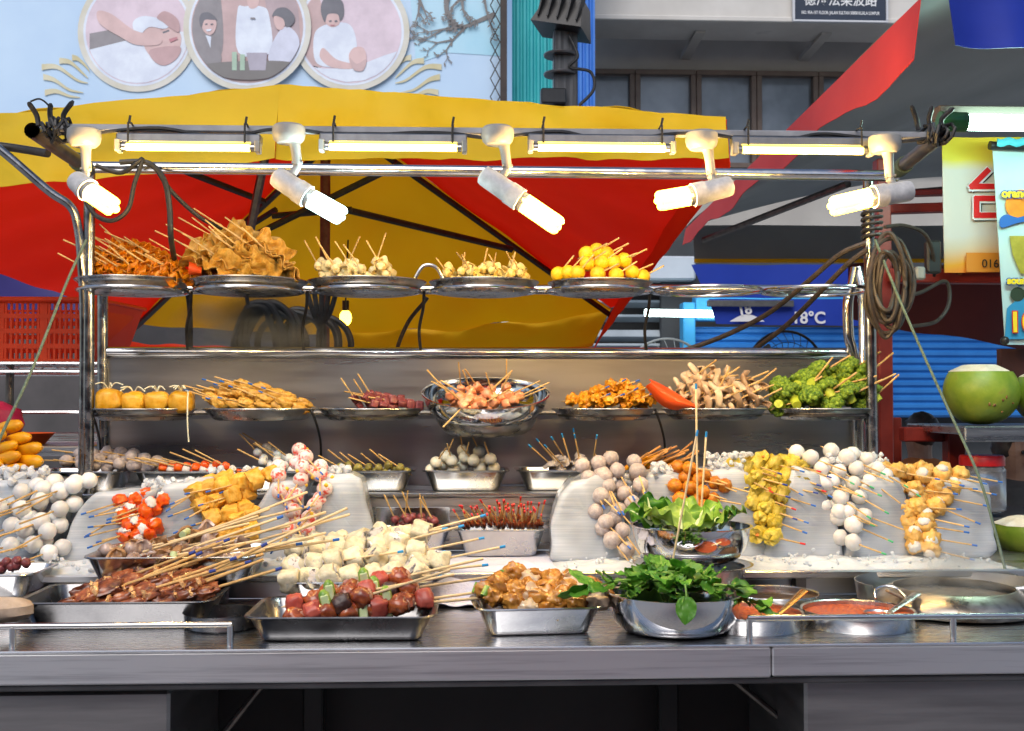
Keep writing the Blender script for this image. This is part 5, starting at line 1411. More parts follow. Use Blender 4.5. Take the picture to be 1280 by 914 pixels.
def icechunks(regions, seed, name, label):
    rq = random.Random(seed); mb = MB()
    for (x0, x1, y0, y1, Y0, Y1, n, s, z0) in regions:
        for k in range(n):
            c = P(rq.uniform(x0, x1), rq.uniform(y0, y1), rq.uniform(Y0, Y1))
            if z0 is not None: c.z = z0 + abs(rq.gauss(0, .012))
            q = s * rq.uniform(.5, 1.3)
            M = Euler((rq.random() * 6, rq.random() * 6, rq.random() * 6)).to_matrix()
            mb.blob(c, (q, q * rq.uniform(.6, 1), q * rq.uniform(.5, .9)), .35, 1.3, k, box=.75, nu=6, nv=4, M=M)
    mb.sm = [False] * len(mb.sm)
    return tag(mb.build(name, CICE), label, 'ice', kind='stuff')
icechunks([(690, 1245, 690, 706, 2.66, 2.82, 130, .0055, ZP + .006), (60, 480, 690, 712, 2.66, 2.82, 100, .0055, ZP + .006), (-60, 80, 690, 706, 2.7, 2.85, 80, .011, ZP),
           (884, 940, 568, 588, 2.84, 2.96, 120, .009, None), (815, 850, 580, 598, 2.84, 2.94, 70, .009, None), (-10, 60, 584, 606, 2.86, 3.0, 50, .014, None), (1030, 1110, 566, 600, 2.86, 2.95, 110, .009, None),
           (180, 262, 600, 616, 2.84, 2.95, 60, .010, None), (262, 330, 586, 606, 2.86, 2.95, 50, .009, None), (385, 440, 585, 598, 2.86, 2.95, 50, .010, None), (745, 800, 592, 606, 2.85, 2.93, 50, .008, None)],
          3, 'crushed_ice', 'crushed ice scattered round the feet and tops of the ice blocks')
# low bank of crushed ice
def bank(x0, x1, seed):
    mb = MB()
    def fn(u, v):
        x = XY(x0, 2.75) + (XY(x1, 2.75) - XY(x0, 2.75)) * u
        y = 2.655 + .30 * v
        e = min(1, 8 * u, 8 * (1 - u)) * min(1, 6 * v)
        return (x, y, ZP - .0005 + e * (.010 + .008 * v + .008 * noise.noise(V((x * 22, y * 22, seed))) + .0025 * noise.noise(V((x * 90, y * 90, seed)))))
    mb.grid(fn, 160, 60); return tag(mb.build('crushed_ice', CICE), 'bed of crushed ice under the ' + ('right' if x0 > 500 else 'left') + ' row of ice blocks', 'ice', kind='stuff')
bank(684, 1250, 1); bank(-100, 480, 2)
# ------------------------------------------------------------------ food materials
def vivid(c):
    if max(c) - min(c) < .2: return tuple(.92 * x for x in c)
    l = .3 * c[0] + .6 * c[1] + .1 * c[2]
    return tuple(max(.004, min(.95, (l + (x - l) * 1.12) * .94)) for x in c)
def food(n, a, b, rough=.40, scale=60, bump=.4, sss=.06, coat=0., **k):
    a, b = vivid(a), vivid(b)
    if k.get('c3'): k['c3'] = vivid(k['c3'])
    return mat(n, a, b, rough, scale=scale * 1.7, bump=bump * .8, bscale=k.pop('bscale', scale * 4.5), bdist=.0022, sss=sss, coat=coat, vary=.16, **k)
M_SKIN = food('fried_bean_curd_skin', (.52, .25, .05), (.76, .48, .16), scale=35, c3=(.42, .17, .03), transl=.15)
M_REDSK = food('red_brown_fried_skin', (.50, .15, .02), (.74, .30, .045), scale=30, c3=(.30, .07, .015))
M_WONT = food('pale_fried_wonton', (.72, .56, .28), (.82, .70, .44), scale=40)
M_DUMP = food('yellow_dumpling_skin', (.76, .56, .20), (.84, .70, .36), scale=40)
M_YBALL = food('yellow_fish_ball', (.78, .46, .04), (.86, .58, .09), scale=50, bump=.15)
M_POCK = food('fried_tofu_pocket', (.60, .30, .04), (.78, .47, .11), scale=28, c3=(.82, .56, .20))
M_STRAND = mat('white_bean_sprout', (.72, .70, .48), (.8, .78, .6), .5, scale=30)
M_BATT = food('golden_batter', (.52, .26, .06), (.74, .46, .14), scale=60, bump=.8)
M_DKRED = food('dark_red_meat', (.16, .035, .04), (.28, .08, .08), .35, scale=50)
M_PINKF = food('raw_pink_fish', (.74, .27, .14), (.84, .45, .28), .3, scale=40, coat=.3)
M_CHUNK = food('orange_fried_batter', (.56, .21, .03), (.74, .36, .06), scale=50, bump=.9)
M_MUSH = food('mushroom_flesh', (.52, .36, .23), (.74, .60, .45), .6, scale=30); M_MUSHC = food('mushroom_cap', (.34, .21, .12), (.52, .37, .25), .55, scale=30)
M_BROC = mat('broccoli_floret', (.035, .11, .008), (.25, .37, .03), .6, scale=160, bump=1., bscale=260, vary=.2, c3=(.36, .44, .05)); M_BSTEM = food('broccoli_stem', (.36, .46, .06), (.52, .60, .12), .5, scale=40)
M_GREYB = food('grey_meatball', (.40, .33, .31), (.58, .50, .47), .5, scale=70, bump=.5)
M_WHITEB = food('white_fish_ball', (.74, .71, .66), (.82, .80, .77), .35, scale=40, bump=.12, sss=.3)
M_EGG = food('egg_white_ball', (.74, .74, .72), (.82, .82, .81), .28, scale=30, bump=.08, sss=.3)
M_CRABR = food('orange_crab_stick', (.74, .085, .012), (.82, .17, .03), .35, scale=40); M_CRABW = food('white_crab_meat', (.74, .70, .66), (.82, .78, .76), .5, scale=50)
M_TOFU = food('golden_tofu_puff', (.66, .33, .055), (.80, .50, .14), .55, scale=45, c3=(.56, .26, .04), bump=.6)
M_LOB = food('pink_flecked_ball', (.80, .64, .60), (.84, .74, .71), .35, scale=45, bump=.2, c3=(.74, .10, .07), hi=.50); M_YOLK = mat('yellow_centre', (.80, .50, .03), rough=.4)
M_ORB = food('orange_brown_meatball', (.42, .13, .025), (.62, .26, .05), scale=70, bump=.8)
M_SHU = food('yellow_shumai_skin', (.46, .34, .05), (.62, .50, .13), .5, scale=50, bump=.7, c3=(.80, .70, .26)); M_SHUR = mat('orange_carrot_fleck', (.72, .20, .03), rough=.5)
M_STUF = food('golden_stuffed_puff', (.62, .34, .09), (.76, .50, .19), .5, scale=45, bump=.6); M_STW = food('white_fish_paste', (.70, .65, .58), (.80, .76, .70), .4, scale=50)
M_PORK = food('marinated_pork', (.09, .022, .012), (.34, .11, .05), .30, scale=26, coat=.3, c3=(.58, .36, .22), lo=.36, hi=.60); M_FAT = food('pork_fat', (.62, .34, .15), (.74, .48, .26), .3, scale=40, coat=.3)
M_SQD = food('grey_pink_squid', (.24, .14, .10), (.52, .40, .35), .25, scale=22, coat=.6); M_SQB = food('brown_oyster_mushroom', (.26, .13, .06), (.42, .25, .13), .35, scale=30, coat=.3); M_LEEK = food('pale_leek', (.52, .64, .34), (.66, .74, .50), .4, scale=20, stretch=(1, 1, 1))
M_ROLL = food('white_bean_curd_roll', (.60, .53, .36), (.76, .70, .53), .5, scale=45, bump=.8, c3=(.40, .42, .38), hi=.6); M_ROLLD = mat('dark_seaweed_filling', (.06, .07, .08), (.55, .5, .46), .5, scale=90, lo=.4, hi=.55); M_ROLLF = mat('white_roll_filling', (.74, .70, .68), (.09, .08, .09), .4, scale=90, lo=.56, hi=.62)
M_SAUS = food('red_brown_sausage', (.20, .035, .015), (.40, .11, .045), .25, scale=24, coat=.5, c3=(.10, .025, .015), hi=.58); M_SAUSC = food('cut_sausage', (.42, .22, .15), (.56, .34, .25), .4, scale=90); M_HAM = food('pink_ham_cube', (.36, .07, .055), (.46, .12, .09), .35, scale=30); M_CHAR = food('dark_charred_meat', (.035, .015, .014), (.10, .04, .03), .35, scale=40)
M_CUC = food('cucumber_skin', (.10, .24, .03), (.30, .45, .10), .3, scale=18, coat=.3); M_CUCF = food('cucumber_flesh', (.52, .64, .34), (.64, .72, .46), .35, scale=30)
M_FDUM = food('brown_fried_dumpling', (.26, .095, .02), (.56, .29, .085), .25, scale=24, coat=.35, c3=(.76, .56, .32)); M_PALED = food('pale_dumpling', (.56, .42, .28), (.70, .57, .42), .35, scale=40, coat=.3)
M_CORN = food('orange_battered_sausage', (.62, .27, .03), (.72, .37, .05), .4, scale=20, bump=.1)
M_OLIVE = food('olive_stuffed_ball', (.24, .20, .05), (.40, .35, .11), .45, scale=40); M_FUNG = food('pale_fungus', (.58, .50, .44), (.72, .65, .59), .4, scale=40, transl=.2); M_STKOR = mat('orange_brown_stick', (.50, .22, .06), (.66, .34, .11), .5, scale=60, vary=.2)

# ------------------------------------------------------------------ skewer kinds
STM = {}
def stick_mesh(L_, m, r=.0021):
    k = (L_, m.name, r)
    if k not in STM:
        mb = MB(); mb.tube([(-.004, 0, 0), (.004, 0, 0), (L_ - .001, 0, 0), (L_, 0, 0)], [.0006, r * .9, r, r * .8], 7)
        STM[k] = mb.mesh('stick', m)
    return STM[k]
TIPM = {}
def tip_mesh(L_, m, r=.0024, l=.012):
    k = (L_, m.name, r)
    if k not in TIPM:
        mb = MB(); mb.tube([(L_ - l, 0, 0), (L_ + .0006, 0, 0)], r * 1.12, 7); TIPM[k] = mb.mesh('painted_tip', m)
    return TIPM[k]
KINDS = {}
class Kind:
    def __init__(s, name, cat, L_, build, fc, tip=None, stick=None, nv=3, r=.0021):
        s.name, s.cat, s.L, s.build, s.fc, s.tip, s.stick, s.nv, s.r = name, cat, L_, build, fc, tip, stick or STICK, nv, r
        s.protos = []; s.count = 0
    def proto(s, i):
        o = empty(s.name)
        if s.L:
            t = bpy.data.objects.new('stick', stick_mesh(s.L, s.stick, s.r)); col.objects.link(t); t.parent = o
            tm = s.tip
            if isinstance(tm, (list, tuple)): tm = tm[i % len(tm)]
            if tm:
                q = bpy.data.objects.new('painted_tip', tip_mesh(s.L, tm, s.r)); col.objects.link(q); q.parent = t
        for nm, mb, m, sub in s.build(random.Random(seedof(s.name) + i * 17), i):
            c = mb.build(nm, m, o, angle=60)
            for n2, mb2, m2 in sub: mb2.build(n2, m2, c, angle=60)
        return o
    def new(s):
        i = s.count % s.nv; s.count += 1
        if len(s.protos) <= i:
            o = s.proto(i); s.protos.append(o); return o
        return copy_tree(s.protos[i])
def seedof(n): return sum(ord(ch) for ch in n)
def B(*a, **k): return MB().blob(*a, **k)
def RX(a): return Matrix.Rotation(a, 3, 'X')
def balls(nm, m, n, r, amp, fr_=2.2, gap=.97, nu=16, nv=10):
    def f(rq, i): return [(nm, B((.004 + r + 2 * r * gap * k, rq.uniform(-.001, .001), rq.uniform(-.001, .001)), tuple(r * rq.uniform(.90, 1.07) for _ in range(3)), amp, fr_, rq.random() * 50, nu=nu, nv=nv), m, []) for k in range(n)]
    return f
def ruffle(rq, L_, W, amp, th=.0016, nu=22, nv=8, fold=3):
    s = rq.random() * 30
    ph = rq.random() * 6
    def fn(u, v):
        x = L_ * u + .006 * noise.noise(V((v * 3, s, 1)))
        e = 1 + .35 * noise.noise(V((u * 6, s, v > .5)))
        y = (v - .5) * W * e
        z = amp * math.sin(u * fold * 6.283 + ph + 1.2 * v) * (.45 + .8 * abs(v - .5)) + .010 * noise.noise(V((u * 5, v * 4, s)))
        return (x, y, z)
    return MB().grid(fn, nu, nv, th=th)
def b_skin(rq, i):
    out = []
    for k in range(2):
        mb = MB().merge(ruffle(rq, .105, .074, .012, fold=2.2), Matrix.Translation((0.002, 0, .005 - .010 * k)) @ Matrix.Rotation(rq.uniform(-.5, .5), 4, 'X')); out.append(('bean_curd_skin', mb, M_SKIN, []))
    return out
def b_redskin(rq, i):
    mb = MB().merge(ruffle(rq, .075, .040, .010, fold=2.5)); return [('fried_skin', mb, M_REDSK, []), ('fried_skin', MB().merge(ruffle(rq, .07, .034, .009, fold=3), Matrix.Rotation(1.2, 4, 'X')), M_REDSK, [])]
def crumple(m, nm, n, r, amp=.45, fr_=1.9, el=1.0):
    def f(rq, i): return [(nm, B((.006 + r * el + 2 * r * el * .92 * k, rq.uniform(-.003, .003), rq.uniform(-.003, .003)), (r * el, r * rq.uniform(.85, 1.1), r * rq.uniform(.8, 1)), amp, fr_, rq.random() * 90, nu=22, nv=14), m, []) for k in range(n)]
    return f
def b_wonton(rq, i):
    out = []
    for k in range(2):
        c = .014 + .026 * k; body = B((c, 0, 0), (.013, .012, .012), .35, 2, rq.random() * 50, nu=18, nv=12)
        s = rq.random() * 9
        fr_ = MB().grid(lambda u, v: (c + (.008 + .012 * v) * math.cos(u * 6.283), .004 + (.010 + .010 * v) * math.sin(u * 6.283) * .8, .008 + .010 * v + .005 * math.sin(u * 19 + s) * v), 20, 3, th=.0012)
        out.append(('wonton', body, M_WONT, [('pleated_edge', fr_, M_WONT)]))
    return out
def b_dump(rq, i): 
    out = b_wonton(rq, i); return [(a, b_, M_DUMP, [(x, y, M_DUMP) for x, y, z in c]) for a, b_, c_, c in out]
def cubes(nm, m, n, s, box=.45, amp=.12):
    def f(rq, i): return [(nm, B((.004 + s + 2.05 * s * k, 0, 0), (s, s * rq.uniform(.8, 1.15), s * rq.uniform(.7, 1)), amp, 1.6, rq.random() * 60, box=box, nu=20, nv=12, M=RX(rq.random() * 3)), m, []) for k in range(n)]
    return f
def b_mush(rq, i):
    out = []
    for k in range(3):
        c = .012 + .024 * k; a = rq.random() * 6; sz = rq.uniform(.85, 1.2)
        M = RX(a) @ Matrix.Rotation(rq.uniform(-.5, .5), 3, 'Z')
        stem = B(V((c, 0, 0)) + M @ V((0, 0, -.012 * sz)), (.0060, .0088 * sz, .017 * sz), .25, 2.2, rq.random() * 40, nu=14, nv=10, M=M)
        cap = MB().grid(lambda u, v: V((c, 0, 0)) + M @ V((.007 * math.cos(v * 3.14) + .003 * math.sin(u * 9), (u - .5) * .052 * sz, .002 + .019 * sz * math.sin(u * 3.14) ** .6 * (.35 + .65 * math.sin(v * 3.14)) - .006 * (abs(u - .5) * 2) ** 2)), 14, 8, th=.003)
        out.append(('mushroom_slice', stem, M_MUSH, [('cap', cap, M_MUSHC if rq.random() < .35 else M_MUSH)]))
    return out
def b_broc(rq, i):
    out = []
    for k in range(2):
        c = V((.018 + .034 * k, 0, 0)); a = rq.uniform(-1.8, 1.8); M = RX(a)
        d = M @ V((0, 0, 1))
        stem = MB().tube([c - d * .014, c - d * .004, c + d * .010], [.0095, .0105, .015], 10)
        for j in range(4):
            q = M @ Matrix.Rotation(j * 1.57, 3, 'Z') @ V((.010, 0, .012)); stem.tube([c, c + q], [.006, .005], 7)
        head = MB()
        for j in range(30):
            th = math.acos(1 - 1.0 * (j + .5) / 30); ph = j * 2.39996
            u = M @ V((math.sin(th) * math.cos(ph), math.sin(th) * math.sin(ph), math.cos(th) * .8))
            head.blob(c + d * .006 + u * .0195, (.0062 + .0022 * rq.random(),) * 3, .35, 3, j, nu=9, nv=7)
        out.append(('floret', head, M_BROC, [('stem', stem, M_BSTEM)]))
    return out
def b_crab(rq, i):
    out = []
    for k in range(2):
        c = .016 + .030 * k; M = RX(rq.random() * 6)
        red = B(V((c, 0, 0)) + M @ V((0, 0, .004)), (.0155, .019, .0135), .38, 2, rq.random() * 40, box=.75, M=M)
        wh = B(V((c, 0, 0)) + M @ V((0, 0, -.009)), (.0115, .0145, .008), .35, 2.5, rq.random() * 40, box=.8, M=M)
        out.append(('crab_stick', red, M_CRABR, [('white_meat', wh, M_CRABW)]))
    return out
def b_lob(rq, i):
    out = []
    for k in range(2):
        c = V((.020 + .036 * k, 0, 0)); b_ = B(c, .0195, .05, 2, rq.random() * 40)
        y = B(c + V((0, rq.choice((-1, 1)) * .0, .0)) + RX(rq.random() * 6) @ V((.007, 0, .0172)), .0055, .2, 2, 1, nu=8, nv=6)
        out.append(('flecked_ball', b_, M_LOB, [('yellow_centre', y, M_YOLK)]))
    return out
def b_shu(rq, i):
    out = []
    for k in range(2):
        c = V((.019 + .034 * k, 0, 0)); M = RX(rq.random() * 6)
        s = rq.random() * 9
        mb = MB()
        prof = [(.001, -.012), (.011, -.012), (.014, -.006), (.0135, .002), (.0125, .008), (.014, .013), (.011, .0115), (.001, .0105)]
        mb.lathe(prof, 28)
        for j, p in enumerate(mb.v):
            a = math.atan2(p.y, p.x); kk = 1 + .06 * math.sin(a * 9 + s) * (1 if p.z > -.01 else .3) + .11 * noise.noise(p * 90 + V((s, 0, 0)))
            mb.v[j] = c + M @ V((p.x * kk, p.y * kk, p.z + .002 * math.sin(a * 5))) * 1.42
        fl_ = B(c + M @ V((.004, .003, .0155)), (.006, .005, .003), .3, 2, 3, nu=8, nv=6)
        out.append(('shumai', mb, M_SHU, [('carrot_fleck', fl_, M_SHUR)] if rq.random() < .55 else []))
    return out
def b_stuf(rq, i):
    out = []
    for k in range(2):
        c = V((.022 + .040 * k, 0, 0)); M = RX(rq.random() * 6)
        out.append(('stuffed_puff', B(c + M @ V((0, 0, .002)), (.0235, .0235, .0215), .34, 1.8, rq.random() * 50, nu=24, nv=16, M=M), M_STUF, [('fish_paste', B(c + M @ V((0, 0, -.013)), (.016, .016, .012), .2, 2, rq.random() * 30, M=M), M_STW)]))
    return out
def b_pork(rq, i):
    out = []; x = .0
    for k in range(3):
        l = rq.uniform(.017, .025); c = V((x + l, rq.uniform(-.004, .004), rq.uniform(-.002, .004))); M = RX(rq.uniform(-.6, .6)) @ Matrix.Rotation(rq.uniform(-.35, .35), 3, 'Z')
        sub = [('fat_edge', B(c + M @ V((l * .75 * rq.choice((-1, 1)), .0, .003)), (.005, .019, .0105), .35, 2.5, rq.random() * 50, box=.8, nu=16, nv=10, M=M), M_FAT)] if rq.random() < .65 else []
        out.append(('pork_piece', B(c, (l * 1.15, rq.uniform(.015, .021), rq.uniform(.008, .012)), .35, 1.9, rq.random() * 60, box=.65, nu=26, nv=16, M=M), M_PORK, sub)); x += 1.7 * l
    return out
def b_squid(rq, i):
    out = []
    for k in range(2):
        s = rq.random() * 40
        m = M_SQD if rq.random() < .55 else M_SQB
        def fn(u, v, k=k): 
            return (.004 + .045 * k + .044 * u, (v - .5) * .034 * (.6 + .7 * math.sin(u * 3.14)), .012 * math.sin(v * 3.14 + 1) * math.cos(u * 5 + s) + .010 * noise.noise(V((u * 4, v * 4, s))))
        out.append(('squid_piece' if m is M_SQD else 'oyster_mushroom', MB().grid(fn, 14, 8, th=.005), m, []))
    if i % 2 == 0: out.append(('leek_piece', MB().tube([(.046, -.014, .012), (.052, .016, .016)], .0068, 14), M_LEEK, []))
    return out
def b_roll(rq, i):
    out = []
    for k in range(3):
        c = V((.022 + .042 * k, 0, 0)); a = rq.uniform(-.4, .4) + (1.57 if (i + k) % 3 == 0 else 0)
        M = RX(rq.random() * 2.4 - 1.2) @ Matrix.Rotation(a * 1.5, 3, 'Z')
        h, r = .0185, .0245
        mb = MB(); prof = [(.0005, -h), (r * .55, -h), (r * .72, -h * 1.02), (r * .94, -h * .92), (r, -h * .5), (r * 1.02, 0), (r, h * .5), (r * .94, h * .92), (r * .72, h * 1.02), (r * .55, h), (.0005, h)]
        M2 = M @ Matrix.Rotation(1.5708, 3, 'Y')
        mb.lathe(prof, 26); s = rq.random() * 50
        for j, p in enumerate(mb.v): mb.v[j] = c + M2 @ (p * (1 + .34 * noise.noise(p * 52 + V((s, 0, 0))) + .06 * noise.noise(p * 240)))
        subs = []
        for sg in (-1, 1):
            f = MB(); f.lathe([(.0005, sg * (h + .0012)), (r * .70, sg * (h + .0008)), (r * .74, sg * h * .9)], 22); f.v = [c + M2 @ p for p in f.v]
            subs.append(('roll_filling', f, M_ROLLF if sg < 0 else M_ROLLD))
        out.append(('bean_curd_roll', mb, M_ROLL, subs))
    return out
def b_saus(rq, i):
    x = .004; out = []
    seq = [['s', 'h', 'c', 'b', 's'], ['h', 's', 'c', 's', 'h'], ['s', 's', 'c', 'h', 's']][i % 3]
    for t in seq:
        M = RX(rq.random() * 6)
        if t == 's':
            r = .0195; c = V((x + r, 0, 0)); body = B(c, (r * 1.05, r, r * .95), .30, 2.2, rq.random() * 50, nu=20, nv=12)
            out.append(('sausage_piece', body, M_SAUS, [('cut_face', B(c + V((.0145, .0, .0)), (.006, .0125, .0125), .15, 3, 2, nu=12, nv=8), M_SAUSC)])); x += 2 * r
        elif t == 'c':
            c = V((x + .008, 0, 0)); mb = MB().tube([c + V((0, -.003, -.028)), c + V((0, -.001, -.023)), c + V((0, .0, .0)), c + V((0, -.001, .026)), c + V((0, -.002, .033))], [.004, .0092, .0108, .0095, .004], 12)
            out.append(('cucumber_slice', mb, M_CUC, [('cucumber_flesh', MB().box(c + V((0, -.0092, .003)), (.0145, .005, .044), bev=.002), M_CUCF)])); x += .018
        else:
            s_ = .0165; c = V((x + s_, 0, 0)); out.append(('ham_cube' if t == 'h' else 'charred_meat', B(c, (s_, s_ * 1.05, s_ * 1.1), .22, 2.0, rq.random() * 50, box=.62, nu=20, nv=12, M=M), M_HAM if t == 'h' else M_CHAR, [])); x += 2 * s_
    return out
def b_fdum(rq, i):
    out = []
    for k in range(3):
        r = .0215; c = V((.024 + .038 * k, rq.uniform(-.003, .003), 0)); m = M_FDUM if rq.random() < .82 else M_PALED
        sub = []
        if rq.random() < .2:
            s = rq.random() * 9; sub = [('pleated_skin', MB().grid(lambda u, v: c + V(((.010 + .012 * v) * math.cos(u * 6.28), (.012 + .010 * v) * math.sin(u * 6.28), .012 + .010 * v + .006 * math.sin(u * 17 + s) * v)), 18, 3, th=.0012), m)]
        out.append(('dumpling', B(c, (r * 1.05, r * .98, r * .85), .36, 2.0, rq.random() * 60, nu=26, nv=18), m, sub))
    if i % 2 == 0: out.append(('cucumber_slice', MB().tube([(.004, -.008, -.010), (.004, -.008, .012)], .008, 12), M_CUC, []))
    return out
def b_fung(rq, i): return [('fungus', MB().merge(ruffle(rq, .05, .04, .010, fold=2)), M_FUNG, [])]
def b_fish(rq, i): return [('fish_cube', B((.012 + .022 * k, 0, 0), (.0125, .0125 * rq.uniform(.8, 1.1), .0115), .2, 1.7, rq.random() * 60, box=.6, nu=18, nv=12, M=RX(rq.random() * 3)), M_PINKF, []) for k in range(2)]
def b_fcake(rq, i):
    return [('fish_cake', B((.012 + .021 * k, 0, 0), (.0115, .012, .010), .12, 2, rq.random() * 60, box=.7), M_CRABW if k % 2 else M_CRABR, []) for k in range(3)]

K = dict(
 redskin=Kind('fried_skin_skewer', 'fried skin skewer', .15, b_redskin, .04), skin=Kind('bean_curd_skin_skewer', 'bean curd skewer', .205, b_skin, .045, nv=5),
 wonton=Kind('wonton_skewer', 'wonton skewer', .12, b_wonton, .024), dump=Kind('yellow_dumpling_skewer', 'dumpling skewer', .10, b_dump, .024),
 yball=Kind('yellow_ball_skewer', 'fish ball skewer', .095, balls('yellow_ball', M_YBALL, 1, .0225, .03), .026, r=.0024),
 batt=Kind('fritter_skewer', 'fritter skewer', .155, crumple(M_BATT, 'fritter', 2, .015, .35, 2.6, 1.7), .05, tip=[None, BLUE_T, BLUE_T]), dkred=Kind('dark_meat_skewer', 'meat skewer', .135, cubes('meat_cube', M_DKRED, 3, .0115), .035),
 fish=Kind('raw_fish_skewer', 'fish skewer', .13, b_fish, .024, nv=4), chunk=Kind('fried_chunk_skewer', 'fried chunk skewer', .105, crumple(M_CHUNK, 'fried_chunk', 2, .018, .55, 2.2), .03, tip=BLUE_T),
 mush=Kind('mushroom_skewer', 'mushroom skewer', .115, b_mush, .036, nv=5), broc=Kind('broccoli_skewer', 'broccoli skewer', .125, b_broc, .035, nv=4),
 greyt=Kind('meatball_skewer', 'meatball skewer', .165, balls('meatball', M_GREYB, 3, .0178, .06), .045), fcake=Kind('fish_cake_skewer', 'fish cake skewer', .15, b_fcake, .035),
 wball=Kind('small_white_ball_skewer', 'fish ball skewer', .14, balls('white_ball', M_EGG, 3, .0125, .04), .037), olive=Kind('stuffed_olive_skewer', 'stuffed skewer', .11, balls('stuffed_ball', M_OLIVE, 2, .012, .15), .025),
 quail=Kind('quail_egg_skewer', 'egg skewer', .115, balls('quail_egg', food('quail_egg', (.76, .72, .55), (.84, .80, .66), .3, scale=20, bump=.05), 2, .0170, .05), .036), fung=Kind('fungus_skewer', 'fungus skewer', .135, b_fung, .026, tip=AZURE_T),
 thatch=Kind('thin_sausage_skewer', 'sausage skewer', .12, lambda rq, i: [('thin_sausage', MB().tube([(0, 0, 0), (.03, .001, .002), (.06, 0, 0)], [.004, .0065, .004], 10), M_CHUNK, [])], .03, stick=M_STKOR, r=.003),
 dsaus=Kind('dark_sausage_skewer', 'sausage skewer', .115, balls('sausage_piece', M_DKRED, 2, .0115, .2), .024), redtip=Kind('red_tipped_skewer', 'meat skewer', .10, lambda rq, i: [('meat_piece', B((.018, 0, 0), (.018, .007, .006), .3, 2, rq.random() * 40, nu=10, nv=8), M_SAUS, [])], .02, tip=RED_T, r=.0022),
 egg=Kind('egg_ball_skewer', 'fish ball skewer', .19, balls('egg_ball', M_EGG, 2, .0220, .05), .067, r=.0024), crab=Kind('crab_stick_skewer', 'crab skewer', .15, b_crab, .046, tip=BLUE_T, nv=4),
 tofu=Kind('fried_tofu_skewer', 'tofu skewer', .165, cubes('tofu_puff', M_TOFU, 2, .0215, .5, .32), .066, tip=BLUE_T, nv=4), lob=Kind('flecked_ball_skewer', 'lobster ball skewer', .150, b_lob, .056, tip=BLUE_T),
 greyi=Kind('grey_meatball_skewer', 'meatball skewer', .165, balls('meatball', M_GREYB, 2, .0210, .06), .0655, tip=BLUE_T), orb=Kind('orange_meatball_skewer', 'meatball skewer', .125, balls('meatball', M_ORB, 2, .0182, .10), .034),
 shu=Kind('shumai_skewer', 'shumai skewer', .138, b_shu, .053, tip=[NAVY_T, BLUE_T, RED_T], nv=3), white=Kind('fish_ball_skewer', 'fish ball skewer', .165, balls('fish_ball', M_WHITEB, 2, .0212, .08), .065, tip=[None, GREEN_T, GREEN_T]),
 stuf=Kind('stuffed_puff_skewer', 'stuffed puff skewer', .168, b_stuf, .062, tip=BLUE_T, nv=4), pork=Kind('pork_skewer', 'pork skewer', .235, b_pork, .055, tip=[None, NAVY_T, NAVY_T], nv=5, r=.0029),
 squid=Kind('squid_skewer', 'squid skewer', .29, b_squid, .045, stick=STICKP, tip=[None, None, BLUE_T], nv=5, r=.0026), roll=Kind('bean_curd_roll_skewer', 'bean curd roll skewer', .25, b_roll, .058, tip=AZURE_T, stick=STICKP, nv=5, r=.0026),
 saus=Kind('sausage_skewer', 'sausage skewer', .31, b_saus, .065, stick=STICKP, nv=3, r=.0026), fdum=Kind('fried_dumpling_skewer', 'dumpling skewer', .165, b_fdum, .052, stick=STICKP, nv=5),
 corn=Kind('battered_sausage_skewer', 'battered sausage skewer', .175, lambda rq, i: [('battered_sausage', B((.055, 0, 0), (.055, .0165, .0165), .10, 1.2, rq.random() * 30, box=.8, nu=18, nv=16), M_CORN, [])], .055),
)
# ------------------------------------------------------------------ placing
def poisson(poly, sp_, rq, k=1500):
    xs = [p[0] for p in poly]; ys = [p[1] for p in poly]; out = []
    def inside(x, y):
        c = False
        for i in range(len(poly)):
            (x1, y1), (x2, y2) = poly[i], poly[(i + 1) % len(poly)]
            if (y1 > y) != (y2 > y) and x < (x2 - x1) * (y - y1) / (y2 - y1) + x1: c = not c
        return c
    sx, sy = (sp_ if isinstance(sp_, tuple) else (sp_, sp_))
    for _ in range(k):
        x, y = rq.uniform(min(xs), max(xs)), rq.uniform(min(ys), max(ys))
        if inside(x, y) and all(((x - a) / sx) ** 2 + ((y - b_) / sy) ** 2 > 1 for a, b_ in out): out.append((x, y))
    return out
def place(kind, Fp, D, roll, sc_=1.0):
    o = kind.new()
    X = D.normalized(); Zr = V((0, 0, 1)) if abs(X.z) < .95 else V((0, 1, 0))
    Yv = Zr.cross(X).normalized(); Zv = X.cross(Yv)
    M = Matrix((X, Yv, Zv)).transposed() @ Matrix.Rotation(roll, 3, 'X')
    o.matrix_basis = Matrix.Translation(Fp - X * kind.fc * sc_) @ M.to_4x4() @ Matrix.Scale(sc_, 4)
    return o
def dome(Yc, r, ybase, ytop, xc, half):
    def f(x, y):
        t = max(0, min(1, (ybase - y) / max(1, ybase - ytop))); q = math.sqrt(max(.05, 1 - ((x - xc) / half) ** 2))
        return Yc - r * .82 * q * (1 - t) + .01
    return f
def heap(kind, pts, surf, dpx, dY, what, where, jit=.25, rolls=True, seed=0, sc_=1.0, group=None):
    """what: noun phrase; where: place phrase"""
    rq = random.Random(seed + seedof(kind.name))
    items = []
    for (x, y) in pts:
        Y = surf(x, y) if callable(surf) else surf
        d = dpx(x, y) if callable(dpx) else dpx
        A = P(x, y, Y); Bq = P(x + d[0] * (1 + rq.uniform(-jit, jit)), y + d[1] * (1 + rq.uniform(-jit, jit)), Y + dY * (1 + rq.uniform(-.4, .4)))
        o = place(kind, A, Bq - A, rq.random() * 6.28 if rolls else 0, sc_ * rq.uniform(.95, 1.05)); items.append((x, y, o))
    lab(items, kind, what, where, group)
    return items
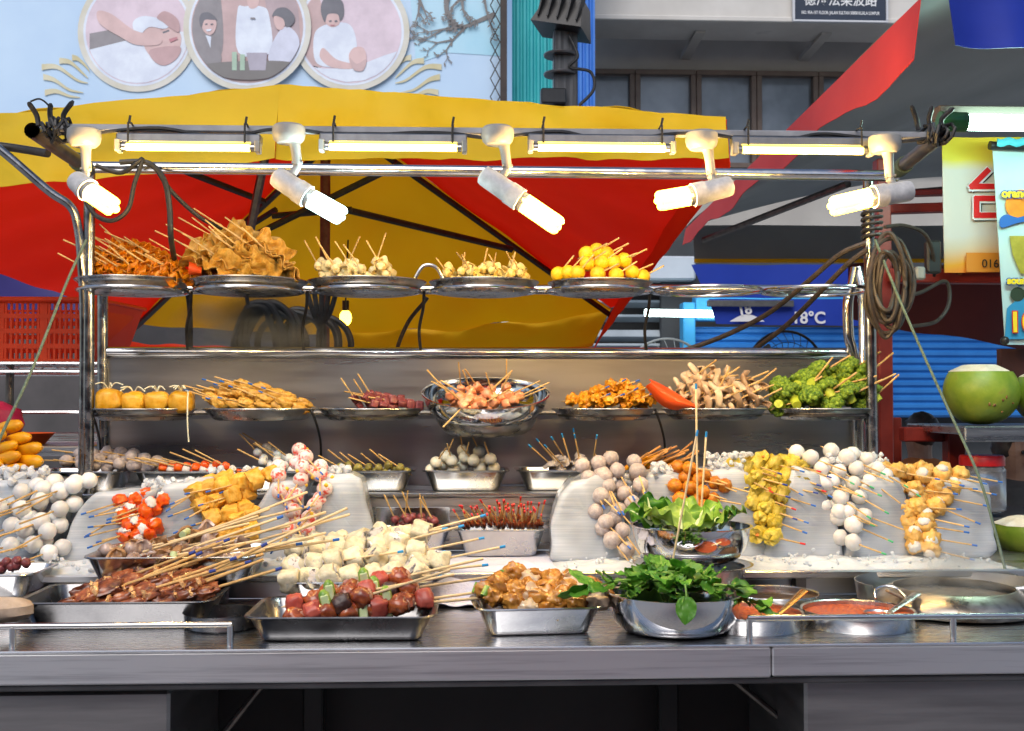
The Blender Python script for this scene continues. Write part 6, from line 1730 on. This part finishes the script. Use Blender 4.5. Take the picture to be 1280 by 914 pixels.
def lab(items, kind, what, where, group=None):
    gname = group or (what + 's ' + where)
    ex = {}
    if len(items) > 3:
        for nm, key in (('leftmost', lambda t: t[0]), ('rightmost', lambda t: -t[0]), ('topmost', lambda t: t[1]), ('lowest', lambda t: -t[1])):
            for t in sorted(items, key=key):
                if t[2].name not in ex: ex[t[2].name] = nm; break
        rest = 'inner '
    else:
        for t, nm in zip(sorted(items), (['left', 'right'] if len(items) == 2 else ['left', 'middle', 'right'])): ex[t[2].name] = nm
        rest = ''
    for x, y, o in items:
        tag(o, ((ex.get(o.name, 'inner') + ' ' if len(items) > 1 else '') + what + ' ' + where), kind.cat, gname)
# ------------------------------------------------------------------ heaps of skewers
rq = random.Random(21)
def pp(poly, s, seed=0): return poisson(poly, s, random.Random(seed))
d1 = lambda x, half, yt, yb=347: dome(YPL, .13, yb, yt, x, half)
heap(K['redskin'], pp([(120, 344), (128, 324), (150, 309), (185, 312), (212, 328), (230, 344)], (13, 9), 1), d1(172, 66, 300), (-62, -38), -.03, 'red brown fried skin skewer', 'on the leftmost upper plate')
heap(K['skin'], pp([(250, 338), (254, 320), (270, 307), (300, 302), (332, 308), (355, 322), (362, 338)], (17, 11), 2), d1(310, 75, 285), lambda x, y: (-62 + (x - 300) * .15, -42), -.03, 'pale bean curd skin skewer', 'in the big upper shelf heap')
heap(K['wonton'], [(402, 340), (416, 337), (432, 336), (444, 341), (468, 334), (480, 339), (456, 342), (424, 342)], d1(459, 72, 310), lambda x, y: (rq.choice((-20, -14, 8)), -24), -.02, 'wonton skewer', 'on the upper plate with only a few left')
heap(K['dump'], [(562, 346), (577, 345), (588, 338), (602, 342), (614, 344), (627, 346), (646, 342), (652, 347), (592, 347), (636, 349)], d1(605, 70, 315), lambda x, y: (rq.choice((-10, -14, 4)), -20), -.03, 'yellow dumpling skewer', 'on the fourth upper plate')
heap(K['yball'], [(698, 343), (722, 342), (734, 330), (747, 343), (752, 329), (746, 314), (733, 318), (767, 328), (780, 326), (770, 344), (790, 341), (803, 346), (758, 318), (710, 341)], d1(750, 66, 300), lambda x, y: (16 + (x - 740) * .12, -14 + rq.uniform(-4, 6)), -.02, 'yellow ball skewer', 'in the pyramid on the fifth upper plate')
d2 = lambda x, half, yt, yb=513: dome(YPL, .12, yb, yt, x, half)
heap(K['batt'], pp([(268, 508), (276, 492), (302, 481), (340, 485), (372, 500), (384, 508)], (15, 7), 3), d2(325, 70, 475), (-42, -13), -.02, 'golden fritter skewer', 'on the second lower plate')
heap(K['dkred'], [(462, 506), (474, 496), (484, 504), (492, 498), (503, 503), (515, 506), (450, 508), (480, 508), (470, 504)], d2(464, 68, 480), lambda x, y: rq.choice([(-50, -6), (-40, -9), (-12, -26), (-20, -20)]), -.03, 'dark red meat skewer', 'on the third lower plate')
heap(K['fish'], pp([(562, 502), (572, 489), (602, 482), (640, 489), (654, 501), (622, 508), (584, 508)], (12, 7), 4), lambda x, y: YPL - .05 - (y - 490) * .004, lambda x, y: ((x - 604) * .6 + rq.uniform(-24, 24), -15), -.03, 'pink raw fish skewer', 'in the tilted mixing bowl')
heap(K['fish'], [(583, 504)], YPL - .17, (-18, 24), -.03, 'pink raw fish skewer', 'hanging over the rim of the mixing bowl', group='pink raw fish skewers in the tilted mixing bowl')
heap(K['chunk'], pp([(706, 506), (714, 496), (738, 486), (770, 484), (788, 494), (806, 506)], (17, 10), 5), d2(755, 62, 476), lambda x, y: (22, -6 + rq.uniform(-6, 4)), -.03, 'orange fried chunk skewer', 'on the lower plate right of the mixing bowl')
heap(K['mush'], pp([(856, 506), (846, 490), (856, 472), (886, 464), (918, 476), (940, 494), (946, 506)], (17, 10), 6), d2(893, 62, 456), lambda x, y: (30 + rq.uniform(-14, 8), -14 + rq.uniform(-8, 14)), -.02, 'brown mushroom skewer', 'in the heap beside the orange scoop', sc_=1.25)
heap(K['broc'], pp([(980, 502), (985, 482), (1012, 468), (1056, 466), (1082, 482), (1094, 502)], (22, 14), 7), d2(1035, 68, 456), lambda x, y: (32 + rq.uniform(-22, 4), -12 + rq.uniform(-8, 10)), -.02, 'green broccoli skewer', 'on the rightmost lower plate', sc_=1.3, rolls=False)
t3 = lambda x, y: 3.09 + (588 - y) * .0045
heap(K['greyt'], pp([(100, 584), (108, 573), (132, 565), (165, 566), (188, 574), (202, 583)], (17, 8), 8), t3, lambda x, y: (-64, -5 + rq.uniform(-8, 4)), -.02, 'pinkish grey meatball skewer', 'in the leftmost ledge tray')
heap(K['fcake'], pp([(200, 587), (230, 583), (285, 584), (292, 587)], (13, 3), 9), t3, lambda x, y: (-46, -15 + rq.uniform(-4, 4)), -.02, 'red and white fish cake skewer', 'in the second ledge tray')
heap(K['wball'], pp([(326, 584), (330, 573), (346, 566), (368, 576), (382, 583)], (15, 8), 10), t3, lambda x, y: (-34, -20 + rq.uniform(-8, 4)), -.02, 'small white ball skewer', 'in the third ledge tray')
heap(K['olive'], [(430, 587), (441, 586), (452, 588), (466, 587), (478, 588), (490, 586), (505, 588)], t3, lambda x, y: (-22 + rq.uniform(-4, 8), -13), -.02, 'olive stuffed ball skewer', 'in the fourth ledge tray')
heap(K['quail'], pp([(538, 584), (545, 576), (572, 570), (608, 570), (630, 581)], (16, 7), 11), t3, lambda x, y: (rq.uniform(-16, 16), -22), -.03, 'creamy quail egg skewer', 'in the middle ledge tray')
heap(K['fung'], pp([(690, 586), (700, 578), (722, 576), (742, 583)], (9, 5), 12), t3, lambda x, y: (-18 + (x - 690) * .4, -19), -.03, 'blue tipped pale fungus skewer', 'in the ledge tray left of the grey meatballs')
heap(K['thatch'], pp([(782, 586), (786, 578), (815, 573), (845, 578), (850, 586)], (8, 4), 13), t3, lambda x, y: (22 + rq.uniform(-8, 6), -13 + rq.uniform(-4, 6)), -.03, 'orange brown thin sausage skewer', 'in the ledge tray behind the grey meatballs')
heap(K['dsaus'], pp([(490, 656), (500, 650), (540, 651), (548, 657)], (9, 4), 14), lambda x, y: 2.93 + (657 - y) * .01, lambda x, y: (rq.uniform(-16, 8), -17), -.02, 'dark sausage skewer', 'in the tray with the upright lid')
heap(K['redtip'], pp([(578, 657), (600, 651), (640, 644), (668, 650), (682, 657)], (4.4, 2.6), 15), lambda x, y: 2.90 + (657 - y) * .012, lambda x, y: ((x - 650) * .12 + rq.uniform(-6, 5), -13), -.05, 'red tipped thin meat skewer', 'packed in the tray on the cloth')
YC = 2.765
ice_d = lambda dx, dy: (lambda x, y: (dx + rq.uniform(-8, 8), dy + rq.uniform(-6, 6)))
dep = lambda x, y: YC + (690 - y) * .0009
heap(K['egg'], [(0, 634), (28, 636), (50, 625), (76, 613), (92, 607), (76, 636), (52, 652), (42, 680), (16, 657), (60, 664), (32, 660), (54, 610), (28, 615), (14, 682), (62, 690)], dep, ice_d(-50, 18), -.085, 'white egg ball skewer', 'stuck in the ice at the left edge')
heap(K['crab'], [(150, 628), (168, 625), (181, 640), (152, 645), (166, 652), (178, 662), (156, 668), (172, 673), (188, 630), (162, 637), (160, 658)], dep, ice_d(-52, 16), -.06, 'orange and white crab stick skewer', 'stuck in the ice')
heap(K['tofu'], [(248, 614), (262, 609), (281, 607), (301, 603), (320, 599), (254, 630), (272, 627), (292, 619), (268, 648), (286, 643), (279, 666), (293, 672), (296, 650)], dep, ice_d(-50, 18), -.06, 'golden fried tofu skewer', 'in the ice wedge beside the crab sticks')
heap(K['lob'], [(348, 594), (350, 615), (376, 600), (382, 571), (378, 584), (406, 611), (400, 593), (369, 619), (393, 632), (366, 639), (386, 647), (362, 662), (384, 662)], dep, lambda x, y: (rq.choice((-20, 0, 8, -14)) if y > 590 else 20, rq.uniform(16, 30)), -.07, 'pink flecked ball skewer', 'in the ice wedge')
heap(K['greyi'], [(736, 597), (772, 588), (797, 589), (755, 596), (760, 607), (751, 620), (781, 617), (801, 606), (773, 638), (757, 653), (778, 663), (765, 675), (783, 688), (790, 628)], dep, ice_d(16, 26), -.06, 'grey meatball skewer', 'in the ice beside the dome block')
heap(K['orb'], [(852, 584), (870, 590), (884, 600), (850, 608), (868, 612), (880, 622), (856, 626), (895, 604), (862, 598), (872, 630)], dep, ice_d(42, 12), -.05, 'orange brown meatball skewer', 'stuck in the ice above the lettuce bowl')
heap(K['shu'], [(945, 582), (968, 580), (990, 581), (944, 596), (968, 599), (993, 603), (948, 612), (977, 620), (957, 623), (957, 635), (968, 652), (965, 671), (980, 608), (972, 640), (933, 586), (1001, 584), (1003, 602), (936, 600), (984, 594)], dep, ice_d(42, 14), -.055, 'yellow shumai skewer', 'in the ice wedge')
heap(K['white'], [(1013, 572), (1027, 584), (1048, 589), (1070, 585), (1096, 587), (1066, 605), (1088, 601), (1050, 622), (1074, 621), (1059, 640), (1066, 656), (1066, 678), (1040, 602), (1030, 604), (1106, 594), (1084, 574), (1058, 572), (1048, 640), (1080, 644)], dep, ice_d(40, 20), -.065, 'white fish ball skewer', 'in the ice wedge right of the shumai')
heap(K['stuf'], [(1122, 590), (1154, 595), (1176, 593), (1200, 593), (1143, 612), (1170, 608), (1191, 608), (1171, 633), (1147, 634), (1157, 647), (1156, 657), (1164, 673), (1164, 687), (1180, 622)], dep, ice_d(50, 10), -.05, 'golden stuffed puff skewer', 'in the rightmost ice wedge')
# front trays
heap(K['pork'], [(112, 746), (135, 741), (128, 733), (158, 730), (170, 742), (186, 727), (150, 748), (196, 738), (212, 745), (178, 716), (208, 722), (226, 733), (232, 746), (188, 748), (160, 721), (205, 734)],
     lambda x, y: 2.395 + (748 - y) * .0045, lambda x, y: (96, -32 + rq.uniform(-6, 8)), .03, 'marinated pork skewer', 'in the left front tray', rolls=False, sc_=1.15)
heap(K['squid'], [(152, 706), (160, 696), (196, 700), (205, 688), (232, 676), (248, 690), (226, 700), (262, 700), (282, 688), (180, 690), (250, 706), (275, 706), (215, 706), (240, 668), (150, 692)],
     lambda x, y: 2.56 + (706 - y) * .005, lambda x, y: (120, -24 + rq.uniform(-14, 10)), .02, 'squid and mushroom skewer', 'in the raised tray behind the pork', sc_=1.2)
heap(K['roll'], [(392, 683), (446, 676), (500, 672), (388, 706), (440, 700), (494, 696), (520, 706), (384, 724), (436, 722), (488, 719), (414, 690), (468, 686)],
     lambda x, y: 2.50 + (724 - y) * .0045, lambda x, y: (130, -10 + rq.uniform(-26, 14)), .0, 'white bean curd roll skewer', 'in the tray behind the sausages', sc_=1.08)
heap(K['saus'], [(396, 764), (400, 750), (436, 762), (456, 744), (470, 758), (440, 736)], lambda x, y: 2.25 + (768 - y) * .0045, lambda x, y: (140, -20 + rq.uniform(-16, 12)), .03, 'sausage and cucumber skewer', 'in the dark front tray', sc_=1.12, rolls=False)
heap(K['fdum'], [(622, 744), (640, 734), (634, 752), (660, 746), (656, 724), (684, 724), (676, 736), (700, 742), (708, 730), (724, 740), (690, 750), (716, 750)], lambda x, y: 2.27 + (752 - y) * .005,
     lambda x, y: (34, 16) if x < 665 else (60, 4), -.02, 'fried dumpling skewer', 'in the middle front tray')
heap(K['dsaus'], [(4, 704), (16, 702), (28, 705), (10, 710)], 2.58, (-30, 6), 0, 'dark red piece skewer', 'in the tray cut by the left edge')
bt = MB(); c_ = P(28, 598, 3.0)
pan('black_tray', (c_.x - .05, 3.0, ZP + .172), .22, .20, .03, 12, IRON, 'black tray stacked with battered sausages at the left edge', 'tray')
tag(MB().box((c_.x - .05, 3.0, ZP + .0855), (.2, .12, .17), bev=.004).build('box_stand', DARK), 'dark box standing under the black battered sausage tray', 'box')
heap(K['corn'], [(12, 534), (22, 549), (34, 562), (6, 560), (8, 574), (36, 577), (14, 588), (-8, 545), (-14, 580)], lambda x, y: 2.96 + (590 - y) * .001, lambda x, y: (-46 + rq.uniform(-8, 20), 4 + rq.uniform(-6, 8)), .075, 'orange battered sausage skewer', 'stacked on the black tray', rolls=True)

dl = empty('hanging_bulb', P(432, 392, 5.3), 'small warm bulb glowing behind the third upper plate under the parasol', 'lamp')
MB().blob((0, 0, -.02), (.028, .028, .038), nu=14, nv=10).build('bulb', WARM_BULB, dl)
MB().tube([(0, 0, .012), (0, 0, .06)], .016, 10).build('socket', BLK, dl)
MB().tube([(0, 0, .06), (.01, 0, P(432, 300, 5.3).z - P(432, 392, 5.3).z)], .004, 6).build('cord', CABLE, dl)
# stuffed pockets
def pocket(px, sc_, seed, lab_):
    rq2 = random.Random(seed)
    c = P(px, 512, YPL - .06); c.z = RIM2 - .012
    o = empty('bean_curd_pocket', c, lab_, 'bean curd pocket', 'stuffed bean curd pockets on the leftmost lower plate')
    mb = MB().blob((0, 0, .030 * sc_), (.034 * sc_, .032 * sc_, .030 * sc_), .14, 1.8, seed, box=.7, nu=24, nv=16); mb.build('pocket', M_POCK, o)
    for k in range(5):
        a = rq2.random() * 6.28; l = rq2.uniform(.02, .045)
        mb = MB().tube(spline([(0, -.006, .055 * sc_), (l * .4 * math.cos(a), l * .3 * math.sin(a) - .012, .074 * sc_), (l * math.cos(a), l * .5 * math.sin(a) - .022, .072 * sc_ - rq2.random() * .012)], 4), [.0016] * 9, 5); mb.build('bean_sprout', M_STRAND, o)
    return o
pocket(137, 1.08, 3, 'leftmost stuffed bean curd pocket, the plumpest of the four'); pocket(168, .94, 5, 'second stuffed bean curd pocket from the left, sprouts lying flat'); pocket(197, .96, 8, 'third stuffed bean curd pocket with upright sprouts')
o = pocket(227, .98, 9, 'rightmost stuffed bean curd pocket with a sprout dangling off the plate')
mb = MB().tube(spline([(.012, -.012, .058), (.028, -.05, .056), (.036, -.085, .03), (.038, -.092, -.03), (.041, -.09, -.075)], 5), .0018, 5); mb.build('bean_sprout', M_STRAND, o)

# ------------------------------------------------------------------ greens
LETT = mat('pale_lettuce_leaf', (.20, .42, .03), (.55, .70, .16), .4, scale=16, transl=.35, bump=.5, bscale=50, vary=.2, lo=.3, hi=.75)
LETD = mat('green_lettuce_leaf', (.035, .17, .012), (.14, .36, .03), .4, scale=20, transl=.3, bump=.5, bscale=60, vary=.2)
RIBM = mat('pale_leaf_rib', (.52, .62, .30), (.66, .74, .44), .45, scale=20)
CRES = mat('watercress_leaf', (.05, .23, .02), (.20, .44, .05), .38, scale=22, transl=.3, bump=.3, bscale=60, vary=.25); CSTEM = mat('watercress_stem', (.14, .30, .04), (.26, .42, .09), .45, scale=30)
def leaf(L_, W, curl, wav, seed, cup=.3, nu=16, nv=10, M=Matrix.Identity(3), o_=V((0, 0, 0)), th=.0009):
    def fn(u, v):
        wd = W * (math.sin(math.pi * min(1, .06 + .94 * u) ** .85) ** .7 if u < 1 else .05)
        s = (v - .5) * 2
        z = curl * math.sin(u * 2.2) * L_ + cup * abs(s) ** 1.6 * wd + wav * math.sin(u * 14 + seed + (1.5 if s > 0 else 0)) * abs(s) ** 2 + .004 * noise.noise(V((u * 5, s * 4, seed)))
        return M @ V((L_ * u * (1 - .12 * curl), s * wd, z)) + o_
    return MB().grid(fn, nu, nv, th=th)
def lettuce(px, py, Y, ang, L_, W, m, lab_, pitch=-.4, roll=0.):
    o = empty('lettuce_leaf', P(px, py, Y), lab_, 'lettuce leaf', 'lettuce leaves in the upper bowl')
    M = Matrix.Rotation(ang, 3, 'Z') @ Matrix.Rotation(pitch, 3, 'Y') @ Matrix.Rotation(roll, 3, 'X')
    s = random.random() * 9
    leaf(L_, W, .18, .010, s, cup=.25, M=M, nu=20, nv=14).build('blade', m, o)
    mb = MB(); mb.tube([M @ V((L_ * u, 0, .18 * math.sin(u * 2.2) * L_ + .001)) for u in (0, .2, .4, .6, .8)], [.0065, .005, .0035, .002, .001], 7); mb.build('midrib', RIBM, o)
rl = random.Random(9)
LL = [('dark green lettuce leaf standing up at the left rim of the upper bowl', 812, 650, 2.55, 1.9, LETD, -1.15), ('dark green lettuce leaf curling over the right rim of the upper bowl', 893, 655, 2.52, .25, LETD, -.30)]
for lab_, x, y, Y, a, m, pi in LL: lettuce(x, y, Y, a, .062, .030, m, lab_, pi)
spots_ = [(815, 657, 2.55, 2.7, -.45), (832, 659, 2.51, 2.2, -.45), (850, 663, 2.48, 1.7, -.55), (868, 664, 2.48, 1.2, -.6), (886, 663, 2.50, .6, -.35), (822, 660, 2.55, 1.9, -.7), (842, 660, 2.54, 1.4, -.75), (860, 660, 2.54, 1.2, -.7), (878, 660, 2.55, .8, -.6),
          (900, 660, 2.58, .4, -.3), (835, 658, 2.62, 1.8, -.7), (855, 658, 2.63, 1.5, -.7), (875, 658, 2.62, 1.0, -.65), (845, 661, 2.49, 3.0, -.22), (862, 662, 2.48, .1, -.22), (830, 659, 2.52, .5, -.35)]
for k, (x, y, Y, a, pi) in enumerate(spots_):
    lettuce(x, y, Y, a + rl.uniform(-.3, .3), rl.uniform(.065, .085), rl.uniform(.032, .042), LETT if k % 5 else LETD, 'pale green lettuce leaf folded among the others in the upper bowl', pi + rl.uniform(-.12, .12), rl.uniform(-.4, .4))
def sprig(px, py, Y, ang, pitch, L_, lab_, big=1.0, droop=.4):
    o = empty('watercress_sprig', P(px, py, Y), lab_, 'watercress', 'watercress sprigs in the lower bowl')
    M = Matrix.Rotation(ang, 3, 'Z') @ Matrix.Rotation(pitch, 3, 'Y')
    pts = [M @ V((L_ * t, .012 * math.sin(t * 5 + px), .0)) + V((0, 0, -droop * L_ * t * t)) for t in [k / 8 for k in range(9)]]
    mb = MB(); mb.tube(pts, [.0022] * 6 + [.0018, .0014, .001], 6); st_ = mb.build('stem', CSTEM, o)
    for k in range(7):
        t = .3 + .7 * k / 6; p = pts[int(t * 8)]
        M2 = Matrix.Rotation(ang + (1 if k % 2 else -1) * rl.uniform(.4, 1.1) * (k < 6), 3, 'Z') @ Matrix.Rotation(rl.uniform(-.7, .5), 3, 'Y') @ Matrix.Rotation(rl.uniform(-.8, .8), 3, 'X')
        leaf(rl.uniform(.028, .044) * big, rl.uniform(.010, .015) * big, rl.uniform(-.3, .25), .002, k, cup=.12, nu=9, nv=6, M=M2, o_=p, th=.0007).build('leaf', CRES, o)
for k in range(24):
    a = rl.random() * 6.28; q = rl.random() ** .6 * 50
    x = 842 + q * math.cos(a); yy = 2.280 + .075 * (q / 62) * math.sin(a)
    py = 733 - 18 * (1 - (q / 75)) - 6 * rl.random()
    sprig(x, py, yy, a + rl.uniform(1.2, 4.6), rl.uniform(-.3, .0), rl.uniform(.07, .12), 'watercress sprig tangled inside the lower bowl', rl.uniform(.85, 1.3))
sprig(790, 726, 2.22, 3.2, -.05, .10, 'long watercress sprig sticking out left of the lower bowl', 1.5, .2)
sprig(890, 730, 2.20, .1, -.1, .11, 'watercress sprig drooping over the right rim of the lower bowl', 1.3, .75)
o = empty('watercress_leaf', P(858, 746, 2.128), 'single round watercress leaf hanging down the front of the lower bowl', 'leaf')
Mq = Matrix.Rotation(-1.57, 3, 'Z') @ Matrix.Rotation(1.35, 3, 'Y')
leaf(.052, .020, .05, .002, 3, cup=.1, M=Matrix.Rotation(.1, 3, 'Y') @ Mq).build('blade', mat('bright_cress_leaf', (.07, .26, .02), (.14, .36, .04), .4, scale=18, transl=.3), o)
MB().tube([(0, .012, .02), (0, .004, .012), (0, 0, 0)], .0018, 6).build('stalk', CSTEM, o)
# tall blue tipped skewers standing in the greens
K['tall'] = Kind('tall_vegetable_skewer', 'vegetable skewer', .36, lambda rq, i: [('leaf_bundle', B((.02, 0, 0), (.022, .012, .012), .4, 2, i * 3, nu=14, nv=10), LETD, [])], .02, tip=AZURE_T, stick=STICKP, nv=1, r=.0024)
for (A, Bq, Y, lab_) in (((872, 645), (870, 480), 2.62, 'tallest blue tipped skewer standing upright in the lettuce bowl'), ((876, 645), (883, 540), 2.60, 'right hand blue tipped skewer standing in the lettuce bowl'),
                         ((838, 716), (872, 538), 2.36, 'blue tipped skewer leaning out of the watercress bowl')):
    p0, p1 = P(*A, Y), P(*Bq, Y - .02); d = p1 - p0
    s_ = (d.length + .06) / .36
    o = place(K['tall'], p1 - d.normalized() * .36 + d.normalized() * .02, d, 0); tag(o, lab_, 'vegetable skewer', 'tall skewers standing in the greens')

# ------------------------------------------------------------------ steam
def steam(c, rad, dens_, seed, lab_, nm='steam'):
    m = bpy.data.materials.new('steam_volume'); m.use_nodes = True
    N, L = m.node_tree.nodes, m.node_tree.links
    N.remove(N['Principled BSDF'])
    pv_ = N.new('ShaderNodeVolumePrincipled'); pv_.inputs['Color'].default_value = (.9, .92, .95, 1); pv_.inputs['Anisotropy'].default_value = .2
    tc = N.new('ShaderNodeTexCoord'); nz = N.new('ShaderNodeTexNoise'); nz.inputs['Scale'].default_value = 1.7; nz.inputs['Detail'].default_value = 3
    ln = N.new('ShaderNodeVectorMath'); ln.operation = 'LENGTH'
    mp = N.new('ShaderNodeMapping'); mp.inputs['Location'].default_value = (seed, 0, 0)
    mr = N.new('ShaderNodeMapRange'); mr.inputs[1].default_value = .42; mr.inputs[2].default_value = .72
    fo = N.new('ShaderNodeMapRange'); fo.inputs[1].default_value = .98; fo.inputs[2].default_value = .2
    ml = N.new('ShaderNodeMath'); ml.operation = 'MULTIPLY'; m2 = N.new('ShaderNodeMath'); m2.operation = 'MULTIPLY'; m2.inputs[1].default_value = dens_
    L.new(tc.outputs['Object'], mp.inputs[0]); L.new(mp.outputs[0], nz.inputs[0]); L.new(tc.outputs['Object'], ln.inputs[0])
    L.new(nz.outputs[0], mr.inputs[0]); L.new(ln.outputs['Value'], fo.inputs[0]); L.new(mr.outputs[0], ml.inputs[0]); L.new(fo.outputs[0], ml.inputs[1]); L.new(ml.outputs[0], m2.inputs[0])
    L.new(m2.outputs[0], pv_.inputs['Density']); L.new(pv_.outputs[0], N['Material Output'].inputs['Volume'])
    m.cycles.volume_step_rate = 2.0
    o = MB().blob((0, 0, 0), 1.0, nu=20, nv=12).build(nm, m, None)
    o.location = c; o.scale = rad
    return tag(o, lab_, 'steam', kind='stuff')
steam(P(325, 412, 3.30), (.28, .08, .15), 42., 2.0, 'steam drifting over the back panel below the upper plates')
steam(P(1192, 716, 2.47), (.17, .12, .08), 16., 7.0, 'steam rising from the steaming pot')

# ------------------------------------------------------------------ people behind the stall
def person(px, Y, h, cloth, hair, face, lab_, seed):
    c = P(px, 500, Y); o = empty('person', (c.x, Y, 0), lab_, 'person', None)
    o.rotation_euler.z = face
    s = h / 1.70
    J = dict(pel=(0, 0, .95), che=(0, 0, 1.25), nk=(0, 0, 1.43), hd=(0, -.01, 1.50), hd2=(0, -.015, 1.60), top=(0, 0, 1.69), sl=(-.17, 0, 1.38), el=(-.22, .0, 1.10), wl=(-.17, -.18, 1.00), sr=(.17, 0, 1.38), er=(.22, 0, 1.10), wr=(.17, -.18, 1.00),
             hl=(-.09, 0, .90), kl=(-.10, -.02, .50), al=(-.10, .02, .07), fl=(-.10, -.13, .035), hr=(.09, 0, .90), kr=(.10, -.02, .50), ar=(.10, .02, .07), fr=(.10, -.13, .035))
    rad_ = dict(pel=.15, che=.145, nk=.058, hd=.075, hd2=.095, top=.055, sl=.06, el=.045, wl=.03, sr=.06, er=.045, wr=.03, hl=.09, kl=.06, al=.042, fl=.03, hr=.09, kr=.06, ar=.042, fr=.03)
    E = [('pel', 'che'), ('che', 'nk'), ('nk', 'hd'), ('hd', 'hd2'), ('hd2', 'top'), ('che', 'sl'), ('sl', 'el'), ('el', 'wl'), ('che', 'sr'), ('sr', 'er'), ('er', 'wr'), ('pel', 'hl'), ('hl', 'kl'), ('kl', 'al'), ('al', 'fl'), ('pel', 'hr'), ('hr', 'kr'), ('kr', 'ar'), ('ar', 'fr')]
    for sd_, sx in (('l', -1), ('r', 1)):
        w_ = V(J['w' + sd_])
        for k in range(4):
            n1, n2 = 'f%d%s' % (k, sd_), 'g%d%s' % (k, sd_)
            J[n1] = w_ + V(((k - 1.5) * .019, -.085, .002)); J[n2] = w_ + V(((k - 1.5) * .020, -.135 - .012 * (k in (1, 2)), -.025)); rad_[n1] = .0095; rad_[n2] = .008; E += [('w' + sd_, n1), (n1, n2)]
        J['t' + sd_] = w_ + V((-sx * .045, -.05, .0)); J['u' + sd_] = w_ + V((-sx * .055, -.09, -.005)); rad_['t' + sd_] = .011; rad_['u' + sd_] = .009; E += [('w' + sd_, 't' + sd_), ('t' + sd_, 'u' + sd_)]
    names = list(J); me = bpy.data.meshes.new('body')
    me.from_pydata([tuple(V(J[n]) * s) for n in names], [(names.index(a), names.index(b_)) for a, b_ in E], [])
    bd = bpy.data.objects.new('body', me); col.objects.link(bd); bd.parent = o
    bd.modifiers.new('skin', 'SKIN')
    if not me.skin_vertices: me.skin_vertices.new() if hasattr(me.skin_vertices, 'new') else None
    for i, n in enumerate(names):
        me.skin_vertices[0].data[i].radius = (rad_[n] * s, rad_[n] * s * (.72 if n in ('pel', 'che') else 1)); me.skin_vertices[0].data[i].use_root = n == 'pel'
    sb = bd.modifiers.new('sub', 'SUBSURF'); sb.levels = 2; sb.render_levels = 2
    me.materials.append(mat('dark_skin_tone_' + str(seed), (.20, .11, .075), (.26, .15, .10), .5, scale=20))
    # clothing: shirt and trousers as shells
    def shell(n, rings, m_, nn=24):
        mb = MB(); mb.lathe([(r, z) for r, z, _ in rings], nn)
        k = 0
        for i, (r, z, ty) in enumerate(rings):
            for j in range(nn): p = mb.v[i * nn + j]; mb.v[i * nn + j] = V((p.x * s, p.y * .72 * s, p.z * s)) * (1) + V((0, 0, 0)) + V((.006 * noise.noise(p * 20), .006 * noise.noise(p * 17), 0))
        mb.build(n, m_, o)
    shell('shirt', [(.17, .86, 0), (.175, .95, 0), (.172, 1.1, 0), (.185, 1.25, 0), (.205, 1.34, 0), (.18, 1.405, 0), (.10, 1.44, 0), (.062, 1.45, 0)], cloth)
    for sx in (-1, 1):
        mb = MB(); mb.tube([V((sx * .15, 0, 1.375)) * s, V((sx * .20, 0, 1.25)) * s, V((sx * .225, 0, 1.12)) * s], [.078 * s, .070 * s, .064 * s], 14); mb.build('sleeve', cloth, o)
        mb = MB(); mb.tube([V((sx * .085, 0, .93)) * s, V((sx * .10, -.01, .5)) * s, V((sx * .10, .015, .08)) * s], [.115 * s, .082 * s, .064 * s], 14); mb.build('trouser_leg', DARK, o)
    mb = MB(); mb.blob(V((0, .012, 1.615)) * s, (.098 * s, .108 * s, .105 * s), .12, 3, seed, nu=20, nv=14)
    for i, p in enumerate(mb.v):
        if p.y < -.045 * s and p.z < 1.655 * s: mb.v[i] = V((p.x * .8, -.045 * s, p.z))
    mb.build('hair', hair, o)
    for sx in (-1, 1): MB().blob(V((sx * .034, -.100, 1.595)) * s, (.011, .006, .008)).build('eye', mat('dark_eye', (.01, .008, .008), rough=.2), o)
    MB().blob(V((0, -.112, 1.565)) * s, (.012, .016, .018)).build('nose', MATS['dark_skin_tone_' + str(seed)], o)
    MB().blob(V((0, -.098, 1.528)) * s, (.024, .007, .006)).build('mouth', mat('lip_colour', (.18, .06, .05)), o)
    return o
HAIR = mat('black_hair', (.012, .010, .009), (.025, .02, .018), .45, scale=60)
person(1150, 5.3, 1.34, mat('dull_orange_shirt', (.30, .09, .02), (.36, .12, .03), .8, scale=10), HAIR, R(200), 'person in a dull orange shirt half hidden behind the maroon frame', 3)
person(1266, 4.6, 1.28, mat('charcoal_shirt', (.03, .03, .032), (.05, .05, .052), .8, scale=10), HAIR, R(20), 'person in a charcoal shirt standing in shade behind the clear jar', 5)
